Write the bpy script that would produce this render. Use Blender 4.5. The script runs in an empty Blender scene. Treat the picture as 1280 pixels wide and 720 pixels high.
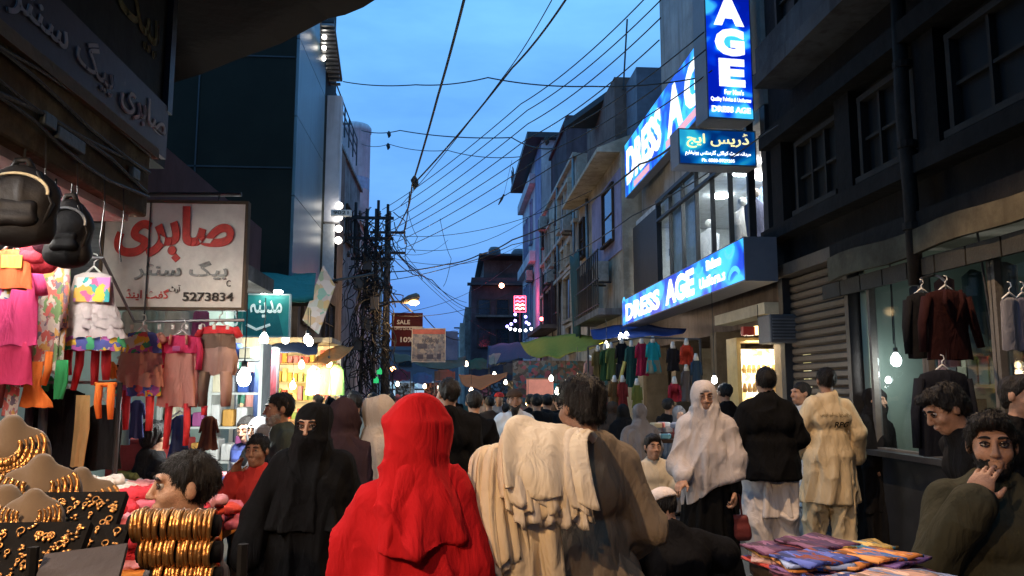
import bpy, bmesh, math, random
import numpy as np
from mathutils import Vector, Matrix
random.seed(7)
SC = bpy.context.scene
COL = SC.collection
PI = math.pi

# ------------------------------------------------------------------ camera, sky, sun, exposure
CAM = Vector((0.0, 0.0, 1.58))
FP = 1000.0                                   # focal length in pixels of the 1280 wide frame
_t = math.atan(.128)
_y = math.atan(.075 * math.cos(_t))
_f = Vector((math.sin(_y) * math.cos(_t), math.cos(_y) * math.cos(_t), math.sin(_t)))
_r = Vector((math.cos(_y), -math.sin(_y), 0))
_u = _r.cross(_f)
cam_d = bpy.data.cameras.new("camera")
cam_d.sensor_width = 36.0
cam_d.lens = 36.0 * FP / 1280.0
cam_d.clip_start = .05
cam_d.clip_end = 2000.0
cam_o = bpy.data.objects.new("camera", cam_d)
cam_o.matrix_world = Matrix(((_r.x, _u.x, -_f.x, CAM.x), (_r.y, _u.y, -_f.y, CAM.y), (_r.z, _u.z, -_f.z, CAM.z), (0, 0, 0, 1)))
COL.objects.link(cam_o)
SC.camera = cam_o
SC.view_settings.view_transform = 'Standard'
SC.view_settings.look = 'None'
SC.view_settings.exposure = 0.0
SC.view_settings.gamma = 1.0
SC.cycles.use_denoising = True
SC.cycles.max_bounces = 6
SC.cycles.diffuse_bounces = 3
SC.cycles.glossy_bounces = 3
SC.cycles.transparent_max_bounces = 12
SC.cycles.sample_clamp_indirect = 4.0
SC.cycles.sample_clamp_direct = 30.0
SC.cycles.caustics_reflective = False
SC.cycles.caustics_refractive = False

SUN_EL, SUN_ROT = math.radians(3.0), math.radians(205.0)
world = bpy.data.worlds.new("World")
SC.world = world
world.use_nodes = True
_nt = world.node_tree
_nt.nodes.clear()
_out = _nt.nodes.new("ShaderNodeOutputWorld")
_bg = _nt.nodes.new("ShaderNodeBackground")
_sky = _nt.nodes.new("ShaderNodeTexSky")
_sky.sky_type = 'NISHITA'
_sky.sun_disc = False
_sky.sun_elevation = SUN_EL
_sky.sun_rotation = SUN_ROT
_sky.air_density = 1.0
_sky.dust_density = .3
_sky.ozone_density = 4.0
_tc = _nt.nodes.new("ShaderNodeTexCoord")
_mp = _nt.nodes.new("ShaderNodeMapping")
_mp.inputs['Scale'].default_value = (2.2, 2.2, 8.0)
_mp.inputs['Location'].default_value = (.3, .1, .35)
_no = _nt.nodes.new("ShaderNodeTexNoise")
_no.inputs['Scale'].default_value = 1.3
_no.inputs['Detail'].default_value = 6.0
_no.inputs['Roughness'].default_value = .55
_cr = _nt.nodes.new("ShaderNodeValToRGB")
_cr.color_ramp.elements[0].position = .36
_cr.color_ramp.elements[0].color = (1.30, 1.18, 1.06, 1)
_cr.color_ramp.elements[1].position = .68
_cr.color_ramp.elements[1].color = (.80, .83, .93, 1)
_sep = _nt.nodes.new("ShaderNodeSeparateXYZ")
_gr = _nt.nodes.new("ShaderNodeValToRGB")       # dusk: dense smog low down, clear blue above
_gr.color_ramp.elements[0].position = 0.0
_gr.color_ramp.elements[0].color = (.150, .34, .94, 1)
_e = _gr.color_ramp.elements.new(.17)
_e.color = (.155, .43, 1.08, 1)
_gr.color_ramp.elements[-1].position = .55
_gr.color_ramp.elements[-1].color = (.21, .68, 1.36, 1)
_mx = _nt.nodes.new("ShaderNodeMix")
_mx.data_type = 'RGBA'
_mx.inputs['Factor'].default_value = .88
_mul = _nt.nodes.new("ShaderNodeMix")
_mul.data_type = 'RGBA'
_mul.blend_type = 'MULTIPLY'
_mul.inputs['Factor'].default_value = 1.0
_sc = _nt.nodes.new("ShaderNodeMix")
_sc.data_type = 'RGBA'
_sc.blend_type = 'MULTIPLY'
_sc.inputs['Factor'].default_value = 1.0
_sc.inputs[7].default_value = (10, 10, 10, 1)
L = _nt.links.new
L(_tc.outputs['Generated'], _mp.inputs['Vector'])
L(_mp.outputs['Vector'], _no.inputs['Vector'])
L(_no.outputs['Fac'], _cr.inputs['Fac'])
L(_tc.outputs['Generated'], _sep.inputs['Vector'])
L(_sep.outputs['Z'], _gr.inputs['Fac'])
L(_gr.outputs['Color'], _sc.inputs[6])
L(_sky.outputs['Color'], _mx.inputs[6])
L(_sc.outputs[2], _mx.inputs[7])
L(_mx.outputs[2], _mul.inputs[6])
L(_cr.outputs['Color'], _mul.inputs[7])
L(_mul.outputs[2], _bg.inputs['Color'])
_bg.inputs['Strength'].default_value = .1
L(_bg.outputs['Background'], _out.inputs['Surface'])

sun_d = bpy.data.lights.new("sun", 'SUN')
sun_d.energy = .04                              # the sun is at the horizon behind the camera
sun_d.angle = math.radians(12)
sun_d.color = (1.0, .8, .65)
sun_o = bpy.data.objects.new("sun", sun_d)
_sd = Vector((math.sin(SUN_ROT) * math.cos(SUN_EL), math.cos(SUN_ROT) * math.cos(SUN_EL), math.sin(SUN_EL)))
sun_o.rotation_euler = _sd.to_track_quat('Z', 'Y').to_euler()
COL.objects.link(sun_o)


def P(px, py, Y):
    "world point seen at pixel (px, py) of the photograph on the plane y = Y"
    d = _f + _r * ((px - 640) / FP) + _u * ((360 - py) / FP)
    return CAM + d * (Y / d.y)


def PX(px, py, X):
    d = _f + _r * ((px - 640) / FP) + _u * ((360 - py) / FP)
    return CAM + d * (X / d.x)


# ------------------------------------------------------------------ materials
MATS = {}


def _new(name):
    m = bpy.data.materials.new(name)
    m.use_nodes = True
    nt = m.node_tree
    b = nt.nodes['Principled BSDF']
    return m, nt, b


def M(name, col, rough=.8, var=.25, ns=6.0, bump=.25, bs=40.0, metal=0.0, stretch=(1, 1, 1), emis=0.0, ecol=None, sheen=0.0, spec=None, dirt=0.0):
    "general surface: base colour with two scales of variation, fine relief and optional dirt patches"
    if name in MATS:
        return MATS[name]
    m, nt, b = _new(name)
    N, Lk = nt.nodes, nt.links.new
    tc = N.new("ShaderNodeTexCoord")
    mp = N.new("ShaderNodeMapping")
    mp.inputs['Scale'].default_value = stretch
    Lk(tc.outputs['Object'], mp.inputs['Vector'])
    n1 = N.new("ShaderNodeTexNoise")
    n1.inputs['Scale'].default_value = ns
    n1.inputs['Detail'].default_value = 5
    n1.inputs['Roughness'].default_value = .65
    Lk(mp.outputs['Vector'], n1.inputs['Vector'])
    r = N.new("ShaderNodeValToRGB")
    r.color_ramp.elements[0].position = .3
    r.color_ramp.elements[1].position = .72
    lo, hi = 1 - var, 1 + var * .6
    r.color_ramp.elements[0].color = (col[0] * lo, col[1] * lo, col[2] * lo, 1)
    r.color_ramp.elements[1].color = (min(1, col[0] * hi), min(1, col[1] * hi), min(1, col[2] * hi), 1)
    Lk(n1.outputs['Fac'], r.inputs['Fac'])
    c = r.outputs['Color']
    if dirt:
        n2 = N.new("ShaderNodeTexNoise")
        n2.inputs['Scale'].default_value = ns * .35
        n2.inputs['Detail'].default_value = 8
        n2.inputs['Roughness'].default_value = .75
        Lk(mp.outputs['Vector'], n2.inputs['Vector'])
        r2 = N.new("ShaderNodeValToRGB")
        r2.color_ramp.elements[0].position = .45
        r2.color_ramp.elements[1].position = .62
        r2.color_ramp.elements[0].color = (0, 0, 0, 1)
        r2.color_ramp.elements[1].color = (dirt, dirt, dirt, 1)
        Lk(n2.outputs['Fac'], r2.inputs['Fac'])
        mp2 = N.new("ShaderNodeMapping")
        mp2.inputs['Scale'].default_value = (2.6, 2.6, .22)
        Lk(tc.outputs['Object'], mp2.inputs['Vector'])
        n4 = N.new("ShaderNodeTexNoise")
        n4.inputs['Scale'].default_value = 2.2
        n4.inputs['Detail'].default_value = 6
        Lk(mp2.outputs['Vector'], n4.inputs['Vector'])
        r4 = N.new("ShaderNodeValToRGB")
        r4.color_ramp.elements[0].position = .50
        r4.color_ramp.elements[1].position = .66
        r4.color_ramp.elements[0].color = (0, 0, 0, 1)
        r4.color_ramp.elements[1].color = (dirt * .8,) * 3 + (1,)
        Lk(n4.outputs['Fac'], r4.inputs['Fac'])
        ad = N.new("ShaderNodeMix")
        ad.data_type = 'RGBA'
        ad.blend_type = 'LIGHTEN'
        ad.inputs['Factor'].default_value = 1.0
        Lk(r2.outputs['Color'], ad.inputs[6])
        Lk(r4.outputs['Color'], ad.inputs[7])
        mx = N.new("ShaderNodeMix")
        mx.data_type = 'RGBA'
        Lk(ad.outputs[2], mx.inputs['Factor'])
        Lk(c, mx.inputs[6])
        mx.inputs[7].default_value = (col[0] * .28, col[1] * .25, col[2] * .22, 1)
        c = mx.outputs[2]
    Lk(c, b.inputs['Base Color'])
    b.inputs['Roughness'].default_value = rough
    b.inputs['Metallic'].default_value = metal
    if spec is None and rough >= .65 and metal < .1:
        spec = .14
    if spec is not None:
        b.inputs['Specular IOR Level'].default_value = spec
    if sheen:
        b.inputs['Sheen Weight'].default_value = sheen
    if bump:
        n3 = N.new("ShaderNodeTexNoise")
        n3.inputs['Scale'].default_value = bs
        n3.inputs['Detail'].default_value = 4
        Lk(mp.outputs['Vector'], n3.inputs['Vector'])
        bp = N.new("ShaderNodeBump")
        bp.inputs['Strength'].default_value = bump
        bp.inputs['Distance'].default_value = .02
        Lk(n3.outputs['Fac'], bp.inputs['Height'])
        Lk(bp.outputs['Normal'], b.inputs['Normal'])
    if emis:
        b.inputs['Emission Color'].default_value = (*(ecol or col), 1)
        b.inputs['Emission Strength'].default_value = emis
    MATS[name] = m
    return m


def cloth(name, col, var=.14, rough=.9, bump=.12, bs=110.0, sheen=.0, ns=5.0, wrinkle=.5):
    "woven cloth: fine weave relief over longer soft creases"
    if "cloth_" + name in MATS:
        return MATS["cloth_" + name]
    m = M("cloth_" + name, col, rough, var, ns, bump, bs, stretch=(1, 1, .35), sheen=sheen, spec=.08)
    nt = m.node_tree
    b = nt.nodes['Principled BSDF']
    old = b.inputs['Normal'].links[0].from_socket
    n = nt.nodes.new("ShaderNodeTexNoise")
    n.inputs['Scale'].default_value = 12.0
    n.inputs['Detail'].default_value = 3.0
    n.inputs['Distortion'].default_value = .8
    mp = [x for x in nt.nodes if x.type == 'MAPPING'][0]
    nt.links.new(mp.outputs['Vector'], n.inputs['Vector'])
    p = nt.nodes.new("ShaderNodeBump")
    p.inputs['Strength'].default_value = wrinkle
    p.inputs['Distance'].default_value = .05
    nt.links.new(n.outputs['Fac'], p.inputs['Height'])
    nt.links.new(old, p.inputs['Normal'])
    nt.links.new(p.outputs['Normal'], b.inputs['Normal'])
    return m


def glow(name, col, strength):
    if name in MATS:
        return MATS[name]
    m, nt, b = _new(name)
    b.inputs['Base Color'].default_value = (*[min(1, c) for c in col], 1)
    b.inputs['Emission Color'].default_value = (*col, 1)
    b.inputs['Emission Strength'].default_value = strength
    MATS[name] = m
    return m


def printed(name, cols, scale=28.0, rough=.85, emis=0.0, stretch=(1, 1, 1), dist='EUCLIDEAN', soft=False):
    "printed cloth or goods: cells of several colours"
    if name in MATS:
        return MATS[name]
    m, nt, b = _new(name)
    N, Lk = nt.nodes, nt.links.new
    tc = N.new("ShaderNodeTexCoord")
    mp = N.new("ShaderNodeMapping")
    mp.inputs['Scale'].default_value = stretch
    Lk(tc.outputs['Object'], mp.inputs['Vector'])
    nz = N.new("ShaderNodeTexNoise")
    nz.inputs['Scale'].default_value = scale * .8
    ad = N.new("ShaderNodeMix")
    ad.data_type = 'VECTOR'
    ad.inputs['Factor'].default_value = .06
    Lk(mp.outputs['Vector'], nz.inputs['Vector'])
    Lk(mp.outputs['Vector'], ad.inputs[4])
    Lk(nz.outputs['Color'], ad.inputs[5])
    v = N.new("ShaderNodeTexVoronoi")
    v.inputs['Scale'].default_value = scale
    v.distance = dist
    Lk(ad.outputs[1], v.inputs['Vector'])
    sp = N.new("ShaderNodeSeparateColor")
    Lk(v.outputs['Color'], sp.inputs['Color'])
    r = N.new("ShaderNodeValToRGB")
    r.color_ramp.interpolation = 'LINEAR' if soft else 'CONSTANT'
    n = len(cols)
    while len(r.color_ramp.elements) < n:
        r.color_ramp.elements.new(.5)
    for i, c in enumerate(cols):
        r.color_ramp.elements[i].position = i / n
        r.color_ramp.elements[i].color = (*c, 1)
    Lk(sp.outputs[0], r.inputs['Fac'])
    Lk(r.outputs['Color'], b.inputs['Base Color'])
    b.inputs['Roughness'].default_value = rough
    if emis:
        Lk(r.outputs['Color'], b.inputs['Emission Color'])
        b.inputs['Emission Strength'].default_value = emis
    MATS[name] = m
    return m


def backlit(name, c0, c1, c2, strength, scale=1.0):
    "backlit printed sign face: swirls between three colours"
    if name in MATS:
        return MATS[name]
    m, nt, b = _new(name)
    N, Lk = nt.nodes, nt.links.new
    tc = N.new("ShaderNodeTexCoord")
    w = N.new("ShaderNodeTexNoise")
    w.inputs['Scale'].default_value = scale
    w.inputs['Detail'].default_value = .6
    w.inputs['Distortion'].default_value = .9
    Lk(tc.outputs['Object'], w.inputs['Vector'])
    r = N.new("ShaderNodeValToRGB")
    r.color_ramp.elements[0].position = .40
    r.color_ramp.elements[0].color = (*c0, 1)
    r.color_ramp.elements[1].position = .62
    r.color_ramp.elements[1].color = (*c2, 1)
    e = r.color_ramp.elements.new(.52)
    e.color = (*c1, 1)
    Lk(w.outputs['Fac'], r.inputs['Fac'])
    Lk(r.outputs['Color'], b.inputs['Base Color'])
    Lk(r.outputs['Color'], b.inputs['Emission Color'])
    u = N.new("ShaderNodeTexNoise")              # tubes behind the face: never quite even
    u.inputs['Scale'].default_value = .55
    u.inputs['Detail'].default_value = 3
    Lk(tc.outputs['Object'], u.inputs['Vector'])
    mr = N.new("ShaderNodeMapRange")
    mr.inputs[1].default_value = .3
    mr.inputs[2].default_value = .7
    mr.inputs[3].default_value = strength * .62
    mr.inputs[4].default_value = strength * 1.3
    Lk(u.outputs['Fac'], mr.inputs[0])
    Lk(mr.outputs[0], b.inputs['Emission Strength'])
    b.inputs['Roughness'].default_value = .35
    MATS[name] = m
    return m


def glass(name, tint=(.8, .9, .95), gloss=.12, rough=.03):
    if name in MATS:
        return MATS[name]
    m = bpy.data.materials.new(name)
    m.use_nodes = True
    nt = m.node_tree
    nt.nodes.clear()
    o = nt.nodes.new("ShaderNodeOutputMaterial")
    t = nt.nodes.new("ShaderNodeBsdfTransparent")
    t.inputs['Color'].default_value = (*tint, 1)
    g = nt.nodes.new("ShaderNodeBsdfGlossy")
    g.inputs['Roughness'].default_value = rough
    x = nt.nodes.new("ShaderNodeMixShader")
    x.inputs[0].default_value = gloss
    nt.links.new(t.outputs[0], x.inputs[1])
    nt.links.new(g.outputs[0], x.inputs[2])
    nt.links.new(x.outputs[0], o.inputs['Surface'])
    MATS[name] = m
    return m


# ------------------------------------------------------------------ objects
def tag(o, label=None, cat=None, group=None, kind=None):
    if label:
        o['label'] = label
    if cat:
        o['category'] = cat
    if group:
        o['group'] = group
    if kind:
        o['kind'] = kind
    return o


def thing(name, label, cat, loc=(0, 0, 0), rz=0.0, group=None):
    o = bpy.data.objects.new(name, None)
    o.empty_display_size = .1
    o.location = loc
    o.rotation_euler = (0, 0, rz)
    COL.objects.link(o)
    return tag(o, label, cat, group)


def link_mesh(name, me, mat, parent=None, loc=None, mtx=None):
    o = bpy.data.objects.new(name, me)
    COL.objects.link(o)
    if mat is not None and not me.materials:
        for mm in (mat if isinstance(mat, (list, tuple)) else [mat]):
            me.materials.append(mm)
    if parent is not None:
        o.parent = parent
    if mtx is not None:
        o.matrix_local = mtx
    elif loc is not None:
        o.location = loc
    return o


def dup(root, loc=None, rz=None, label=None, group=None, name=None):
    r = root.copy()
    COL.objects.link(r)
    if loc is not None:
        r.location = loc
    if rz is not None:
        r.rotation_euler = (0, 0, rz)
    if label:
        r['label'] = label
    if group:
        r['group'] = group
    for ch in list(root.children):
        c = ch.copy()
        COL.objects.link(c)
        c.parent = r
        for g in list(ch.children):
            d = g.copy()
            COL.objects.link(d)
            d.parent = c
    return r


def fast_mesh(name, v, f):
    me = bpy.data.meshes.new(name)
    v = np.asarray(v, np.float32)
    f = np.asarray(f, np.int32)
    me.vertices.add(len(v))
    me.vertices.foreach_set('co', v.ravel())
    k = f.shape[1]
    me.loops.add(f.size)
    me.loops.foreach_set('vertex_index', f.ravel())
    me.polygons.add(len(f))
    me.polygons.foreach_set('loop_start', np.arange(0, f.size, k, dtype=np.int32))
    me.update(calc_edges=True)
    me.polygons.foreach_set('use_smooth', np.ones(len(f), bool))
    me.validate()
    return me


class MB:
    "collects simple shapes and links them as ONE mesh object"

    def __init__(s):
        s.v, s.f = [], []

    def add(s, vs, fs):
        o = len(s.v)
        s.v += [tuple(p) for p in vs]
        s.f += [tuple(i + o for i in q) for q in fs]
        return s

    def box(s, a, b, m=None):
        x0, x1 = sorted((a[0], b[0]))
        y0, y1 = sorted((a[1], b[1]))
        z0, z1 = sorted((a[2], b[2]))
        vs = [Vector(p) for p in ((x0, y0, z0), (x1, y0, z0), (x1, y1, z0), (x0, y1, z0), (x0, y0, z1), (x1, y0, z1), (x1, y1, z1), (x0, y1, z1))]
        if m is not None:
            vs = [m @ p for p in vs]
        return s.add(vs, ((0, 3, 2, 1), (4, 5, 6, 7), (0, 1, 5, 4), (1, 2, 6, 5), (2, 3, 7, 6), (3, 0, 4, 7)))

    def cbox(s, c, h, m=None):
        return s.box([c[i] - h[i] for i in range(3)], [c[i] + h[i] for i in range(3)], m)

    def tube(s, pts, r, n=8, cap=True, flat=1.0):
        pts = [Vector(p) for p in pts]
        k = len(pts)
        rs = r if isinstance(r, (list, tuple)) else [r] * k
        vs, fs = [], []
        up = Vector((0, 0, 1))
        prev = None
        for i, p in enumerate(pts):
            d = (pts[min(i + 1, k - 1)] - pts[max(i - 1, 0)])
            d = d.normalized() if d.length > 1e-9 else Vector((0, 0, 1))
            if prev is None:
                a = up if abs(d.z) < .9 else Vector((1, 0, 0))
                x = d.cross(a).normalized()
            else:
                x = (prev - d * prev.dot(d))
                x = x.normalized() if x.length > 1e-6 else d.orthogonal().normalized()
            prev = x
            y = d.cross(x)
            for j in range(n):
                t = 2 * PI * j / n
                vs.append(p + x * (math.cos(t) * rs[i]) + y * (math.sin(t) * rs[i] * flat))
        for i in range(k - 1):
            for j in range(n):
                a, b = i * n + j, i * n + (j + 1) % n
                fs.append((a, b, b + n, a + n))
        if cap:
            fs.append(tuple(range(n))[::-1])
            fs.append(tuple((k - 1) * n + j for j in range(n)))
        return s.add(vs, fs)

    def lathe(s, prof, c=(0, 0, 0), n=16, m=None):
        vs, fs = [], []
        for (r, z) in prof:
            for j in range(n):
                t = 2 * PI * j / n
                p = Vector((c[0] + r * math.cos(t), c[1] + r * math.sin(t), c[2] + z))
                vs.append(m @ p if m is not None else p)
        for i in range(len(prof) - 1):
            for j in range(n):
                a, b = i * n + j, i * n + (j + 1) % n
                fs.append((a, b, b + n, a + n))
        return s.add(vs, fs)

    def ball(s, c, r, n=12, k=8, sx=1, sy=1, sz=1):
        prof = [(max(1e-4, math.sin(PI * i / k)), -math.cos(PI * i / k)) for i in range(k + 1)]
        m = Matrix.Translation(Vector(c)) @ Matrix.Diagonal((r * sx, r * sy, r * sz, 1))
        return s.lathe(prof, (0, 0, 0), n, m)

    def torus(s, c, R, r, m=None, n=24, k=8):
        vs, fs = [], []
        for i in range(n):
            a = 2 * PI * i / n
            for j in range(k):
                t = 2 * PI * j / k
                p = Vector(((R + r * math.cos(t)) * math.cos(a), (R + r * math.cos(t)) * math.sin(a), r * math.sin(t)))
                vs.append((m @ p if m is not None else p) + Vector(c))
        for i in range(n):
            for j in range(k):
                fs.append((i * k + j, ((i + 1) % n) * k + j, ((i + 1) % n) * k + (j + 1) % k, i * k + (j + 1) % k))
        return s.add(vs, fs)

    def prism(s, poly, d0, d1, m=None):
        "polygon in the xy plane, extruded from z = d0 to d1"
        n = len(poly)
        vs = [Vector((p[0], p[1], d0)) for p in poly] + [Vector((p[0], p[1], d1)) for p in poly]
        if m is not None:
            vs = [m @ p for p in vs]
        fs = [tuple(range(n))[::-1], tuple(range(n, 2 * n))] + [(i, (i + 1) % n, (i + 1) % n + n, i + n) for i in range(n)]
        return s.add(vs, fs)

    def sheet(s, grid, thick=.004):
        "grid[i][j] of points -> closed thin slab following it"
        ni, nj = len(grid), len(grid[0])
        g = [[Vector(p) for p in row] for row in grid]
        nv = []
        for i in range(ni):
            for j in range(nj):
                a = g[min(i + 1, ni - 1)][j] - g[max(i - 1, 0)][j]
                b = g[i][min(j + 1, nj - 1)] - g[i][max(j - 1, 0)]
                n = a.cross(b)
                nv.append(n.normalized() if n.length > 1e-9 else Vector((0, 0, 1)))
        top = [g[i][j] + nv[i * nj + j] * (thick / 2) for i in range(ni) for j in range(nj)]
        bot = [g[i][j] - nv[i * nj + j] * (thick / 2) for i in range(ni) for j in range(nj)]
        o = ni * nj
        fs = []
        for i in range(ni - 1):
            for j in range(nj - 1):
                a, b, c, d = i * nj + j, (i + 1) * nj + j, (i + 1) * nj + j + 1, i * nj + j + 1
                fs += [(a, b, c, d), (a + o, d + o, c + o, b + o)]
        for i in range(ni - 1):
            for j in (0, nj - 1):
                a, b = i * nj + j, (i + 1) * nj + j
                fs.append((a, a + o, b + o, b) if j == 0 else (a, b, b + o, a + o))
        for j in range(nj - 1):
            for i in (0, ni - 1):
                a, b = i * nj + j, i * nj + j + 1
                fs.append((a, b, b + o, a + o) if i == 0 else (a, a + o, b + o, b))
        return s.add(top + bot, fs)

    def rings(s, prof, n=40, folds=0, amp=0.0, seed=0, close_top=True):
        "stack of elliptic rings: prof rows (z, cx, cy, wx, wy); folds deepen downwards"
        rnd = random.Random(seed)
        ph = [rnd.uniform(0, 6.28) for _ in range(4)]
        z0, z1 = prof[0][0], prof[-1][0]
        vs, fs = [], []
        for (z, cx, cy, wx, wy) in prof:
            k = (z - z0) / (z1 - z0 + 1e-9)
            for j in range(n):
                t = 2 * PI * j / n
                q = amp * k * (math.cos(folds * t + ph[0] + 1.3 * math.sin(2 * k + ph[1])) + .5 * math.cos((folds * 1.6 // 1) * t + ph[2]))
                vs.append((cx + math.cos(t) * (wx + q), cy + math.sin(t) * (wy + q), z + amp * .5 * k * math.sin(folds * t + ph[3])))
        for i in range(len(prof) - 1):
            for j in range(n):
                a, b = i * n + j, i * n + (j + 1) % n
                fs.append((a, b, b + n, a + n))
        if close_top:
            fs.append(tuple(range(n)))
        return s.add(vs, fs)

    def build(s, name, mat, parent=None, smooth=False, bevel=0.0, mtx=None, loc=None):
        me = bpy.data.meshes.new(name)
        me.from_pydata([tuple(p) for p in s.v], [], s.f)
        bm = bmesh.new()
        bm.from_mesh(me)
        bmesh.ops.recalc_face_normals(bm, faces=bm.faces)
        bm.to_mesh(me)
        bm.free()
        if smooth:
            me.polygons.foreach_set('use_smooth', [True] * len(me.polygons))
        o = link_mesh(name, me, mat, parent, loc, mtx)
        if bevel:
            b = o.modifiers.new("edge", 'BEVEL')
            b.width = bevel
            b.segments = 2
            b.limit_method = 'ANGLE'
        return o


# ------------------------------------------------------------------ lettering
_AR = {'ا': (0xFE8D, 0xFE8E), 'آ': (0xFE81, 0xFE82), 'د': (0xFEA9, 0xFEAA), 'ذ': (0xFEAB, 0xFEAC), 'ڈ': (0xFB88, 0xFB89), 'ر': (0xFEAD, 0xFEAE), 'ز': (0xFEAF, 0xFEB0),
       'و': (0xFEED, 0xFEEE), 'ے': (0xFBAE, 0xFBAF), 'ب': (0xFE8F,), 'پ': (0xFB56,), 'ت': (0xFE95,), 'ٹ': (0xFB66,), 'ج': (0xFE9D,), 'س': (0xFEB1,), 'ش': (0xFEB5,), 'ص': (0xFEB9,),
       'ع': (0xFEC9,), 'ف': (0xFED1,), 'ق': (0xFED5,), 'ک': (0xFB8E,), 'گ': (0xFB92,), 'ل': (0xFEDD,), 'م': (0xFEE1,), 'ن': (0xFEE5,), 'ہ': (0xFBA6,), 'ی': (0xFBFC,)}


def shape_urdu(t):
    out = []
    for w in t.split(' '):
        r = []
        for i, ch in enumerate(w):
            if ch not in _AR:
                r.append(ch)
                continue
            pj = i > 0 and w[i - 1] in _AR and len(_AR[w[i - 1]]) == 1
            f = _AR[ch]
            if len(f) == 2:
                r.append(chr(f[1] if pj else f[0]))
            else:
                nj = i + 1 < len(w) and w[i + 1] in _AR
                r.append(chr(f[0] + (3 if pj and nj else 2 if nj else 1 if pj else 0)))
        out.append(''.join(reversed(r)))
    return ' '.join(reversed(out))


def frame(o, xd, ud=(0, 0, 1)):
    x = Vector(xd).normalized()
    u = Vector(ud)
    u = (u - x * u.dot(x)).normalized()
    n = x.cross(u)
    o = Vector(o)
    return Matrix(((x.x, u.x, n.x, o.x), (x.y, u.y, n.y, o.y), (x.z, u.z, n.z, o.z), (0, 0, 0, 1)))


def lettering(body, w, h, mat, parent, mtx, name="lettering", bold=0.0, extrude=.003, urdu=False, shear=0.0):
    "text as mesh filling a w x h box centred on the origin of mtx (x right, y up)"
    c = bpy.data.curves.new(name, 'FONT')
    c.body = shape_urdu(body) if urdu else body
    c.align_x = 'CENTER'
    c.size = 1.0
    c.offset = bold
    c.extrude = .01
    c.resolution_u = 3
    c.shear = shear
    t = bpy.data.objects.new(name, c)
    COL.objects.link(t)
    bpy.context.view_layer.update()
    me = bpy.data.meshes.new_from_object(t)
    bpy.data.objects.remove(t)
    n = len(me.vertices)
    if not n:
        return None
    co = np.empty(n * 3, np.float32)
    me.vertices.foreach_get('co', co)
    co = co.reshape(-1, 3)
    lo, hi = co.min(0), co.max(0)
    co -= (lo + hi) / 2
    co[:, 0] *= w / max(1e-6, hi[0] - lo[0])
    co[:, 1] *= h / max(1e-6, hi[1] - lo[1])
    co[:, 2] *= extrude / .02
    par = np.arange(n)                          # joined letters overlap: each stroke lies a hair above the last
    ed = np.empty(len(me.edges) * 2, np.int32)
    me.edges.foreach_get('vertices', ed)
    ed = ed.reshape(-1, 2)
    while True:
        m_ = np.minimum(par[ed[:, 0]], par[ed[:, 1]])
        new = par.copy()
        np.minimum.at(new, ed[:, 0], m_)
        np.minimum.at(new, ed[:, 1], m_)
        new = new[new]
        if (new == par).all():
            break
        par = new
    co[:, 2] += .0005 * np.unique(par, return_inverse=True)[1].ravel() % .012
    me.vertices.foreach_set('co', co.ravel())
    me.materials.clear()
    me.update()
    me.name = name
    return link_mesh(name, me, mat, parent, mtx=mtx)


T = Matrix.Translation


# ------------------------------------------------------------------ noise and implicit surfaces
_LAT = np.random.RandomState(3).rand(32, 32, 32).astype(np.float32)


def vnoise(p):
    i = np.floor(p).astype(np.int32)
    f = (p - i).astype(np.float32)
    f = f * f * (3 - 2 * f)
    i &= 31
    j = (i + 1) & 31
    x0, y0, z0, x1, y1, z1 = i[:, 0], i[:, 1], i[:, 2], j[:, 0], j[:, 1], j[:, 2]
    fx, fy, fz = f[:, 0], f[:, 1], f[:, 2]
    a = _LAT[x0, y0, z0] * (1 - fx) + _LAT[x1, y0, z0] * fx
    b = _LAT[x0, y1, z0] * (1 - fx) + _LAT[x1, y1, z0] * fx
    c = _LAT[x0, y0, z1] * (1 - fx) + _LAT[x1, y0, z1] * fx
    d = _LAT[x0, y1, z1] * (1 - fx) + _LAT[x1, y1, z1] * fx
    return (a * (1 - fy) + b * fy) * (1 - fz) + (c * (1 - fy) + d * fy) * fz


_EDGES = [((0, 0, 0), (1, 0, 0)), ((0, 1, 0), (1, 1, 0)), ((0, 0, 1), (1, 0, 1)), ((0, 1, 1), (1, 1, 1)),
          ((0, 0, 0), (0, 1, 0)), ((1, 0, 0), (1, 1, 0)), ((0, 0, 1), (0, 1, 1)), ((1, 0, 1), (1, 1, 1)),
          ((0, 0, 0), (0, 0, 1)), ((1, 0, 0), (1, 0, 1)), ((0, 1, 0), (0, 1, 1)), ((1, 1, 0), (1, 1, 1))]


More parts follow.
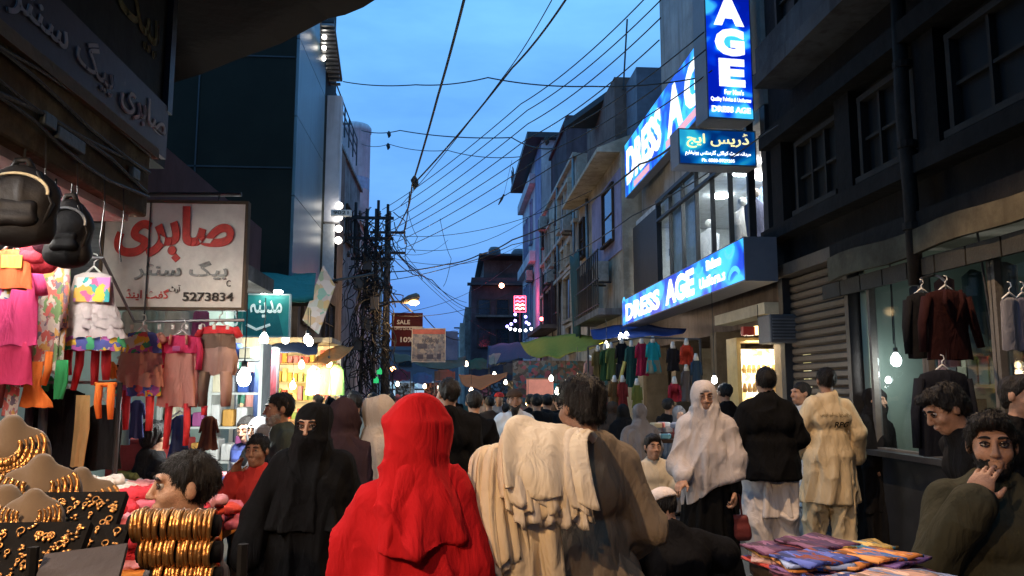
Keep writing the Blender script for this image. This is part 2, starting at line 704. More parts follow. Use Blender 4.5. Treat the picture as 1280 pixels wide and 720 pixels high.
class SDF:
    def __init__(s, vox, k=.03):
        s.h, s.k, s.p = vox, k, []

    def cone(s, a, b, r1, r2=None, k=None, op=1):
        a, b = np.array(a, np.float32), np.array(b, np.float32)
        r2 = r1 if r2 is None else r2
        lo = np.minimum(a - r1, b - r2)
        hi = np.maximum(a + r1, b + r2)
        ba = b - a
        L2 = float(ba @ ba) + 1e-12

        def f(x, y, z):
            px, py, pz = x - a[0], y - a[1], z - a[2]
            t = np.clip((px * ba[0] + py * ba[1] + pz * ba[2]) / L2, 0, 1)
            return np.sqrt((px - t * ba[0]) ** 2 + (py - t * ba[1]) ** 2 + (pz - t * ba[2]) ** 2) - (r1 + (r2 - r1) * t)
        s.p.append((lo, hi, f, s.k if k is None else k, op))

    def ell(s, c, r, R=None, k=None, op=1):
        c = np.array(c, np.float32)
        r = np.array(r, np.float32)
        R = np.eye(3, dtype=np.float32) if R is None else np.array(R, np.float32)
        e = np.sqrt(((R * r) ** 2).sum(1))

        def f(x, y, z):
            px, py, pz = x - c[0], y - c[1], z - c[2]
            q = [px * R[0, i] + py * R[1, i] + pz * R[2, i] for i in range(3)]
            k0 = np.sqrt(sum((q[i] / r[i]) ** 2 for i in range(3)))
            k1 = np.sqrt(sum((q[i] / r[i] ** 2) ** 2 for i in range(3))) + 1e-6
            return k0 * (k0 - 1) / k1
        s.p.append((c - e, c + e, f, s.k if k is None else k, op))

    def loft(s, prof, folds=0, amp=0.0, seed=0, k=None, op=1, power=1.0):
        "rows (z, cx, cy, wx, wy), any order; radius modulated into folds that deepen downwards"
        pr = np.array(sorted(prof), np.float32)
        rnd = random.Random(seed)
        ph = [rnd.uniform(0, 6.28) for _ in range(5)]
        lo = np.array([(pr[:, 1] - pr[:, 3]).min(), (pr[:, 2] - pr[:, 4]).min(), pr[0, 0]], np.float32) - amp
        hi = np.array([(pr[:, 1] + pr[:, 3]).max(), (pr[:, 2] + pr[:, 4]).max(), pr[-1, 0]], np.float32) + amp
        z0, z1 = pr[0, 0], pr[-1, 0]

        def f(x, y, z):
            zc = np.clip(z, z0, z1)
            cx, cy = np.interp(zc, pr[:, 0], pr[:, 1]), np.interp(zc, pr[:, 0], pr[:, 2])
            wx, wy = np.interp(zc, pr[:, 0], pr[:, 3]), np.interp(zc, pr[:, 0], pr[:, 4])
            px, py = x - cx, y - cy
            q = np.sqrt((px / wx) ** 2 + (py / wy) ** 2) + 1e-6
            d = (q - 1) * np.minimum(wx, wy)
            if amp:
                t = np.arctan2(py / wy, px / wx)
                kk = ((z1 - zc) / (z1 - z0)) ** power
                d = d - amp * kk * (np.cos(folds * t + ph[0] + 1.5 * np.sin(3 * zc + ph[1])) + .55 * np.cos(round(folds * 1.7) * t + ph[2] + 2 * np.sin(4 * zc + ph[3])))
            return np.maximum(d, np.abs(z - (z0 + z1) / 2) - (z1 - z0) / 2)
        s.p.append((lo, hi, f, s.k if k is None else k, op))

    def cut(s, f, k=.005):
        "keep only where f(x, y, z) < 0"
        s.p.append((None, None, f, k, 2))

    def mesh(s, disp=None):
        h = s.h
        adds = [p for p in s.p if p[4] == 1]
        lo = np.min([p[0] for p in adds], 0) - 3 * h - .02
        hi = np.max([p[1] for p in adds], 0) + 3 * h + .02
        n = np.ceil((hi - lo) / h).astype(int) + 1
        ax = [(lo[i] + np.arange(n[i]) * h).astype(np.float32) for i in range(3)]
        d = np.full(n, .5, np.float32)
        for (l, u, f, k, op) in s.p:
            if l is None:
                sl = (slice(None),) * 3
            else:
                mg = k + 3 * h
                i0 = np.maximum(((l - mg - lo) / h).astype(int), 0)
                i1 = np.minimum(((u + mg - lo) / h).astype(int) + 2, n)
                if (i1 <= i0).any():
                    continue
                sl = tuple(slice(i0[i], i1[i]) for i in range(3))
            x = ax[0][sl[0]][:, None, None]
            y = ax[1][sl[1]][None, :, None]
            z = ax[2][sl[2]][None, None, :]
            v = f(x, y, z).astype(np.float32)
            a = d[sl]
            k = max(k, 1e-4)
            if op == 1:
                q = np.maximum(k - np.abs(a - v), 0) / k
                d[sl] = np.minimum(a, v) - q * q * k * .25
            else:
                if op == -1:
                    v = -v
                q = np.maximum(k - np.abs(a - v), 0) / k
                d[sl] = np.maximum(a, v) + q * q * k * .25
        for i in range(3):
            sl = [slice(None)] * 3
            for e in (0, -1):
                sl[i] = e
                d[tuple(sl)] = np.maximum(d[tuple(sl)], h * .5)
        sg = d < 0
        cnt = np.zeros(n - 1, np.int8)
        for a in (0, 1):
            for b in (0, 1):
                for c in (0, 1):
                    cnt += sg[a:n[0] - 1 + a, b:n[1] - 1 + b, c:n[2] - 1 + c]
        act = (cnt > 0) & (cnt < 8)
        idx = np.full(n - 1, -1, np.int32)
        ijk = np.argwhere(act)
        idx[act] = np.arange(len(ijk))
        acc = np.zeros((len(ijk), 3), np.float32)
        wt = np.zeros(len(ijk), np.float32)
        for a, b in _EDGES:
            a, b = np.array(a), np.array(b)
            A, B = ijk + a, ijk + b
            da, db = d[A[:, 0], A[:, 1], A[:, 2]], d[B[:, 0], B[:, 1], B[:, 2]]
            m = (da < 0) != (db < 0)
            t = np.where(m, da / np.where(m, da - db, 1), 0)
            acc += np.where(m[:, None], a + t[:, None] * (b - a), 0)
            wt += m
        v = (ijk + acc / np.maximum(wt, 1)[:, None]) * h + lo
        fs = []
        for axis in range(3):
            u, w = (axis + 1) % 3, (axis + 2) % 3
            s0 = [slice(None)] * 3
            s1 = [slice(None)] * 3
            s0[axis], s1[axis] = slice(0, -1), slice(1, None)
            A, B = sg[tuple(s0)], sg[tuple(s1)]
            e = np.argwhere(A != B)
            e = e[(e[:, u] >= 1) & (e[:, w] >= 1) & (e[:, u] < n[u] - 1) & (e[:, w] < n[w] - 1)]
            du, dw = np.zeros(3, int), np.zeros(3, int)
            du[u], dw[w] = 1, 1
            g = lambda q: idx[q[:, 0], q[:, 1], q[:, 2]]
            qd = np.stack([g(e - du - dw), g(e - dw), g(e), g(e - du)], 1)
            fl = ~A[e[:, 0], e[:, 1], e[:, 2]]
            qd[fl] = qd[fl][:, ::-1]
            fs.append(qd)
        fs = np.concatenate(fs)
        v = v.astype(np.float32)
        if disp is not None and len(v):
            nr = np.zeros_like(v)
            fn = np.cross(v[fs[:, 2]] - v[fs[:, 0]], v[fs[:, 3]] - v[fs[:, 1]])
            for i in range(4):
                np.add.at(nr, fs[:, i], fn)
            nr /= np.linalg.norm(nr, axis=1)[:, None] + 1e-9
            v = v + nr * disp(v)[:, None]
        return v, fs

    def build(s, name, mat, parent, disp=None):
        v, f = s.mesh(disp)
        return link_mesh(name, fast_mesh(name, v, f), mat, parent)


def folds(amp, fx=9.0, fz=2.2, seed=0.0, tilt=0.0, fine=.35):
    "cloth creases: ridged noise, long in z"
    amp *= 1.5

    def f(v):
        q = np.stack([v[:, 0] * fx + tilt * v[:, 2] * fx + seed * 3.7, v[:, 1] * fx + seed * 1.9 + 7, v[:, 2] * fz + seed * 5.1 + 3], 1)
        n = vnoise(q + .6 * vnoise(q * .5 + 11)[:, None])
        rdg = 1 - np.abs(2 * n - 1)
        q2 = np.stack([v[:, 0] * fx * 2.3 + v[:, 2] * 6 + seed, v[:, 1] * fx * 2.3, v[:, 2] * fz * 3.2 + seed], 1)
        r2 = 1 - np.abs(2 * vnoise(q2) - 1)
        return amp * (rdg ** 2.4 * 1.9 - .78 + fine * (r2 ** 1.5 * 1.6 - .8))
    return f
# ------------------------------------------------------------------ people
SKIN = {
    'mid': M("skin_mid", (.40, .215, .135), .5, .32, 26, .3, 220),
    'dark': M("skin_dark", (.29, .15, .09), .5, .32, 26, .3, 220),
    'light': M("skin_light", (.48, .27, .17), .5, .30, 26, .3, 220),
}
HAIRM = {
    'black': M("hair_black", (.012, .010, .009), .55, .5, 60, .7, 130, stretch=(1, 1, .25), spec=.25),
    'grey': M("hair_grey", (.30, .29, .27), .6, .3, 60, .6, 130),
}
EYEW = M("eye_white", (.38, .34, .31), .25, .05, 20, 0)
IRIS = M("eye_iris", (.02, .012, .008), .15, .1, 20, 0)
LIPM = M("lip", (.30, .12, .085), .5, .1, 20, .1, 120)


def rot3(yaw, pitch, roll=0.0):
    m = Matrix.Rotation(yaw, 3, 'Z') @ Matrix.Rotation(-pitch, 3, 'X') @ Matrix.Rotation(roll, 3, 'Y')
    return np.array(m)


def make_joints(H, hs, pose):
    S = H / 1.70
    J = {'pelvis': (0, 0, .92), 'belly': (0, .01, 1.07), 'chest': (0, 0, 1.25), 'neck': (0, -.012, 1.43), 'head': None,
         'shL': (-.158, -.01, 1.352), 'elL': (-.205, -.035, 1.12), 'wrL': (-.205, .05, .885),
         'shR': (.158, -.01, 1.352), 'elR': (.205, -.035, 1.12), 'wrR': (.205, .05, .885),
         'hipL': (-.09, 0, .90), 'knL': (-.10, .02, .49), 'anL': (-.10, -.01, .09),
         'hipR': (.09, 0, .90), 'knR': (.10, .02, .49), 'anR': (.10, -.01, .09)}
    J = {k: (np.array(v, float) if v else None) for k, v in J.items()}
    if pose.get('sit'):                         # lower the trunk on to a seat of the given height
        dz = pose['sit'] - .84
        for k in J:
            if J[k] is not None and k[:2] not in ('kn', 'an'):
                J[k][2] += dz
        for s, sg in (('L', -1), ('R', 1)):
            J['kn' + s] = np.array((sg * .16, .40, max(.47, pose['sit'] + .05)))
            J['an' + s] = np.array((sg * .15, .36, .09))
    for k in ('elL', 'wrL', 'elR', 'wrR', 'knL', 'anL', 'knR', 'anR'):
        if k in pose:
            J[k] = np.array(pose[k], float)
    lean, side = pose.get('lean', 0), pose.get('side', 0)
    if lean or side:
        R = np.array(Matrix.Rotation(-lean, 3, 'X') @ Matrix.Rotation(side, 3, 'Y'))
        pv = J['pelvis'].copy()
        for k in ('belly', 'chest', 'neck', 'shL', 'shR') + (() if pose.get('fixarms') else ('elL', 'wrL', 'elR', 'wrR')):
            J[k] = pv + R @ (J[k] - pv)
        nd = R @ np.array((0, .02, 1.0))
    else:
        nd = np.array((0, .02, 1.0))
    for k in J:
        if J[k] is not None:
            J[k] = J[k] * S
    Rh = rot3(pose.get('yaw', 0), pose.get('pitch', 0) + lean * .6, pose.get('roll', 0))
    nd = .5 * nd / np.linalg.norm(nd) + .5 * Rh @ np.array((0, .1, 1))
    J['head'] = J['neck'] + nd / np.linalg.norm(nd) * .152 * hs + Rh @ np.array((0, .02, 0)) * hs
    return J, S, Rh


def head_prims(s, c, R, hs, nk, S, vox):
    W = lambda q: c + R @ (np.array(q, float) * hs)
    h = hs
    s.ell(W((0, -.018, .03)), np.array((.074, .093, .085)) * h, R, .02)
    s.ell(W((0, .028, -.03)), np.array((.060, .064, .086)) * h, R, .03 * h)
    s.ell(W((0, .058, -.093)), np.array((.030, .026, .022)) * h, R, .03 * h)
    for g in (-1, 1):
        s.ell(W((g * .036, .060, -.026)), np.array((.026, .026, .024)) * h, R, .02 * h)
        s.ell(W((g * .078, -.008, -.004)), np.array((.011, .021, .032)) * h, R, .01 * h)
    s.cone(W((-.034, .083, .034)), W((.034, .083, .034)), .013 * h, None, .015 * h)
    for g in (-1, 1):
        s.ell(W((g * .031, .100, .010)), np.array((.020, .016, .0085)) * h, R, .012 * h, op=-1)
    s.cone(W((0, .092, .022)), W((0, .113, -.026)), .0075 * h, .0125 * h, .012 * h)
    for g in (-1, 1):
        s.ell(W((g * .011, .104, -.031)), np.array((.0085, .010, .008)) * h, R, .006 * h)
    s.cone(W((-.018, .090, -.060)), W((.018, .090, -.060)), .0085 * h, None, .006 * h)
    s.cone(W((-.014, .089, -.072)), W((.014, .089, -.072)), .009 * h, None, .006 * h)
    s.cone(W((0, -.012, -.05)), nk + (0, 0, -.02), .050 * h, .056 * S, .03)


def hand_prims(s, w, fdir, pn, side, curl, hs, vox, spread=.0, thumb_out=.7):
    "palm from the wrist along fdir; pn = direction the palm faces; side = direction of the thumb"
    d = np.array(fdir, float)
    d /= np.linalg.norm(d)
    n = np.array(pn, float)
    n -= d * (n @ d)
    n /= np.linalg.norm(n)
    sd = np.cross(d, n)
    if sd @ np.array(side, float) < 0:
        sd = -sd
    u = hs
    mr = .55 * vox
    R = np.stack([sd, d, n], 1)
    s.ell(w + d * .045 * u, np.array((.042, .056, .0165)) * u + mr * .2, R, .015 * u)
    s.ell(w + d * .062 * u + sd * .004 * u, np.array((.041, .034, .0145)) * u + mr * .2, R, .012 * u)
    for i, (o, ln) in enumerate(((.030, .070), (.010, .078), (-.010, .073), (-.029, .058))):
        b = w + d * (.088 - .006 * abs(i - 1)) * u + sd * o * u
        a = curl * (.55 + .12 * i)
        dd = d + sd * spread * (o / .03)
        for j, fr in enumerate((.46, .31, .23)):
            ca, sa = math.cos(a), math.sin(a)
            e = dd / np.linalg.norm(dd) * ca + n * sa
            q = b + e * ln * fr * u
            r0 = max((.0092 - .0009 * j - (.001 if i == 3 else 0)) * u, mr)
            s.cone(b, q, r0, max(r0 - .0008 * u, mr), .004 * u)
            b = q
            a += curl * (.75 + .1 * i)
    b = w + d * .022 * u + sd * .030 * u + n * .006 * u
    q = b + (d * (1 - thumb_out * .5) + sd * thumb_out + n * .35) * .042 * u
    s.cone(b, q, max(.0135 * u, mr), max(.0105 * u, mr), .012 * u)
    q2 = q + (d * (1 - curl * .1) + sd * (thumb_out * .4 - curl * .25) + n * (.2 + curl * .3)) * .034 * u
    s.cone(q, q2, max(.0105 * u, mr), max(.008 * u, mr), .006 * u)


def torso_prims(s, J, S, g, sleeves=True, short=False, k=.04, wide=1.0, sl=None):
    w = .092 * S * wide
    s.cone(J['shL'] * .9 + J['shR'] * .1 - (0, 0, .02 * S), J['shR'] * .9 + J['shL'] * .1 - (0, 0, .02 * S), .042 * S + g * .8, None, k)
    c = J['chest']
    ax = (J['shR'] - J['shL'])
    ax = ax / np.linalg.norm(ax)
    s.cone(c - ax * .075 * S * wide, c + ax * .075 * S * wide, w + g, None, k)
    s.cone(J['belly'] - ax * .062 * S * wide, J['belly'] + ax * .062 * S * wide, .088 * S + g, None, k)
    p = J['pelvis']
    s.cone(p - ax * .075 * S, p + ax * .075 * S, .095 * S + g, None, k)
    s.cone(J['neck'], c, .045 * S + g * .8, .08 * S + g, k)
    for q in 'LR':
        s.cone(J['neck'] + (0, 0, .0), J['sh' + q] * .85 + J['neck'] * .15, .040 * S + g * .6, .040 * S + g * .7, k)
    if sleeves:
        gs = g if sl is None else sl
        for q in 'LR':
            s.cone(J['sh' + q], J['el' + q], .050 * S + gs * .8, .043 * S + gs * 1.0, k * .55)
            e = J['el' + q] + (J['wr' + q] - J['el' + q]) * (.35 if short else .97)
            s.cone(J['el' + q], e, .043 * S + gs * 1.0, .034 * S + gs * (1.25 if not short else 1.6), k * .5)


def strands(v, f, crown, ln, count, sd):
    "fine locks lying along the scalp, added to the hair mesh"
    rs = np.random.RandomState(int(sd * 10) + 1)
    nr = np.zeros_like(v)
    fn = np.cross(v[f[:, 2]] - v[f[:, 0]], v[f[:, 3]] - v[f[:, 1]])
    for i in range(4):
        np.add.at(nr, f[:, i], fn)
    nr /= np.linalg.norm(nr, axis=1)[:, None] + 1e-9
    k = rs.randint(0, len(v), count)
    p, n = v[k], nr[k]
    d = p - crown + np.array((0, 0, -.05)) + rs.normal(0, .018, p.shape)
    d = d - n * (d * n).sum(1)[:, None]
    d /= np.linalg.norm(d, axis=1)[:, None] + 1e-9
    w = np.cross(d, n) * (.0007 + .0007 * rs.rand(count))[:, None]
    L_ = (ln * (.5 + .8 * rs.rand(count)))[:, None]
    q1 = p + d * L_ * .5 + n * (.0025 + .003 * rs.rand(count))[:, None]
    q2 = p + d * L_ + n * (.001 + .005 * rs.rand(count))[:, None]
    vs = np.stack([p - w, p + w, q1 - w * .8, q1 + w * .8, q2 - w * .15, q2 + w * .15], 1).reshape(-1, 3)
    b = len(v) + 6 * np.arange(count)[:, None]
    fs = np.concatenate([b + np.array([[0, 1, 3, 2]]), b + np.array([[2, 3, 5, 4]])])
    return np.concatenate([v, vs]).astype(np.float32), np.concatenate([f, fs])


def make_person(label, X, Y, H, rz, vox, wear, skin='mid', hair='short', haircol='black', beard=None, hs=None, pose=None,
                hands=None, group=None, eyes=None, seed=None, cat='person', z=0.0, gaze=0.0):
    pose = pose or {}
    S = H / 1.70
    hs = hs or S ** .5
    rnd = random.Random(seed if seed is not None else sum(map(ord, label)))
    sd = rnd.uniform(0, 50)
    J, S, Rh = make_joints(H, hs, pose)
    t = thing("person", label, cat, (X, Y, z), rz, group)
    hc, nk = J['head'], J['neck']
    W = lambda q: hc + Rh @ (np.array(q, float) * hs)
    # ---- one continuous body: head, neck, trunk, arms, hands, legs and feet
    s = SDF(vox, .04)
    head_prims(s, hc, Rh, hs, nk, S, vox)
    torso_prims(s, J, S, -.012, sleeves=False)
    for q, sg in (('L', -1), ('R', 1)):
        s.cone(J['sh' + q], J['el' + q], .050 * S, .041 * S, .04)
        s.cone(J['el' + q], J['wr' + q], .041 * S, .027 * S, .02)
        hd = (hands or {}).get(q)
        fa = J['wr' + q] - J['el' + q]
        if hd is None:
            hd = dict(d=fa + np.array((0, .05, 0)), n=(-sg, .1, 0), side=(0, 1, .2), curl=.45)
        hand_prims(s, J['wr' + q] + fa / np.linalg.norm(fa) * .01, hd['d'], hd['n'], hd['side'], hd.get('curl', .4), hs * hd.get('size', 1), vox, hd.get('spread', 0), hd.get('thumb', .7))
        s.cone(J['hip' + q], J['kn' + q], .080 * S, .055 * S, .05)
        s.cone(J['kn' + q], J['an' + q], .054 * S, .036 * S, .03)
        a = J['an' + q]
        s.cone(a + (0, -.03 * S, -.045 * S), a + (sg * .02 * S, .15 * S, -.06 * S), .038 * S, .03 * S, .03)
    body = s.build("body", SKIN[skin], t)
    # ---- eyes
    if eyes or (eyes is None and vox < .0105):
        for g in (-1, 1):
            m = MB()
            c = W((g * .031, .0785, .010))
            m.ball(c, .0115 * hs, 12, 8)
            e = m.build("eye", EYEW, t, True)
            Rg = rot3(gaze, 0)
            m = MB().ball(c + Rh @ (Rg @ np.array((0, .0078, 0))) * hs, .0059 * hs, 10, 6)
            m.build("iris", IRIS, e, True)
            m = MB().tube([W((g * (.012 + .040 * i / 4), .0985 - .010 * (i / 4) ** 2, .029 + .007 * math.sin(PI * (i + .6) / 5))) for i in range(5)],
                          [.0035 * hs, .0055 * hs, .0055 * hs, .0045 * hs, .002 * hs], 6)
            m.build("eyebrow", HAIRM['black'], t, True)
            m = MB().tube([W((g * (.015 + .033 * i / 4), .0955 - .009 * abs(i / 4 - .4), .0105 + .0085 * math.sin(PI * (i + .2) / 4.4))) for i in range(5)], .0036 * hs, 6)
            m.tube([W((g * (.016 + .030 * i / 4), .094 - .008 * abs(i / 4 - .4), .0075 - .0065 * math.sin(PI * (i + .2) / 4.4))) for i in range(5)], .0030 * hs, 6)
            m.build("eyelid", SKIN[skin] if vox > .008 else IRIS, t, True)
        if vox < .008 and beard is None and 'niqab' not in wear:
            m = MB().tube([W((-.02, .0925, -.066)), W((-.008, .0985, -.0645)), W((.008, .0985, -.0645)), W((.02, .0925, -.066))], [.002 * hs, .0045 * hs, .0045 * hs, .002 * hs], 6)
            m.build("lip", LIPM, t, True)
    # ---- hair, beard
    def local(x, y, z_):
        q = [x - hc[0], y - hc[1], z_ - hc[2]]
        return [(q[0] * Rh[0, i] + q[1] * Rh[1, i] + q[2] * Rh[2, i]) / hs for i in range(3)]
    hv = max(vox, .006)
    hdisp = lambda v: .007 * hs * (2 * vnoise(v * (34, 34, 16) + sd) - 1) + .006 * (2 * vnoise(v * (85, 85, 26) + sd) - 1)
    if hair in ('short', 'thick', 'balding'):
        covered = any(w[0] in ('cap', 'turban') for w in wear)
        b = .008 if covered else {'short': .011, 'thick': .016, 'balding': .009}[hair]
        s = SDF(hv, .03)
        s.ell(W((0, -.018, .032)), np.array((.074 + b * .75, .093 + b, .085 + b)) * hs, Rh)
        if hair == 'thick':
            s.ell(W((.01, .058, .088)), np.array((.062, .044, .034)) * hs, Rh, .03)
            s.ell(W((0, -.07, -.035)), np.array((.060, .040, .05)) * hs, Rh, .03)

        def line(x, y, z_):
            a = local(x, y, z_)
            if hair == 'balding':
                return np.maximum(a[2] - .045, (.0 + np.clip(a[1] * 1.0, -.06, .06) - a[2])) * hs * .7
            ln = np.interp(a[1], [-.12, -.05, -.012, .03, .066, .10], [-.082, -.07, -.038, .006, .058, .070])
            return (ln - a[2]) * hs * .7
        s.cut(line, .01)
        hv_, hf_ = s.mesh(hdisp)
        if vox < .0092 and not covered:
            hv_, hf_ = strands(hv_, hf_, hc + Rh @ np.array((0, -.03, .06)) * hs, .026 * hs, 3200, sd)
        link_mesh("hair", fast_mesh("hair", hv_, hf_), HAIRM[haircol], t)
    if beard:
        s = SDF(hv, .02)
        s.ell(W((0, .028, -.036)), np.array((.066, .070, .086)) * hs, Rh)
        s.ell(W((0, .058, -.094)), np.array((.036, .034, .026 if beard == 'short' else .05)) * hs, Rh, .02)
        if beard == 'long':
            s.cone(W((0, .07, -.10)), W((0, .075, -.17)), .042 * hs, .022 * hs, .03)

        def jaw(x, y, z_):
            a = local(x, y, z_)
            up = np.interp(np.abs(a[0]), [0, .022, .034, .058, .08], [-.046, -.047, -.060, -.020, .01])
            return np.maximum((a[2] - up), (-.012 - a[1])) * hs * .7
        s.cut(jaw, .008)
        s.ell(W((0, .105, -.067)), np.array((.021, .02, .009)) * hs, Rh, .004, op=-1)
        hv_, hf_ = s.mesh(hdisp)
        if vox < .0092:
            hv_, hf_ = strands(hv_, hf_, hc + Rh @ np.array((0, .03, .02)) * hs, .012 * hs, 2200, sd)
        link_mesh("beard", fast_mesh("beard", hv_, hf_), HAIRM['grey' if pose.get('greybeard') else 'black'], t)
    # ---- clothes
    for w in wear:
        CLOTHES[w[0]](t, J, S, hs, Rh, W, vox, sd, *w[1:])
    return t


CLOTHES = {}


def garment(fn):
    CLOTHES[fn.__name__] = fn
    return fn


def _standing(J, S):
    return J['knL'][2] < J['hipL'][2] - .25 * S and abs(J['knL'][1] - J['hipL'][1]) < .2 * S


@garment
def kameez(t, J, S, hs, Rh, W, vox, sd, mat, hem=.42, g=.026, flare=1.0, collar=True, name="kameez", amp=.011):
    s = SDF(vox, .05)
    torso_prims(s, J, S, g)
    if _standing(J, S):
        p = J['pelvis']
        mx = (J['knL'] + J['knR']) / 2
        s.loft([(1.16 * S, J['belly'][0], J['belly'][1], .08 * S, .05 * S), (1.04 * S, J['belly'][0], J['belly'][1], .142 * S + g, .095 * S + g), (.92 * S, p[0], p[1], .160 * S + g, .112 * S + g),
                (.7 * S, (p[0] + mx[0]) / 2, (p[1] + mx[1]) / 2, .18 * S * flare + g, .13 * S * flare + g), (hem * S, mx[0], mx[1], .205 * S * flare + g, .155 * S * flare + g)],
               7, .019 * S, int(sd), .04)
    else:
        for q in 'LR':
            s.cone(J['hip' + q], J['kn' + q], .10 * S + g, .085 * S + g, .05)
            s.cone(J['kn' + q], J['kn' + q] * .55 + J['an' + q] * .45, .08 * S + g, .08 * S + g, .05)
    h = J['neck']
    s.ell(h + (0, .02 * S, .055 * S), (.066 * S, .07 * S, .05 * S), None, .008, op=-1)
    o = s.build(name, mat, t, folds(amp, 6.5, 2.0, sd, fine=.18))
    if collar and vox < .014:
        m = MB()
        c = h + (0, .012 * S, .012 * S)
        m.tube([c + np.array((math.sin(a) * .071 * S, math.cos(a) * .066 * S, -.012 * math.cos(a) * S)) for a in np.linspace(.35, 2 * PI - .35, 22)], .013 * S, 6)
        m.build("collar", mat, t, True)
    return o


@garment
def shalwar(t, J, S, hs, Rh, W, vox, sd, mat, name="shalwar", g=.045):
    s = SDF(vox, .04)
    for q in 'LR':
        s.cone(J['hip' + q], J['kn' + q], .085 * S + g, .075 * S + g, .03)
        s.cone(J['kn' + q], J['an' + q] + (0, 0, .02), .075 * S + g, .045 * S + g * .6, .03)
    s.build(name, mat, t, folds(.014, 9, 3.5, sd + 4))


@garment
def trousers(t, J, S, hs, Rh, W, vox, sd, mat):
    shalwar(t, J, S, hs, Rh, W, vox, sd, mat, "trousers", .018)


@garment
def shoes(t, J, S, hs, Rh, W, vox, sd, mat):
    for q, sg in (('L', -1), ('R', 1)):
        s = SDF(max(vox, .008), .03)
        a = J['an' + q]
        s.cone(a + (0, -.04 * S, -.045 * S), a + (sg * .02 * S, .16 * S, -.055 * S), .045 * S, .036 * S, .03)
        s.cut(lambda x, y, z: .004 - z)
        s.build("shoe", mat, t)


@garment
def jacket(t, J, S, hs, Rh, W, vox, sd, mat, hem=.74, g=.042):
    s = SDF(vox, .045)
    torso_prims(s, J, S, g, sl=.032)
    for q in 'LR':
        s.ell(J['sh' + q] + (0, 0, .002 * S), np.array((.068, .072, .05)) * S, None, .03)
    if _standing(J, S):
        p = J['pelvis']
        s.loft([(1.24 * S, J['chest'][0], J['chest'][1], .09 * S, .06 * S), (1.1 * S, J['chest'][0], J['chest'][1], .140 * S + g, .09 * S + g * .8), (.95 * S, p[0], p[1], .152 * S + g, .105 * S + g), (hem * S, p[0], p[1], .186 * S + g, .142 * S + g)], 4, .007 * S, int(sd), .05)
    h = J['neck']
    s.ell(h + (0, .03 * S, .06 * S), (.07 * S, .08 * S, .055 * S), None, .008, op=-1)
    s.build("jacket", mat, t, folds(.009, 7, 2.4, sd, fine=.3))
    m = MB()
    c = h + (0, -.005, .012 * S)
    m.tube([c + np.array((math.sin(a) * .08 * S, math.cos(a) * .072 * S + .01, -.035 * max(0, math.cos(a)) * S)) for a in np.linspace(.3, 2 * PI - .3, 20)], .017 * S, 6)
    m.build("collar", mat, t, True)


@garment
def sweater(t, J, S, hs, Rh, W, vox, sd, mat, g=.024, name="sweater"):
    s = SDF(vox, .04)
    torso_prims(s, J, S, g)
    s.ell(J['neck'] + (0, .02 * S, .06 * S), (.062 * S, .066 * S, .05 * S), None, .008, op=-1)
    s.build(name, mat, t, folds(.007, 9, 4, sd))


@garment
def vest(t, J, S, hs, Rh, W, vox, sd, mat, g=.04):
    s = SDF(vox, .04)
    torso_prims(s, J, S, g, sleeves=False)
    s.ell(J['neck'] + (0, .02 * S, .06 * S), (.07 * S, .075 * S, .05 * S), None, .008, op=-1)
    s.build("waistcoat", mat, t, folds(.005, 7, 3, sd))


@garment
def robe(t, J, S, hs, Rh, W, vox, sd, mat, hem=.06, g=.045, name="abaya", wide=1.0, amp=.012, fx=7):
    s = SDF(vox, .06)
    torso_prims(s, J, S, g, sl=min(.028, g + .004))
    p = J['pelvis']
    c = J['chest']
    s.loft([(1.34 * S, c[0], c[1], .08 * S, .05 * S), (1.2 * S, c[0], c[1], .14 * S + g, .09 * S + g), (.92 * S, p[0], p[1], (.165 * S + g) * wide, (.125 * S + g) * wide), (.5 * S, p[0], p[1] + .01, (.215 * S + g) * wide, (.175 * S + g) * wide),
            (hem * S, p[0], p[1] + .02, (.27 * S + g) * wide, (.22 * S + g) * wide)], 9, .022 * S, int(sd), .05)
    s.build(name, mat, t, folds(amp, fx, 1.6, sd, fine=.22))


@garment
def headscarf(t, J, S, hs, Rh, W, vox, sd, mat, drop=.30, face=True, spread=1.0, name="headscarf", back=0.0, amp=.008, tilt=.35):
    "cloth round head and neck falling over the shoulders"
    s = SDF(vox, .05)
    s.ell(W((0, -.016, .03)), np.array((.094, .112, .104)) * hs, Rh)
    s.ell(W((0, .012, -.05)), np.array((.083, .088, .09)) * hs, Rh, .05)
    h, c = J['neck'], J['chest']
    z1 = h[2]
    s.loft([(z1 + .17 * S, h[0], h[1] + .01, .085 * S, .095 * S), (z1 + .06 * S, h[0], h[1] + .005, .108 * S, .108 * S), (z1 - .02 * S, h[0], h[1], .142 * S, .118 * S), (z1 - .10 * S, h[0], h[1] - back * .5, .190 * S * spread, .13 * S),
            (z1 - drop * S, c[0], c[1] - back, .215 * S * spread, .165 * S)], 6, .014 * S, int(sd) + 2, .07)
    s.cut(lambda x, y, z: z1 - (drop - .05) * S + 1.1 * (x + .03) ** 2 + .012 * np.sin(x * 23) - z + 0 * y)
    if face:
        s.ell(W((0, .125, -.018)), np.array((.057, .075, .082)) * hs, Rh, .014, op=-1)
    s.build(name, mat, t, folds(amp, 6, 2.4, sd + 1, tilt=tilt, fine=.2))


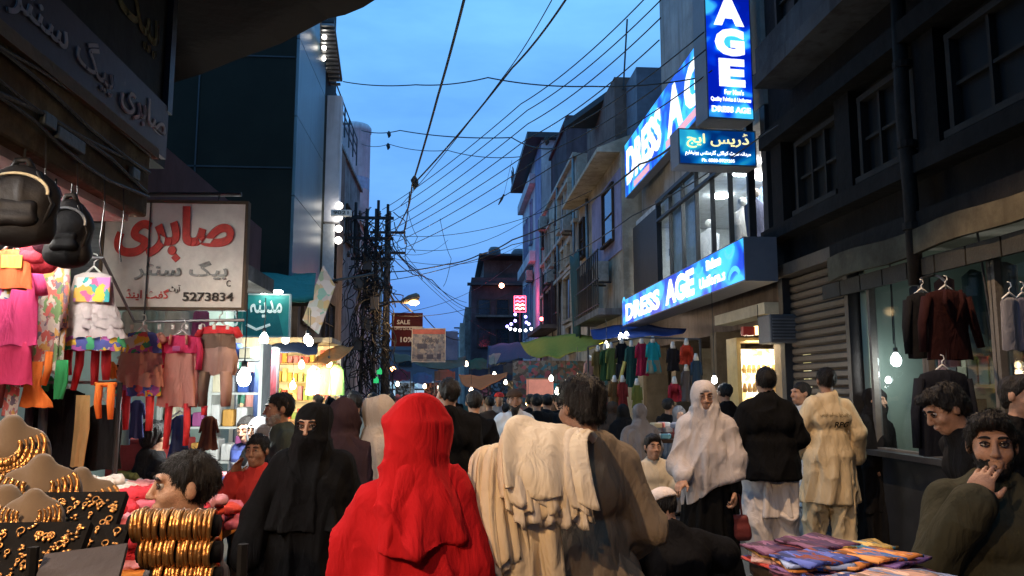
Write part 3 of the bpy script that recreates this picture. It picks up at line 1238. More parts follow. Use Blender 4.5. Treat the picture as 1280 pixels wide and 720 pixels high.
@garment
def niqab(t, J, S, hs, Rh, W, vox, sd, mat, drop=.42):
    s = SDF(vox, .05)
    s.ell(W((0, -.012, .03)), np.array((.097, .116, .106)) * hs, Rh)
    s.ell(W((0, .03, -.05)), np.array((.082, .09, .095)) * hs, Rh, .05)
    h, c = J['neck'], J['chest']
    s.loft([(h[2] + .07 * S, h[0], h[1] + .02, .098 * S, .115 * S), (h[2] - .03 * S, h[0], h[1], .155 * S, .13 * S), (h[2] - .1 * S, h[0], h[1], .20 * S, .145 * S), (h[2] - drop * S, c[0], c[1], .25 * S, .19 * S)], 7, .018 * S, int(sd), .07)
    s.ell(W((0, .13, .016)), np.array((.058, .075, .021)) * hs, Rh, .01, op=-1)
    s.build("veil", mat, t, folds(.009, 8, 2.0, sd + 1))


@garment
def shawl(t, J, S, hs, Rh, W, vox, sd, mat, hem=.80, tip=0.0, wide=1.0, name="shawl", face=True, amp=.012, tilt=.3):
    "large cloth over head, shoulders and arms down to the hips; tip lowers the hem on +x"
    s = SDF(vox, .06)
    s.ell(W((0, -.016, .03)), np.array((.094, .112, .104)) * hs, Rh)
    s.ell(W((0, .010, -.055)), np.array((.084, .092, .09)) * hs, Rh, .05)
    h, c, p = J['neck'], J['chest'], J['pelvis']
    s.loft([(h[2] + .06 * S, h[0], h[1] + .005, .104 * S, .104 * S), (h[2] - .03 * S, h[0], h[1], .155 * S, .125 * S), (h[2] - .10 * S, h[0], h[1], .20 * S * wide, .14 * S),
            (1.15 * S, c[0], c[1], .25 * S * wide, .175 * S), (.95 * S, p[0], p[1], .265 * S * wide, .19 * S), (hem * S - abs(tip), p[0], p[1], .255 * S * wide, .19 * S)], 8, .018 * S, int(sd), .06)
    for q in 'LR':
        s.cone(J['sh' + q], J['el' + q], .080 * S, .082 * S, .06)
        s.cone(J['el' + q], J['wr' + q] * .75 + J['el' + q] * .25, .082 * S, .074 * S, .06)
    s.cut(lambda x, y, z: hem * S - tip * np.clip((x - p[0]) / (.25 * S), -1, 1) + .02 * np.sin(x * 17 + sd) - z + 0 * y)
    if face:
        s.ell(W((0, .125, -.018)), np.array((.055, .075, .082)) * hs, Rh, .014, op=-1)
    s.build(name, mat, t, folds(amp, 7.5, 2.0, sd, tilt=tilt, fine=.22))


@garment
def cap(t, J, S, hs, Rh, W, vox, sd, mat):
    s = SDF(min(vox, .010), .015)
    s.ell(W((0, -.016, .045)), np.array((.098, .116, .092)) * hs, Rh)
    s.cut(lambda x, y, z: -(((x - W((0, 0, .042))[0]) * Rh[0, 2] + (y - W((0, 0, .042))[1]) * Rh[1, 2] + (z - W((0, 0, .042))[2]) * Rh[2, 2])))
    s.build("cap", mat, t)


@garment
def turban(t, J, S, hs, Rh, W, vox, sd, mat):
    s = SDF(vox, .03)
    s.ell(W((0, -.01, .075)), np.array((.105, .115, .06)) * hs, Rh)
    s.build("turban", mat, t, folds(.008, 20, 20, sd))


@garment
def cuff(t, J, S, hs, Rh, W, vox, sd, mat, side='R'):
    "embroidered band round one sleeve end"
    a, b = J['el' + side], J['wr' + side]
    d = Vector(b - a).normalized()
    q = d.to_track_quat('Z', 'Y').to_matrix().to_4x4()
    c = Vector(a + (b - a) * .88)
    m = MB()
    for k in range(3):
        m.torus(c + d * (-.035 + .035 * k), .062 * S, .006, q, 22, 6)
    rnd = random.Random(2)
    for k in range(70):
        an = rnd.uniform(0, 6.28)
        m.ball(c + q.to_3x3() @ Vector((.063 * S * math.cos(an), .063 * S * math.sin(an), rnd.uniform(-.09, .05))), .0055, 6, 4)
    m.build("cuff", mat, t, True)


def hum(label, px, top, Y, rz, vox, wear, **k):
    "stands a person whose head top is seen at pixel (px, top) at distance Y on the ground"
    p = P(px, top, Y)
    sit = k.get('pose', {}).get('sit') if k.get('pose') else None
    H = k.pop('H', None) or p.z
    ox = k.pop('dx', 0.0)
    return make_person(label, p.x + ox, Y + k.pop('dy', 0), H, rz, vox, wear, **k)
# ------------------------------------------------------------------ the street: ground, buildings, signs, poles, lamps
def part(mb, name, mat, parent, smooth=False, bevel=0.0):
    "a mesh written in world coordinates, parented to a thing"
    return mb.build(name, mat, parent, smooth, bevel, loc=-Vector(parent.location))


def rel(parent, m):
    return T(-Vector(parent.location)) @ m


def window(parent, mt, w, h, nx, nz, fm, pm, bw=.05, d=.08, name="window", sill=True, split=True):
    m = MB()
    m.box((-w / 2 - bw, -h / 2, 0), (-w / 2, h / 2, d)).box((w / 2, -h / 2, 0), (w / 2 + bw, h / 2, d))
    m.box((-w / 2 - bw, h / 2, 0), (w / 2 + bw, h / 2 + bw, d + .004)).box((-w / 2 - bw, -h / 2 - bw, 0), (w / 2 + bw, -h / 2, d + (.06 if sill else .004)))
    for i in range(1, nx):
        x = -w / 2 + w * i / nx
        m.box((x - bw * .3, -h / 2, 0), (x + bw * .3, h / 2, d * .7))
    for j in range(1, nz):
        y = -h / 2 + h * j / nz
        m.box((-w / 2, y - bw * .25, 0), (w / 2, y + bw * .25, d * .62))
    o = m.build(name, fm, parent, mtx=rel(parent, mt))
    if not split:
        nx, nz = 1, 1
    pw, ph = w / nx, h / nz
    me = MB().box((-pw / 2 + .002, -ph / 2 + .002, .006), (pw / 2 - .002, ph / 2 - .002, .016)).build("pane", pm, o)
    base = me
    k = 0
    for i in range(nx):
        for j in range(nz):
            q = base if k == 0 else base.copy()
            if k:
                COL.objects.link(q)
                q.parent = o
            q.matrix_local = T((-w / 2 + pw * (i + .5), -h / 2 + ph * (j + .5), 0))
            k += 1
    return o


def right_frame(x, y, z):
    return frame((x, y, z), (0, -1, 0))


def left_frame(x, y, z):
    return frame((x, y, z), (0, 1, 0))


def bulb(label, loc, strength, col, energy=0, r=.04, cord=.5, group=None, shade=0.0, deep=4.2):
    t = thing("light_bulb", label, "light bulb", loc, 0, group)
    g = glow("glow_%s_%g" % ('_'.join('%g' % c for c in col), strength), col, strength)
    MB().lathe([(.001, -r * 1.3), (r * .55, -r * 1.15), (r * .93, -r * .6), (r, 0), (r * .85, r * .6), (r * .45, r * 1.15), (r * .36, r * 1.5)], (0, 0, 0), 14).build("glass", g, t, True)
    MB().lathe([(r * .36, r * 1.45), (r * .42, r * 1.5), (r * .42, r * 2.4), (.001, r * 2.5)], (0, 0, 0), 10).build("socket", M("socket", (.05, .05, .05), .5), t, True)
    if cord:
        MB().tube([(0, 0, r * 2.4), (.004, .003, r * 2.4 + cord * .5), (0, 0, r * 2.4 + cord)], .005, 5).build("cord", M("cord", (.03, .03, .03), .6), t)
    if shade:                                   # unseen enamel reflector, added to keep the light below it
        h = r * deep
        MB().lathe([(r * .5, r * 2.0), (shade * .45, r * 1.6), (shade, r * 2.0 - h), (shade + .006, r * 2.0 - h), (shade * .45 + .006, r * 1.6 + .008), (r * .5, r * 2.0 + .01)], (0, 0, 0), 24).build("shade", M("enamel_shade", (.05, .08, .06), .4), t, True)
    if energy:
        l = bpy.data.lights.new("bulb_light", 'POINT')
        l.energy = energy
        l.color = col
        l.shadow_soft_size = r
        o = bpy.data.objects.new("bulb_light", l)
        COL.objects.link(o)
        o.parent = t
        o.location = (0, 0, -r * (1.45 if shade else 2.6))
        if shade:
            l.shadow_soft_size = .02
    return t


WARM = (1.0, .62, .28)
WHITE = (1.0, .93, .82)
COOL = (.80, .92, 1.0)

# ---- ground
G = M("earth", (.06, .055, .05), .95, .3, .8, .4, 6)
tag(MB().box((-300, -100, -.6), (300, 600, -.02)).build("ground", G), kind='structure')
ASPH = M("asphalt", (.050, .050, .055), .62, .45, 1.4, .6, 45, dirt=.6)
tag(MB().box((-4.2, -8, -.018), (4.6, 200, 0)).build("street", ASPH), kind='structure')

# ---- surfaces
CONC = M("concrete", (.26, .25, .24), .9, .3, 2.2, .35, 14, dirt=.75)
CONC_D = M("dark_concrete", (.075, .074, .075), .9, .4, 2.0, .4, 12, dirt=.8)
PLAST_W = M("white_plaster", (.60, .60, .64), .85, .2, 1.2, .2, 14, dirt=.5)
PLAST_B = M("blue_plaster", (.28, .33, .50), .85, .25, 1.5, .2, 14, dirt=.5)
PLAST_C = M("cream_plaster", (.54, .48, .38), .88, .25, 1.5, .25, 14, dirt=.65)
BEIGE = M("beige_render", (.58, .51, .43), .9, .28, 1.4, .3, 12, dirt=.5)
BROWN = M("brown_render", (.17, .13, .115), .9, .3, 1.6, .3, 12, dirt=.6)
MAROON = M("maroon_render", (.10, .07, .078), .9, .3, 1.6, .3, 12, dirt=.5)
WOOD_D = M("dark_wood", (.06, .04, .028), .7, .4, 5, .3, 30, stretch=(1, 1, .2))
WOOD = M("bare_wood", (.28, .17, .09), .7, .35, 5, .3, 30, stretch=(1, .3, 1))
STEEL = M("grey_steel", (.22, .23, .24), .45, .25, 4, .15, 30, metal=.6)
STEEL_D = M("dark_steel", (.035, .036, .04), .5, .3, 4, .15, 30, metal=.4)
PANE_D = M("dark_pane", (.012, .014, .018), .12, .2, 3, .02, 4)
PANE_B = M("sky_pane", (.05, .06, .09), .06, .2, 3, .02, 4)
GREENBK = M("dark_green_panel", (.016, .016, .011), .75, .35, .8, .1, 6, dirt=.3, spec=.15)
BLUEPAN = M("blue_grey_cladding", (.11, .175, .21), .4, .2, .9, .05, 6, dirt=.35)
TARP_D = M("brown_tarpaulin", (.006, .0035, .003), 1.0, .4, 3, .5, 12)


def shell(label, x0, x1, y0, y1, z1, wall, z0=0.0, name="building", parapet=.0, pm=None, group=None):
    t = thing(name, label, "building", ((x0 + x1) / 2, (y0 + y1) / 2, z0), 0, group)
    part(MB().box((x0, y0, z0), (x1, y1, z1)), "wall", wall, t)
    if parapet:
        m = MB()
        e = .1
        m.box((x0 - e, y0 - e, z1), (x1 + e, y1 + e, z1 + .12)).box((x0, y0, z1 + .12), (x1, y0 + .12, z1 + parapet))
        m.box((x0, y0 + .12, z1 + .12), (x0 + .12, y1, z1 + parapet))
        part(m, "parapet", pm or wall, t)
    return t


# ================= left side
# bag shop nearest on the left
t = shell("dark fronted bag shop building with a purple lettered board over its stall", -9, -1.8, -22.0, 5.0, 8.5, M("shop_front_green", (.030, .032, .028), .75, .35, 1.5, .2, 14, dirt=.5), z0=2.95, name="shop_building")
part(MB().box((-9, -3.0, 0), (-4.4, 5.0, 2.95)), "rear_wall", PLAST_C, t)
part(MB().box((-4.4, -3.0, 2.80), (-1.95, 5.0, 2.945)), "stall_ceiling", PLAST_C, t)
PURP = M("purple_board", (.050, .026, .034), .6, .3, 2, .1, 20, dirt=.4)
bd = part(MB().box((-1.8, -2.5, 2.99), (-1.77, 4.93, 3.32)), "name_board", PURP, t)
LET_W = M("dull_white_paint", (.42, .38, .40), .8, .3, 6, .1, 30)
LET_Y = M("dull_yellow_paint", (.20, .165, .075), .8, .45, 9, .1, 30)
lettering("صابری بیگ سنٹر", 1.75, .22, LET_W, bd, T((0, 0, 0)) @ left_frame(-1.768, 4.0, 3.17), "lettering", .01, .004, True)
lettering("سنٹر", .5, .22, LET_W, bd, T((0, 0, 0)) @ left_frame(-1.768, 2.7, 3.17), "lettering", .01, .004, True)
for (w, y, z, ww, hh) in (("صابری", 4.35, 4.35, .75, .5), ("بیگ", 4.45, 3.75, .6, .42), ("سنٹر", 3.3, 3.75, .9, .4), ("گفٹ", 3.55, 4.4, .7, .4)):
    lettering(w, ww, hh, LET_Y, t, rel(t, left_frame(-1.797, y, z)), "lettering", .008, .004, True)
part(MB().box((-1.8, 4.90, 3.29), (-1.765, 4.98, 8.4)), "corner_strip", STEEL_D, t)
# box beam over the stall with its wiring
b = thing("shop_beam", "grimy cream box beam running over the bag stall with loose wires nailed along it", "beam", (-1.65, 1, 2.62))
BEAM = M("grimy_cream_paint", (.23, .175, .095), .85, .5, 5.0, .35, 18, dirt=.95)
part(MB().box((-1.82, -2, 2.42), (-1.50, 3.97, 2.745)), "casing", BEAM, b, bevel=.012)
part(MB().box((-1.50, -2, 2.725), (-1.47, 4.0, 2.775)), "top_edge", M("beam_edge", (.16, .12, .08), .8), b)
part(MB().box((-1.80, -2, 2.385), (-1.56, 3.9, 2.419)), "soffit_board", M("pink_soffit", (.55, .40, .38), .8), b)
rnd = random.Random(5)
for k in range(5):
    z = 2.71 - .05 * k
    pts = [Vector((-1.487 + .01 * rnd.random(), y, z + .03 * math.sin(y * (2.3 + .4 * k) + k) - .012 * rnd.random() )) for y in np.linspace(-1.5, 3.92, 26)]
    part(MB().tube(pts, .007 + .002 * (k % 2), 5), "wire", M("wire_black", (.018, .016, .015), .6), b)
for k, (y, z, c) in enumerate(((2.45, 2.60, 0), (2.95, 2.56, 1), (3.12, 2.54, 0), (3.75, 2.58, 1))):
    part(MB().cbox((-1.485, y, z), (.012, .045 if c else .11, .026)), "junction_box", M("junction_box", (.05, .07, .075), .6), b, bevel=.006)
for y in (2.95, 3.2, 3.45, 3.65):
    part(MB().tube([(-1.49, y, 2.5), (-1.485, y + .01, 2.36), (-1.49, y, 2.2), (-1.48, y, 2.15)], .003, 4), "hook_wire", STEEL_D, b)
# tube lamp below the beam
tl = thing("tube_lamp", "white fluorescent tube lamp running under the cream beam over the bags", "lamp", (-1.95, 3.0, 2.42))
part(MB().box((-2.0, 1.6, 2.415), (-1.90, 4.2, 2.444)), "housing", M("white_metal", (.7, .7, .7), .5), tl)
part(MB().tube([(-1.95, 1.65, 2.39), (-1.95, 4.15, 2.39)], .019, 10), "tube", glow("tube_white", (1.0, .94, .88), 150.0), tl, True)

# lower pink wall beyond the bag shop and the party wall gap
t = shell("narrow building with a dull pink side wall behind the hanging signboard", -6, -2.05, 5.05, 8.6, 3.3, M("dull_pink_wall", (.085, .042, .05), .85, .3, 1.5, .2, 14, dirt=.4), z0=2.75, name="building")
part(MB().box((-6, 5.0, 2.60), (-1.9, 8.6, 2.745)), "canopy_slab", CONC_D, t)
part(MB().box((-6, 8.3, 0), (-2.3, 8.6, 2.6)), "rear_wall", M("mint_wall", (.42, .52, .46), .8, .2, 2, .1, 14), t)
# tarpaulin over the stall
t = thing("tarpaulin", "dark brown tarpaulin stretched overhead from the shop front above the stall", "tarpaulin", (-2, 5, 4.0))
cs = [Vector((-4.2, 7.6, 4.05)), P(252, 94, 6.2), P(410, 26, 5.3), P(478, -3, 4.9), Vector((.15, 4.0, 4.1)), Vector((.2, 2.6, 4.3)), Vector((-4.2, 2.6, 4.6))]
g = []
for i in range(13):
    k = i / 12
    far = None
    q = k * 3.999
    a = int(q)
    chain = [cs[0], cs[1], cs[2], cs[3], cs[4]]
    far = chain[a].lerp(chain[a + 1], q - a)
    near = cs[6].lerp(cs[5], k)
    g.append([far.lerp(near, j / 8) + Vector((0, 0, -.10 * math.sin(PI * j / 8) * (1 + .4 * math.sin(i * 1.7)) + .02 * math.sin(i * 2.3))) for j in range(9)])
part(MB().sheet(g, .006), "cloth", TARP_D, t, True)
for (a, c) in ((cs[0], Vector((-4.3, 8.4, 4.3))),):
    part(MB().tube([a, a.lerp(c, .5) - Vector((0, 0, .05)), c], .008, 5), "rope", M("rope", (.06, .04, .03), .9), t)

t = thing("tarpaulin", "unseen tarpaulin added across the lane behind the camera to darken the foreground", "tarpaulin", (0, -3, 4.6))  # overhead sheet out of view, added to hold sky light off the foreground
g = [[Vector((-1.9 + 4.9 * i / 12, -1.4 - 5.5 * j / 10, 4.75 - .30 * math.sin(PI * i / 12) - .06 * math.sin(j * 1.3 + i))) for j in range(11)] for i in range(13)]
part(MB().sheet(g, .006), "cloth", TARP_D, t, True)
for x, X2 in ((-1.9, -2.0), (3.0, 4.28)):
    part(MB().tube([(x, -1.4, 4.75), (X2, -1.3, 5.0)], .008, 5), "rope", M("rope", (.06, .04, .03), .9), t)

# dark panelled block with a blue grey street face
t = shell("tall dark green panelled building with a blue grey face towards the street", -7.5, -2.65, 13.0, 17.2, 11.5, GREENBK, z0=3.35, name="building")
m = MB()
for z in (5.2, 7.1, 9.0):
    m.box((-7.5, 12.985, z - .012), (-2.66, 12.999, z + .012))
for x in (-4.2, -5.8):
    m.box((x - .012, 12.985, 3.4), (x + .012, 12.999, 11.4))
part(m, "panel_joint", STEEL_D, t)
fac = MB()
for k in range(6):
    z = 3.40 + k * 1.35
    part(MB().box((-2.648, 13.02, z), (-2.60, 15.7, z + 1.335)), "panel", BLUEPAN, t)
part(MB().box((-7.5, 13.3, 0), (-3.4, 17.2, 3.345)), "ground_floor", PLAST_C, t)
# strip lit white fin with floodlights and slatted canopy
t = thing("sign_fin", "white projecting shop fin with floodlights under the slatted canopy", "shop sign", (-2.65, 16.6, 3.5))
part(MB().box((-2.95, 16.3, 5.0), (-2.35, 16.55, 7.7)), "casing", PLAST_W, t, bevel=.02)
part(MB().box((-2.85, 16.26, 3.6), (-2.42, 16.295, 4.95)), "lower_panel", M("fin_panel", (.5, .52, .54), .6), t)
for k in range(4):
    part(MB().ball((-2.33, 16.2, 4.6 + .24 * k), .075, 10, 6), "floodlight", glow("flood", WHITE, 9.0), t, True)
part(MB().box((-2.45, 15.9, 5.05), (-2.05, 16.0, 5.17)), "number_plate", M("plate_white", (.75, .75, .72), .6), t)
lettering("9021", .3, .07, M("plate_ink", (.05, .05, .05)), t, rel(t, frame((-2.25, 15.899, 5.11), (1, 0, 0))), "lettering", .01)
t = thing("slatted_canopy", "slatted metal canopy with strip lights jutting over the street at roof height", "canopy", (-2.5, 15, 8.0))
m = MB().box((-2.75, 13.6, 8.0), (-2.70, 16.8, 8.15))
m.add([P(400, 28, 13.9) + Vector((0, 0, 0)), P(418, 28, 13.9), P(428, 102, 16.7), P(400, 102, 16.7), P(400, 28, 13.9) + Vector((0, 0, .06)), P(418, 28, 13.9) + Vector((0, 0, .06)), P(428, 102, 16.7) + Vector((0, 0, .06)), P(400, 102, 16.7) + Vector((0, 0, .06))],
      ((0, 1, 2, 3), (4, 7, 6, 5), (0, 4, 5, 1), (1, 5, 6, 2), (2, 6, 7, 3), (3, 7, 4, 0)))
part(m, "deck", STEEL_D, t)
for k in range(15):
    y = 13.95 + 2.7 * k / 14
    zz = P(405, 28 + 74 * k / 14, y).z - .05
    part(MB().box((P(401, 60, y).x, y - .035, zz - .02), (P(418 + 10 * k / 14, 60, y).x - .02, y + .035, zz + .02)), "slat", STEEL, t)
for k in range(5):
    y = 14.3 + .52 * k
    part(MB().ball((P(405, 60, y).x, y, P(405, 28 + 74 * (y - 13.9) / 2.8, y).z - .12), .045, 8, 6), "strip_light", glow("strip", WHITE, 12.0), t, True)

# buildings further down on the left
t = shell("brown narrow building with a hoarding standing behind the pole", -7, -3.3, 17.3, 24, 8.6, BROWN, name="building")
part(MB().box((-3.29, 17.6, 3.0), (-3.22, 19.5, 8.0)), "column", M("dark_column", (.05, .035, .028), .8), t)
for k in range(3):
    window(t, left_frame(-3.29, 21.3, 3.3 + 1.8 * k), 1.6, 1.1, 2, 2, WOOD_D, PANE_B)
t = shell("grey roofed building with an open railing behind the white fin", -9, -3.9, 24.2, 33, 9.8, CONC, name="building", parapet=.7)
for k in range(3):
    window(t, left_frame(-3.89, 27 + 2.4 * k, 7.6), 1.3, 1.3, 2, 1, WOOD_D, PANE_B)
m = MB()
for k in range(7):
    m.tube([(-3.9, 24.3 + k * 1.2, 10.5), (-3.9, 24.3 + k * 1.2, 11.6)], .03, 6)
for z in (10.9, 11.25, 11.6):
    m.tube([(-3.9, 24.3, z), (-3.9, 31.5, z)], .025, 6)
part(m, "railing", STEEL_D, t)
t = thing("water_tower", "round white concrete tower rising behind the left hand roofs", "tower", (-5.05, 40, 0))
part(MB().lathe([(.78, 0), (.78, 14.6), (.82, 14.62), (.82, 14.85), (.70, 15.0), (.05, 15.15)], (-5.05, 40, 0), 26), "shaft", PLAST_W, t, True)
part(MB().lathe([(.786, 11.6), (.786, 12.2)], (-5.05, 40, 0), 26), "faded_band", M("faded_band", (.34, .36, .46), .8), t, True)
t = shell("low pale building at the foot of the round tower", -9, -4.2, 34, 48, 9.0, BEIGE, name="building", parapet=.5)
for k in range(4):
    window(t, left_frame(-4.19, 35.5 + 3 * k, 6.2), 1.4, 1.3, 2, 1, WOOD_D, PANE_D)

# street end
t = shell("long grey building closing the far end of the street", -12, 1.0, 74, 84, 5.2, M("far_grey", (.16, .15, .17), .9, .3, .4, .2, 6), name="building", parapet=.4)
part(MB().box((-5.6, 73.5, 1.75), (-1.6, 73.98, 2.35)), "shop_sign", printed("far_sign", [(.30, .42, .55), (.55, .68, .75), (.15, .25, .36), (.40, .60, .62)], 1.1, emis=.7, soft=True), t)
window(t, frame((-3.6, 73.96, 1.0), (1, 0, 0)), 3.6, 1.2, 5, 1, STEEL_D, glow("far_window", (.45, .62, .75), .8))
for k in range(4):
    window(t, frame((-9.5 + 2.6 * k, 73.99, 4.2), (1, 0, 0)), 1.1, .8, 2, 1, WOOD_D, PANE_D)
t = shell("hazy block on the skyline past the end of the street", -6, 3.5, 120, 130, 9.5, M("skyline_grey", (.20, .20, .26), .9, .3, .4, .2, 6), name="building")
for k in range(4):
    window(t, frame((-4.5 + 2.2 * k, 119.99, 7.6), (1, 0, 0)), 1.2, 1.2, 1, 1, WOOD_D, PANE_D, split=False)

# ================= right side, far to near
t = shell("dark stepped building with red lamps at the far right bend", 1.3, 6, 56, 66, 9.5, MAROON, name="building")
part(MB().box((2.2, 57, 9.5), (6, 66, 10.9)), "upper_storey", BROWN, t)
part(MB().box((1.0, 55.4, 8.9), (6, 56, 9.05)), "roof_slab", STEEL_D, t)
part(MB().box((1.8, 54.8, 10.9), (6.2, 66, 11.03)), "roof", STEEL_D, t)
for k in range(3):
    for j in range(2):
        window(t, frame((2.2 + 1.3 * k, 55.99, 5.2 + 2.1 * j), (1, 0, 0)), .8, 1.2, 1, 2, WOOD_D, PANE_D)
part(MB().box((1.6, 54.9, 6.6), (4.6, 55.9, 6.75)), "balcony", BROWN, t)
part(MB().ball(P(627, 357, 54.5), .18, 10, 6), "red_lamp", glow("red_lamp", (1.0, .35, .22), 16.0), t, True)
t = shell("low grey building stepping down towards the bend", .9, 1.29, 58, 70, 7.6, CONC, name="building")
part(MB().box((.55, 60, 0), (.899, 70, 6.6)), "lower_step", BEIGE, t)

t = shell("pale blue and white building with tall window slots and a dark roof slab", 4.05, 9, 36, 46, 13.2, PLAST_W, name="building")
part(MB().box((4.02, 36.0, 3.2), (4.045, 38.6, 13.1)), "blue_strip", PLAST_B, t)
part(MB().box((3.35, 35.6, 13.2), (9, 46.3, 13.45)), "roof_slab", STEEL_D, t)
m = MB()
for k in range(5):
    m.tube([(3.4, 44.0 + .4 * k, 13.45), (3.35, 44.1 + .4 * k, 14.1 + .2 * (k % 2))], .03, 5)
part(m, "starter_bar", STEEL_D, t)
for (y, z, h) in ((44.2, 9.6, 2.4), (42.8, 9.6, 2.4), (44.2, 5.8, 2.8), (42.6, 5.8, 2.8), (40.6, 6.2, 3.2), (40.5, 10.2, 2.2)):
    window(t, right_frame(4.04, y, z), .7, h, 1, 2, PLAST_B, PANE_B, .07)
for z in (7.9, 11.8):
    part(MB().box((3.75, 38.6, z), (4.049, 46, z + .5)), "band", PLAST_W, t)

t = shell("dark maroon building rising behind the beige front", 4.45, 9, 30.6, 35.6, 12.1, MAROON, name="building", parapet=.4)
t2 = shell("beige rendered building with framed windows and a red lit balcony", 4.0, 9, 25.2, 35.4, 9.3, BEIGE, name="building")
window(t2, right_frame(3.99, 27.6, 8.0), 2.6, 1.25, 2, 1, PLAST_C, M("curtain_pane", (.40, .36, .36), .3, .2, 2), .12, .16)
window(t2, right_frame(3.99, 32.2, 7.4), 2.2, 1.7, 3, 1, BEIGE, PANE_D, .1, .12)
window(t2, right_frame(3.99, 26.4, 6.2), .75, .7, 1, 1, PLAST_C, PANE_D, .1, .12)
window(t2, right_frame(3.99, 28.0, 6.2), .75, .7, 1, 1, PLAST_C, PANE_D, .1, .12)
window(t2, right_frame(3.99, 31.9, 4.9), 2.6, 1.6, 2, 1, MAROON, PANE_D, .1, .2)
window(t2, right_frame(3.99, 27.0, 4.7), 1.7, 1.5, 1, 1, PLAST_C, PANE_D, .1, .12)
window(t2, right_frame(3.99, 26.6, 3.3), 1.4, .8, 1, 1, PLAST_C, PANE_D, .1, .12)
for z in (5.6, 7.0, 9.2):
    part(MB().box((3.86, 25.2, z), (3.999, 35.4, z + .12)), "string_course", BEIGE, t2)
part(MB().box((3.3, 29.8, 3.9), (3.999, 35.2, 4.05)), "balcony", BROWN, t2)
part(MB().box((3.5, 33.4, 2.75), (3.56, 35.2, 3.6)), "small_sign", M("pale_sign", (.42, .46, .46), .6, .5, 4), t2)
part(MB().ball((3.8, 34.0, 4.62), .09, 10, 6), "red_lamp", glow("red_lamp2", (1.0, .12, .12), 12.0), t2, True)
for y in (25.35, 29.4, 35.2):
    part(MB().tube([(3.9, y, 2.8), (3.9, y, 9.2)], .05, 8), "drain_pipe", STEEL, t2, True)

t = shell("cream plastered building with deep eave between the beige front and the clothing shop", 4.0, 9, 18.4, 24.9, 7.3, PLAST_C, name="building")
m = MB()
m.add([(3.45, 18.6, 7.42), (3.45, 24.9, 7.42), (4.6, 24.9, 7.9), (4.6, 18.6, 7.9), (3.45, 18.6, 7.32), (3.45, 24.9, 7.32), (4.6, 24.9, 7.32), (4.6, 18.6, 7.32)], ((0, 3, 2, 1), (4, 5, 6, 7), (0, 1, 5, 4), (1, 2, 6, 5), (2, 3, 7, 6), (3, 0, 4, 7)))
part(m, "eave", PLAST_C, t)
part(MB().box((4.3, 20.5, 7.96), (9, 24.9, 10.0)), "roof_room", BROWN, t)
m = MB()
a, c = P(705, 160, 23.5), P(772, 112, 21.5)
m.add([a, c, c + Vector((2.8, 0, 0)), a + Vector((2.5, 0, 0)), a + Vector((0, 0, .18)), c + Vector((0, 0, .18)), c + Vector((2.8, 0, .18)), a + Vector((2.5, 0, .18))], ((0, 1, 2, 3), (4, 7, 6, 5), (0, 4, 5, 1), (1, 5, 6, 2), (2, 6, 7, 3), (3, 7, 4, 0)))
part(m, "shed_roof", STEEL_D, t)
part(MB().box((4.6, 19.2, 8.0), (8, 20.4, 9.75)), "roof_cabin", M("tin_sheet", (.10, .12, .16), .6, .4, 3, .2, 12), t)
part(MB().tube([P(779, 112, 20.5), P(784, 24, 20.5)], .025, 6), "aerial", STEEL_D, t)
part(MB().box((3.975, 18.45, 4.9), (3.998, 22.4, 6.9)), "lilac_wall", M("lilac_paint", (.34, .33, .50), .85, .2, 2, .2, 12, dirt=.4), t)
window(t, right_frame(3.97, 19.9, 6.0), 1.3, 1.4, 1, 2, WOOD_D, PANE_B, .05, .06)
part(MB().box((3.4, 18.5, 3.35), (3.999, 22.2, 3.5)), "balcony_slab", CONC, t)
m = MB()
for k in range(14):
    m.tube([(3.42, 18.6 + .27 * k, 3.5), (3.42, 18.6 + .27 * k, 4.9)], .018, 5)
for z in (3.6, 4.2, 4.9):
    m.tube([(3.42, 18.5, z), (3.42, 22.2, z)], .022, 5)
part(m, "balcony_grille", STEEL_D, t)
t = thing("shade_cloth", "teal shade cloth hung down beside the balcony grille", "shade cloth", (3.5, 22.4, 4.2))
g = [[Vector((3.42 + .05 * math.sin(i * 1.4) + .3 * (j / 8) * (i / 9) * .3, 21.4 + 1.5 * i / 9, 5.35 - 2.4 * j / 8 + .12 * math.sin(i))) for j in range(9)] for i in range(10)]
part(MB().sheet(g, .01), "cloth", cloth("teal_shade", (.055, .12, .13)), t, True)

# small wear and fittings on the middle right fronts
rnd = random.Random(40)
for k, (y, z, x) in enumerate(((26.2, 7.1, 3.99), (30.9, 6.0, 3.99), (20.0, 4.55, 3.96), (39.8, 7.3, 4.03), (33.2, 8.6, 3.99))):
    a = thing("air_conditioner", "small outdoor air conditioner unit on %s" % ["the near corner of the beige building", "the beige building beside the maroon window", "the lilac wall below the tall window", "the pale blue and white building", "the beige building below its top course"][k], "air conditioner", (x - .22, y, z))
    MB().cbox((0, 0, 0), (.16, .38, .26)).build("casing", M("ac_white", (.38, .38, .36), .6, .3, 4, dirt=.6), a, bevel=.02)
    MB().torus((-.162, .08, 0), .19, .012, Matrix.Rotation(PI / 2, 4, 'Y'), 20, 5).build("fan_guard", STEEL_D, a)
    MB().box((-.1, -.36, -.30), (.22, -.32, -.262)).build("bracket", STEEL_D, a)
    MB().box((-.1, .32, -.30), (.22, .36, -.262)).build("bracket", STEEL_D, a)
for k in range(4):
    y = 26.0 + 2.3 * k
    part(MB().tube([(3.97, y, 9.1), (3.95, y + .1, 7.2 - .4 * k), (3.97, y + .9, 5.0), (3.96, y + 1.0, 3.0)], .018, 5), "wall_cable", STEEL_D, t2)
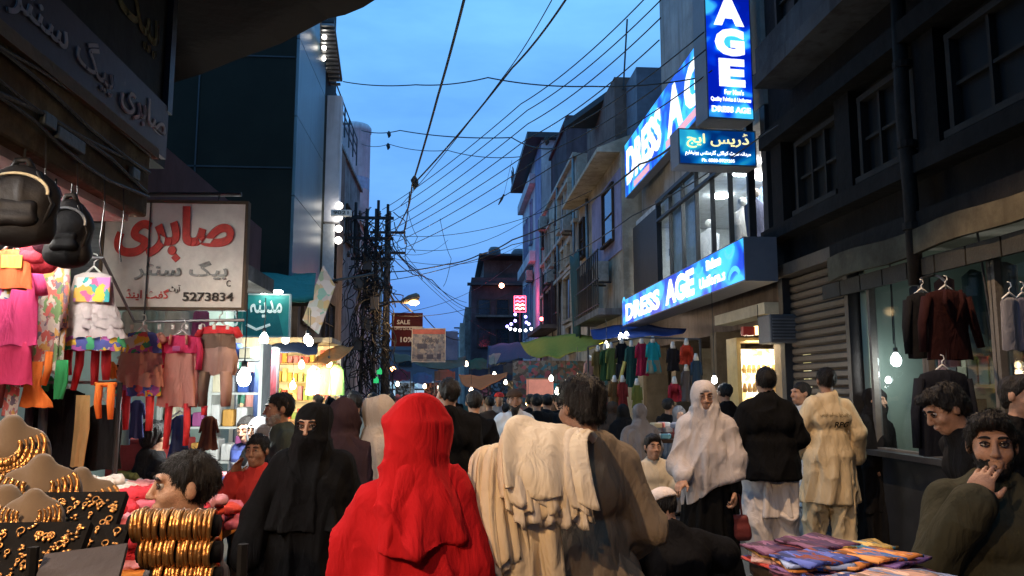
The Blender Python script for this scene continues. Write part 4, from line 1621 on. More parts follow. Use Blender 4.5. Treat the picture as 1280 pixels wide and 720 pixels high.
for (y, z, w, h) in ((29.8, 8.3, .6, .7), (34.4, 8.2, .6, .8), (29.9, 5.0, .8, 1.0), (34.3, 6.2, .7, .9), (30.0, 6.4, .6, .6)):
    window(t2, right_frame(3.99, y, z), w, h, 1, 2, WOOD_D, PANE_D, .06, .08)
for (y, z, w, h) in ((24.0, 6.2, .7, 1.1), (23.2, 4.4, .8, 1.2), (24.3, 4.4, .6, 1.2)):
    window(t, right_frame(3.99, y, z), w, h, 1, 2, WOOD_D, PANE_B, .06, .08)
part(MB().tube([(3.92, 22.9, 7.2), (3.92, 22.9, 3.0)], .05, 8), "drain_pipe", STEEL, t, True)

# ---- clothing shop with the blue signs
DA = thing("clothing_shop", "grey clothing shop building with a glazed lit upper floor and blue signs", "building", (6, 13.5, 0))
GREYW = M("grey_cladding", (.40, .38, .36), .8, .25, 1.2, .2, 12, dirt=.5)
part(MB().box((4.3, 10.45, 5.55), (9, 15.75, 14)), "upper_wall", GREYW, DA)
part(MB().box((4.45, 15.76, 5.6), (9, 18.3, 7.4)), "side_wing", GREYW, DA)
part(MB().box((4.3, 10.45, 3.2), (4.6, 10.62, 5.54)), "corner_column", STEEL_D, DA)
part(MB().box((4.2, 10.45, 3.2), (9, 18.3, 3.42)), "floor_slab", CONC, DA)
part(MB().box((4.3, 10.63, 5.36), (9, 18.3, 5.54)), "ceiling", M("shop_ceiling", (.62, .64, .66), .8), DA)
part(MB().box((8.8, 10.63, 3.43), (9, 18.3, 5.35)), "back_wall", M("shop_wall", (.66, .68, .68), .8), DA)
part(MB().box((4.4, 18.1, 3.43), (8.79, 18.3, 5.35)), "far_wall", M("shop_wall_far", (.55, .57, .58), .8), DA)
part(MB().box((5.3, 11.7, 3.43), (5.7, 12.1, 5.35)), "wood_column", M("lit_wood", (.42, .24, .10), .6), DA)
part(MB().box((5.5, 13.3, 3.43), (5.8, 14.4, 5.2)), "blue_partition", M("blue_partition", (.08, .16, .28), .6), DA)
SG = glass("shop_glass", (.84, .91, .95), .07)
w = window(DA, right_frame(4.24, 13.3, 4.45), 5.0, 1.85, 6, 1, STEEL_D, SG, .07, .10, "glazed_front", False)
w = window(DA, frame((4.45, 15.9, 4.4), (0, -1, 0)), .1, .1, 1, 1, STEEL_D, SG, .02, .02, "vent_window", False)
part(MB().rings([(5.34, 4.55, 15.2, .04, .95), (4.6, 4.55, 15.2, .05, .95), (3.45, 4.55, 15.2, .06, .97)], 60, 16, .02, 3), "curtain", M("white_curtain", (.66, .66, .64), .9), DA, True)
part(MB().box((4.12, 10.8, 4.98), (4.2, 15.8, 5.03)), "transom", STEEL_D, DA)
part(MB().box((4.2, 16.0, 3.5), (4.3, 18.2, 5.35)), "louvred_end", M("dark_louvre", (.03, .032, .036), .6), DA)
rnd = random.Random(11)
for k in range(16):
    x, y = 4.9 + rnd.random() * 3.2, 11.0 + rnd.random() * 4.8
    part(MB().lathe([(.001, 0), (.15, .0), (.16, .02), (.001, .03)], (x, y, 5.31), 12), "ceiling_lamp", glow("shop_ceiling_lamp", (1.0, .97, .90), 150.0), DA)
# display torsos behind the glass
for k, (y, c) in enumerate(((13.0, (.45, .42, .4)), (12.4, (.1, .12, .2)), (14.8, (.4, .4, .42)), (11.2, (.12, .16, .12)))):
    t = thing("display_torso", ["pale shirt on a display torso behind the upper glazing", "navy shirt on a display torso behind the upper glazing", "grey shirt on a display torso at the far end of the upper glazing", "dark green shirt on a display torso at the near corner of the glazing"][k], "mannequin", (4.9, y, 3.43))
    MB().rings([(1.25, 0, 0, .03, .03), (1.2, 0, 0, .06, .06), (1.12, 0, 0, .2, .11), (.9, 0, 0, .19, .12), (.6, 0, 0, .16, .11), (.3, 0, 0, .2, .13)], 18).build("torso", cloth("display%d" % k, c), t, True)
    MB().tube([(0, 0, 0), (0, 0, .4)], .02, 6).build("stand", STEEL, t)
    MB().ball((0, 0, 1.34), .075, 10, 8).build("head", M("mannequin_white", (.6, .58, .55), .4), t, True)

BLUE = backlit("blue_sign", (.0, .055, .62), (.01, .25, .92), (.05, .55, 1.0), .95, 1.9)
BLUE2 = backlit("deep_blue_sign", (.0, .012, .42), (.0, .05, .75), (.06, .60, 1.0), .9, 2.2)
TEALB = backlit("teal_blue_sign", (.0, .035, .20), (.0, .16, .50), (.03, .52, .72), .80, 2.2)
WHT = glow("sign_white", (1.0, 1.0, .96), 1.25)
CAS = M("sign_casing", (.16, .16, .18), .5, .15, 3)


def signbox(label, mt, w, h, d, face, parent_cat="shop sign", casing=CAS, name="shop_sign"):
    o = mt.to_translation()
    t = thing(name, label, parent_cat, o)
    m2 = rel(t, mt)
    MB().box((-w / 2, -h / 2, -d), (w / 2, h / 2, 0)).build("casing", casing, t, mtx=m2)
    f = MB().box((-w / 2 + .02, -h / 2 + .02, 0.001), (w / 2 - .02, h / 2 - .02, .008)).build("face", face, t, mtx=m2)
    return t, m2, f


# long sign under the glazing
t, m2, f = signbox("long blue lit sign reading DRESS AGE below the glazed floor", right_frame(3.62, 13.2, 3.21), 7.2, .56, .42, BLUE)
lettering("DRESS", 2.75, .36, WHT, t, m2 @ T((-1.86, -.03, .012)), bold=.045)
lettering("AGE", 1.62, .42, WHT, t, m2 @ T((.72, .0, .012)), bold=.045)
lettering("Deluxe", .60, .14, WHT, t, m2 @ T((2.45, .13, .012)), bold=.03)
lettering("Uniforms", 1.10, .16, WHT, t, m2 @ T((2.36, -.09, .012)), bold=.03)
SWASH = glow("sign_swash", (.10, .62, 1.0), .9)
for (x, y, r, a0, a1) in ((1.78, .20, .2, 3.3, 5.9), (3.1, .24, .17, 3.3, 6.1), (2.5, -.27, .34, .5, 2.7), (1.72, -.25, .16, .4, 2.8), (3.25, -.25, .22, .5, 2.8), (-3.4, .2, .12, .2, 3.0)):
    pts = [(x + r * math.cos(a), y + r * .8 * math.sin(a), .012) for a in np.linspace(a0, a1, 12)]
    MB().tube(pts, .035, 6, flat=.15).build("swash", SWASH, t, mtx=m2)
# slanting upper sign on the wall
t, m2, f = signbox("large blue lit sign reading DRESS AGE high on the shop wall", right_frame(4.0, 14.5, 6.66), 7.0, 1.28, .18, BLUE)
lettering("DRESS", 3.05, .84, WHT, t, m2 @ T((-1.75, .02, .012)), bold=.05)
lettering("A", 1.0, .88, WHT, t, m2 @ T((.72, .04, .012)), bold=.05)
lettering("GE", 1.9, .84, WHT, t, m2 @ T((2.3, .04, .012)), bold=.05)
MB().box((.1, -.56, .010), (2.2, -.42, .014)).build("pink_strip", glow("sign_pink", (.95, .45, .50), .8), t, mtx=m2)
MB().box((-2.6, -.60, .010), (-1.2, -.46, .014)).build("pink_strip", glow("sign_pink", (.95, .45, .50), .8), t, mtx=m2)
# vertical sign
a, c = P(884, 152, 10.3), P(944, 146, 10.3)
wv = (c - a).length
t, m2, f = signbox("tall blue lit blade sign with AGE stacked in white letters", frame((a + c) / 2 + Vector((0, 0, 1.52)), (1, .10, 0)), wv, 3.04, .40, BLUE2)
lettering("A", wv * .66, .42, WHT, t, m2 @ T((.01, .03, .012)), bold=.06)
lettering("G", wv * .64, .40, WHT, t, m2 @ T((.01, -.42, .012)), bold=.06)
lettering("E", wv * .56, .40, WHT, t, m2 @ T((.03, -.86, .012)), bold=.06)
for k, ch in enumerate("SSERD"):
    lettering(ch, wv * .6, .24, WHT, t, m2 @ T((0, .42 + .26 * k, .012)), bold=.05)
lettering("For Men's", wv * .42, .075, WHT, t, m2 @ T((.05, -1.14, .012)), bold=.02)
lettering("Quality Fabrics & Uniforms", wv * .86, .075, WHT, t, m2 @ T((.0, -1.255, .012)), bold=.02)
lettering("DRESS AGE", wv * .84, .085, WHT, t, m2 @ T((.0, -1.39, .012)), bold=.04)
# urdu sign below the blade
a, c = P(848, 208, 10.2), P(947, 206, 10.2)
wu = (c - a).length
t, m2, f = signbox("small teal blue lit sign with yellow Urdu lettering under the blade sign", frame((a + c) / 2 + Vector((0, 0, .25)), (1, .05, 0)), wu, .50, .34, TEALB)
YLW = glow("sign_yellow", (1.0, .90, .42), 1.1)
lettering("ڈریس ایج", wu * .80, .22, YLW, t, m2 @ T((0, .09, .012)), bold=.012, urdu=True)
lettering("مردانہ سوٹ کوالٹی گارمنٹس یونیفارم", wu * .84, .085, WHT, t, m2 @ T((0, -.09, .012)), bold=.008, urdu=True)
lettering("Ph: 0300-5929205", wu * .42, .045, WHT, t, m2 @ T((0, -.185, .012)), bold=.01)

# ground floor below: recessed stalls
t = thing("shop_arcade", "brown recessed ground floor shop fronts under the long blue sign", "shop front", (5, 13, 0))
part(MB().box((4.6, 10.4, 2.55), (9, 18.3, 3.19)), "lintel", BROWN, t)
part(MB().box((6.6, 10.4, 0), (9, 18.3, 2.54)), "rear_wall", M("brown_tiles", (.16, .11, .075), .7, .3, 3, .2, 12, dirt=.5), t)
for y in (10.4, 13.1, 15.6, 18.0):
    part(MB().box((4.4, y, 0), (4.9, y + .3, 2.549)), "pillar", M("buff_pillar", (.20, .155, .11), .8, .3, 2, .2, 12, dirt=.5), t)
part(MB().box((4.25, 10.6, 2.62), (4.55, 12.7, 2.78)), "tube_light_casing", M("pale_metal", (.45, .43, .36), .5), t)
# bright sparkling display case
t = thing("display_case", "brightly lit white and gold jewellery display case behind the man in the black jacket", "display case", (4.6, 11.4, .0))
a, c = P(919, 500, 11.2), P(974, 500, 11.2)
top = P(919, 436, 11.2).z
part(MB().box((a.x, 11.25, .75), (c.x, 11.30, top)), "lit_back", printed("lit_goods", [(1.0, .90, .66), (1.0, .97, .85), (.95, .78, .42), (1.0, 1.0, .95), (.85, .62, .25)], 16, emis=1.9, soft=True), t)
part(MB().box((a.x - .06, 10.9, 0), (a.x - .002, 11.32, top + .08)).box((c.x + .002, 10.9, 0), (c.x + .06, 11.32, top + .08)).box((a.x - .06, 10.9, top + .081), (c.x + .06, 11.32, top + .14)), "frame", M("gold_frame", (.48, .33, .12), .45), t)
part(MB().box((a.x, 10.9, .0), (c.x, 11.24, .8)), "cabinet", WOOD, t)
for k in range(4):
    part(MB().box((a.x + .002, 11.0, 1.0 + .27 * k), (c.x - .002, 11.24, 1.012 + .27 * k)), "shelf", glass("shelf_glass", (.9, .95, .95), .1), t)
rnd = random.Random(4)
for k in range(4):
    for j in range(9):
        x = a.x + .04 + (c.x - a.x - .08) * j / 8
        part(MB().lathe([(.001, 0), (.03, 0), (.035, .05), (.02, .12), (.001, .14)], (x, 11.1, 1.013 + .27 * k), 8), "ornament", M("gold_goods%d" % (k % 3), ((.8, .6, .25), (.85, .8, .7), (.7, .45, .2))[k % 3], .3, metal=.5), t)
l = bpy.data.lights.new("case_light", 'AREA')
l.energy = 26
l.color = (1, .86, .60)
l.size = .5
l.size_y = .2
lo = bpy.data.objects.new("case_light", l)
COL.objects.link(lo)
lo.parent = t
lo.location = Vector(((a.x + c.x) / 2, 11.0, top + .05)) - Vector(t.location)
lo.rotation_euler = (-.5, 0, 0)
t = thing("display_case", "narrow yellow lit display window beside the brown shutter", "display case", (4.7, 10.2, 0))
a, c = P(1005, 470, 10.2), P(1019, 470, 10.2)
part(MB().box((a.x, 10.3, .8), (c.x, 10.34, P(1005, 436, 10.2).z)), "lit_back", printed("lit_goods2", [(.9, .80, .40), (.7, .6, .25), (.95, .9, .6), (.5, .45, .2)], 12, emis=1.0, soft=True), t)
part(MB().box((a.x - .05, 10.2, 0), (a.x - .002, 10.36, 2.1)).box((c.x + .002, 10.2, 0), (c.x + .05, 10.36, 2.1)).box((a.x, 10.2, 0), (c.x, 10.36, .79)), "frame", WOOD_D, t)
t = thing("lamp_box", "small square orange lit box lamp under the shop lintel", "lamp", P(948, 413, 10.6))
MB().cbox((0, 0, 0), (.055, .05, .06)).build("shade", glow("lamp_box", (1.0, .72, .30), 3.0), t, bevel=.01)
MB().tube([(0, 0, .06), (0, 0, .35)], .006, 5).build("stem", STEEL_D, t)
MB().cbox((-.14, .02, -.01), (.08, .05, .06)).build("red_side", M("red_plastic", (.35, .03, .02), .5), t)
t = thing("cooler_box", "grey boxed air cooler hung beside the lit display case", "air cooler", P(977, 412, 9.9))
MB().cbox((0, 0, 0), (.235, .2, .18)).build("casing", M("cooler_grey", (.085, .085, .09), .6, .2, 4), t, bevel=.02)
for k in range(7):
    MB().box((-.2, -.215, -.13 + .04 * k), (.2, -.198, -.115 + .04 * k)).build("slat", STEEL, t)

# ---- dark building at the near right
DB = thing("old_building", "unlit grimy concrete building with shuttered shop at the near right", "building", (7, 7, 0))
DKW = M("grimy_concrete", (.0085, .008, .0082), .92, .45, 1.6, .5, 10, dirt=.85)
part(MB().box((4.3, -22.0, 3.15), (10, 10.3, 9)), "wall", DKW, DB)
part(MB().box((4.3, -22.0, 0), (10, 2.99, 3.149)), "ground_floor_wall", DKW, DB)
part(MB().box((2.7, -22.0, 6.0), (4.299, 7.5, 9)), "added_shade_storey", DKW, DB)  # unseen projecting storey, added to keep sky light off the wall below
part(MB().box((3.80, 6.2, 5.40), (4.299, 9.55, 5.57)), "balcony_slab", M("balcony_concrete", (.06, .062, .07), .9, .3, 2, .4, 12, dirt=.7), DB)
part(MB().box((3.82, 7.6, 5.571), (3.92, 9.5, 5.9)), "balcony_upstand", M("balcony_concrete2", (.05, .055, .065), .9, .3, 2, .4, 12, dirt=.7), DB)
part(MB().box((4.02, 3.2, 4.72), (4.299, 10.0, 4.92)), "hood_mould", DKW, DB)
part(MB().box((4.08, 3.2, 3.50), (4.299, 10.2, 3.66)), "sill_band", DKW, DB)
NPANE = M("dusty_pane", (.005, .006, .007), .6, .3, 3, .05, 6, spec=.12)
FR = M("grey_window_frame", (.020, .019, .018), .8, .3, 4, .2, 20)
window(DB, right_frame(4.29, 8.75, 4.15), 1.0, .80, 3, 2, FR, NPANE, .06, .10)
window(DB, right_frame(4.29, 7.25, 4.15), .9, .80, 3, 2, FR, NPANE, .06, .10)
window(DB, right_frame(4.29, 5.75, 4.15), .9, .80, 2, 2, FR, NPANE, .06, .10)
window(DB, right_frame(4.29, 9.2, 6.6), .9, 1.2, 2, 2, FR, NPANE, .06, .10)
for (y, z) in ((9.75, 4.15), (8.0, 4.15), (6.5, 4.15)):
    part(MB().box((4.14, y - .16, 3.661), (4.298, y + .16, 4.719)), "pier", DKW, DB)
part(MB().tube([(4.08, 6.72, 2.5), (4.08, 6.72, 3.3), (4.06, 6.72, 4.1), (4.08, 6.72, 5.2)], .065, 10), "drain_pipe", M("rust_pipe", (.018, .015, .013), .8, .4, 6, .3, 20), DB, True)
for z in (3.0, 3.75, 4.5):
    part(MB().tube([(4.08, 6.72, z), (4.08, 6.72, z + .06)], .085, 10), "pipe_collar", M("rust_pipe", (0, 0, 0)), DB)
# rolled fascia above the shop
fa = thing("fascia_board", "sagging cream fascia board above the near right shop", "fascia", (4.1, 6.3, 2.85))
g = [[Vector((4.05 - .02 * math.sin(i * .9), 8.25 - 4.0 * i / 14, 2.74 + .015 * math.sin(i * 1.1) + .25 * j / 3 + .006 * i * (1 - j / 3))) for j in range(4)] for i in range(15)]
part(MB().sheet(g, .05), "board", M("fascia_cream", (.075, .066, .045), .85, .3, 2.5, .3, 14, dirt=.7), fa)
part(MB().box((4.08, 3.5, 2.99), (4.299, 8.3, 3.149)), "upper_ledge", DKW, fa)
for k in range(9):
    part(MB().box((4.10, 4.8 + .42 * k, 2.58), (4.14, 4.8 + .42 * k + .40, 2.735)), "slat", M("louvre_grey", (.028, .028, .026), .7), fa)
# brown roller shutter
sh = thing("roller_shutter", "closed brown roller shutter between the lit case and the glazed shop", "shutter", (4.3, 9.0, 0))
SHM = M("shutter_brown", (.06, .043, .03), .6, .3, 3, .2, 20, dirt=.4)
me0 = None
for k in range(27):
    z = .35 + .098 * k
    if me0 is None:
        me0 = MB().prism([(0, 0), (.03, .02), (.03, .07), (0, .09)], -.79, .79).build("slat", SHM, sh)
        q = me0
    else:
        q = me0.copy()
        COL.objects.link(q)
        q.parent = sh
    q.matrix_local = rel(sh, Matrix(((-1, 0, 0, 4.30), (0, 0, 1, 9.02), (0, 1, 0, z), (0, 0, 0, 1))))
part(MB().box((4.18, 8.15, 0), (4.36, 8.23, 3.0)), "guide_rail", STEEL_D, sh)
part(MB().box((4.18, 9.82, 0), (4.36, 9.95, 3.0)), "guide_rail", STEEL_D, sh)
part(MB().box((4.12, 8.15, 3.0), (4.4, 9.95, 3.148)), "roller_box", SHM, sh)
part(MB().box((4.25, 8.15, 0), (4.4, 9.95, .349)), "plinth", CONC_D, sh)
# glazed shop
gs = thing("glazed_shop", "small glazed shop with pale green lit walls and framed pictures", "shop", (5.5, 6.4, 0))
PGR = M("pale_green_wall", (.20, .22, .16), .8, .15, 2, .1, 12)
part(MB().box((6.6, 3.2, 0), (6.75, 8.1, 3.1)), "back_wall", PGR, gs)
part(MB().box((4.3, 8.0, 0), (6.59, 8.12, 3.1)), "side_wall", M("green_white_wall", (.17, .22, .19), .8, .15, 2, .1, 12), gs)
part(MB().box((4.3, 3.0, 0), (6.59, 3.2, 3.1)), "near_wall", PGR, gs)
part(MB().box((4.3, 3.2, 3.05), (6.6, 8.0, 3.149)), "ceiling", M("shop_white", (.5, .5, .46), .8), gs)
part(MB().box((4.25, 3.2, 0), (4.4, 8.0, .95)), "counter_front", M("counter_dark", (.03, .032, .036), .4, .3, 3, .1, 14), gs)
for (z, y) in ((1.62, 5.9), (1.95, 6.3), (1.75, 5.4), (2.1, 7.2), (1.6, 7.0)):
    part(MB().box((6.55, y, z), (6.595, y + .32, z + .30)), "picture_frame", M("olive_frame", (.22, .20, .05), .6), gs)
    part(MB().box((6.54, y + .05, z + .05), (6.549, y + .27, z + .25)), "picture", M("olive_picture", (.36, .35, .12), .6, .4, 9), gs)
for k in range(12):
    y = 5.6 + .16 * (k % 6)
    z = 2.15 + .26 * (k // 6)
    part(MB().box((6.45, y, z), (6.58, y + .09, z + .20)), "shelf_box", M("shop_box%d" % (k % 3), ((.6, .65, .45), (.3, .32, .22), (.55, .5, .4))[k % 3], .7), gs)
for y0, y1 in ((4.2, 5.05), (5.06, 5.95), (5.96, 6.9), (6.91, 7.85)):
    w = window(gs, right_frame(4.30, (y0 + y1) / 2, 1.83), y1 - y0 - .08, 1.62, 1, 1, M("brown_grey_frame", (.13, .12, .11), .7, .3, 4), SG, .05, .07, "glazing", False)
part(MB().box((4.1, 5.0, .95), (4.26, 7.9, 1.0)), "counter_top", STEEL_D, gs)
rnd = random.Random(12)
for k in range(3):
    part(MB().box((4.75, 5.3, 1.15 + .45 * k), (5.05, 7.9, 1.18 + .45 * k)), "shelf", WOOD_D, gs)
    for j in range(16):
        y = 5.4 + .155 * j
        hh = .14 + .22 * rnd.random()
        c = rnd.choice([(.05, .05, .06), (.16, .15, .10), (.10, .05, .05), (.05, .08, .09), (.22, .21, .17), (.03, .03, .03)])
        part(MB().box((4.80, y - .07, 1.181 + .45 * k), (4.98, y + .07, 1.181 + .45 * k + hh)), "shelf_box", M("stock_%d_%d" % (int(c[0] * 100), int(c[1] * 100)), c, .7, .3, 6), gs, bevel=.008)
for k in range(5):
    y = 5.9 + .42 * k
    part(MB().rings([(2.65, 4.62, y, .02, .02), (2.6, 4.62, y, .05, .14), (2.2, 4.62, y, .05, .13), (1.9 - .1 * (k % 2), 4.62, y, .06, .15)], 24, 4, .012, k), "hung_shirt", cloth("shop_hung%d" % k, ((.04, .04, .05), (.10, .09, .08), (.03, .05, .05), (.12, .05, .05), (.05, .05, .08))[k]), gs, True)
bulb("bare white bulb hanging inside the near right shop window", P(1120, 450, 7.6), 24.0, (1.0, .97, .88), 13, .05, .9)
bulb("white bulb burning at the back of the near right shop", (5.9, 5.6, 2.75), 22.0, (1.0, .98, .85), 15, .05, .2)
bulb("bare bulb dangling on a long cord over the lady in the grey shawl", P(893, 475, 9.6), 30.0, (1.0, .95, .88), 26, .035, 1.0)
# ------------------------------------------------------------------ signs, poles, cables, awnings
def board(label, px0, py0, px1, py1, Y, mat, d=.05, rimmat=None, cat="signboard", name="signboard", skew=0.0):
    a, c = P(px0, py1, Y), P(px1, py1, Y)
    top = P((px0 + px1) / 2, py0, Y).z
    w, h = (c - a).length, top - (a.z + c.z) / 2
    mt = frame(((a.x + c.x) / 2, Y, (a.z + c.z) / 2 + h / 2), (1, skew, (c.z - a.z) / w * .0))
    t = thing(name, label, cat, mt.to_translation())
    m2 = rel(t, mt)
    f = MB().box((-w / 2, -h / 2, -d), (w / 2, h / 2, 0)).build("panel", mat, t, mtx=m2)
    if rimmat:
        m = MB()
        e = .018
        m.box((-w / 2 - e, -h / 2 - e, -d), (-w / 2, h / 2 + e, .012)).box((w / 2, -h / 2 - e, -d), (w / 2 + e, h / 2 + e, .012))
        m.box((-w / 2, h / 2, -d), (w / 2, h / 2 + e, .012)).box((-w / 2, -h / 2 - e, -d), (w / 2, -h / 2, .012))
        m.build("frame", rimmat, t, mtx=m2)
    return t, m2, w, h


WBOARD = M("worn_white_board", (.80, .78, .70), .6, .22, 2.6, .08, 30, dirt=.30)
t, m2, w, h = board("worn white hanging signboard with big red Urdu lettering and phone number 5273834", 125, 254, 302, 384, 4.95, WBOARD, .05, M("board_rim", (.10, .075, .05), .7))
RED = M("red_paint", (.62, .05, .035), .6, .3, 26, .1, 60)
GREYP = M("faded_grey_paint", (.34, .36, .34), .8, .5, 14, .1, 40)
DARKP = M("dark_paint", (.06, .055, .05), .7, .3, 20)
lettering("صابری", w * .85, h * .50, RED, t, m2 @ T((.0, h * .22, .004)), "lettering", .042, .006, True)
lettering("بیگ سنٹر", w * .66, h * .19, GREYP, t, m2 @ T((w * .06, -h * .15, .004)), "lettering", .02, .002, True)
lettering("گفٹ اینڈ", w * .30, h * .11, RED, t, m2 @ T((-w * .17, -h * .385, .004)), "lettering", .02, .002, True)
lettering("آرٹ", w * .08, h * .08, DARKP, t, m2 @ T((w * .02, -h * .33, .004)), "lettering", .0, .002, True)
lettering("5273834", w * .36, h * .085, DARKP, t, m2 @ T((w * .26, -h * .40, .004)), "lettering", .02)
lettering("C", w * .03, h * .06, DARKP, t, m2 @ T((w * .40, -h * .27, .004)), "lettering", .0)
MB().prism([(0, -.028), (.028, 0), (0, .028), (-.028, 0)], .002, .006).build("letter_dot", RED, t, mtx=m2 @ T((w * .015, -h * .03, 0)))
for x in (-.3, .3):
    MB().tube([(w * x, 0, h / 2), (w * x, .01, h / 2 + .07)], .006, 5).build("hanging_wire", STEEL_D, t)
t = thing("sign_rail", "rusty rail from which the worn white signboard hangs", "rail", P(215, 243, 4.97))
part(MB().tube([P(120, 243, 4.97), P(302, 243, 4.97)], .014, 8), "bar", STEEL_D, t)

# teal sign and awning over the next shops
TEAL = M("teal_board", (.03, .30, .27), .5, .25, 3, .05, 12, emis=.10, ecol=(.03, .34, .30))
t, m2, w, h = board("teal green shop sign with white Urdu script under two small spotlights", 303, 369, 360, 420, 11.0, TEAL, .08, M("pale_rim", (.5, .62, .56), .5))
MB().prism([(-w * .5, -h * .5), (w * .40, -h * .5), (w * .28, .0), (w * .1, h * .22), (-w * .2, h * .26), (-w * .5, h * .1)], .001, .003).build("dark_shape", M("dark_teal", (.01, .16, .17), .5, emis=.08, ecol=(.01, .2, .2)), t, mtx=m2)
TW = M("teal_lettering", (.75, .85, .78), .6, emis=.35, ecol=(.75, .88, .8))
lettering("مدینہ", w * .70, h * .44, TW, t, m2 @ T((.0, .09, .006)), "lettering", .02, .002, True)
MB().tube([(-w * .42, -h * .22, .006), (-w * .2, -h * .34, .006), (w * .1, -h * .22, .006)], .02, 5, flat=.2).build("flourish", TW, t, mtx=m2)
for x in (-.02, .28):
    MB().ball((w * x, -.12, h * .56), .05, 10, 6, 1.5, 1, .6).build("spotlight", glow("spot", (.95, 1, .95), 18.0), t, True)
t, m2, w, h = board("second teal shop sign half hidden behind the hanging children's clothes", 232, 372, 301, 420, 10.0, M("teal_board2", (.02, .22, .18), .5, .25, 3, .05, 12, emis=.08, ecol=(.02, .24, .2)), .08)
lettering("کلاتھ", w * .5, h * .5, TW, t, m2 @ T((w * .2, 0, .004)), "lettering", .01, .002, True)
def awning(label, pts_top, pts_bot, mat, sag=.1, ns=14, nr=8, posts=(), cat="awning", valance=0.0):
    t = thing("awning", label, cat, Vector(pts_top[0]))
    def poly(pts, k):
        q = k * (len(pts) - 1)
        i = min(int(q), len(pts) - 2)
        return Vector(pts[i]).lerp(Vector(pts[i + 1]), q - i)
    g = []
    for i in range(ns + 1):
        k = i / ns
        a, c = poly(pts_top, k), poly(pts_bot, k)
        row = [a.lerp(c, j / nr) - Vector((0, 0, sag * math.sin(PI * j / nr) * (.6 + .4 * math.sin(k * 9 + 1)) + sag * .25 * math.sin(k * 17))) for j in range(nr + 1)]
        if valance:
            row.append(row[-1] + Vector((0, -.01, -valance * (1 + .25 * math.sin(i * 2.1)))))
        g.append(row)
    part(MB().sheet(g, .008), "cloth", mat, t, True)
    for a, c in posts:
        part(MB().tube([a, c], .02, 6), "pole", STEEL_D, t)
    return t


awning("teal green corrugated awning above the teal shop signs", [P(255, 338, 12.6), P(395, 342, 13.4)], [P(240, 372, 10.6), P(392, 372, 11.6)], cloth("teal_awning", (.035, .17, .15)), .04, valance=.06)
# tilted square hoarding
t = thing("hoarding", "square hoarding hung cornerwise like a diamond beside the pole", "hoarding", P(399, 374, 14.0))
c = [P(404, 331, 14.0), P(419, 357, 14.0), P(398, 418, 14.0), P(378, 400, 14.0)]
o = Vector(t.location)
nrm = (c[1] - c[0]).cross(c[2] - c[0]).normalized() * .06
m = MB()
m.add([q - o for q in c] + [q - o + nrm for q in c], ((0, 1, 2, 3), (4, 7, 6, 5), (0, 4, 5, 1), (1, 5, 6, 2), (2, 6, 7, 3), (3, 7, 4, 0)))
m.build("panel", printed("hoarding_print", [(.22, .20, .21), (.30, .25, .24), (.30, .20, .09), (.10, .22, .19), (.33, .30, .30)], 9, soft=True), t)
MB().tube([(0, .1, .3), (.9, .3, .5)], .025, 6).build("bracket", STEEL_D, t)

# banners hung across the street
t, m2, w, h = board("dark red banner reading SALE 10% off strung across the street", 489, 391, 528, 433, 27.0, M("red_banner", (.075, .012, .016), .7, .4, 1.5, ), .03, cat="banner", name="banner")
BW = M("banner_white", (.65, .60, .55), .7)
lettering("SALE", w * .42, h * .13, BW, t, m2 @ T((-w * .12, h * .22, .01)), bold=.02)
lettering("UPTO ON ALL", w * .6, h * .07, BW, t, m2 @ T((-w * .1, h * .02, .01)), bold=.01)
lettering("10%", w * .42, h * .16, BW, t, m2 @ T((.0, -h * .30, .01)), bold=.03)
MB().box((-w / 2, h * .06, .004), (w / 2, h * .09, .008)).build("stripe", BW, t, mtx=m2)
t, m2, w, h = board("grey banner printed with photographs and a red strip hung lower across the street", 515, 411, 556, 452, 26.0, printed("photo_banner", [(.15, .18, .24), (.06, .07, .12), (.19, .2, .25), (.09, .1, .15), (.22, .22, .24)], 15, soft=True), .03, M("banner_edge", (.45, .45, .45), .7), cat="banner", name="banner")
MB().box((-w / 2, h * .34, .004), (w / 2, h * .48, .008)).build("red_strip", M("banner_red", (.30, .10, .10), .7), t, mtx=m2)
for (x, y, rw, rh) in ((-.25, -.28, .18, .14), (.05, -.28, .2, .14), (.32, -.26, .12, .16), (-.2, .05, .3, .16)):
    MB().box((w * (x - rw / 2), h * (y - rh), .004), (w * (x + rw / 2), h * y, .008)).build("print", M("banner_dark", (.06, .07, .12), .7), t, mtx=m2)
lettering("FASHION", w * .5, h * .12, M("banner_ink", (.07, .08, .12)), t, m2 @ T((.06, .14 * h, .01)), bold=.03)
t, m2, w, h = board("faded blue banner half behind the grey photograph banner", 545, 414, 572, 450, 29.0, M("blue_banner", (.14, .20, .36), .7, .4, 1.5), .03, cat="banner", name="banner")
awning("grey cream cloth stretched below the banners", [P(492, 440, 30), P(512, 445, 30), P(536, 452, 28), P(582, 446, 30)], [P(492, 452, 29), P(514, 452, 29), P(540, 462, 27), P(582, 458, 29)], cloth("grey_cream_awning", (.22, .19, .14)), .15)

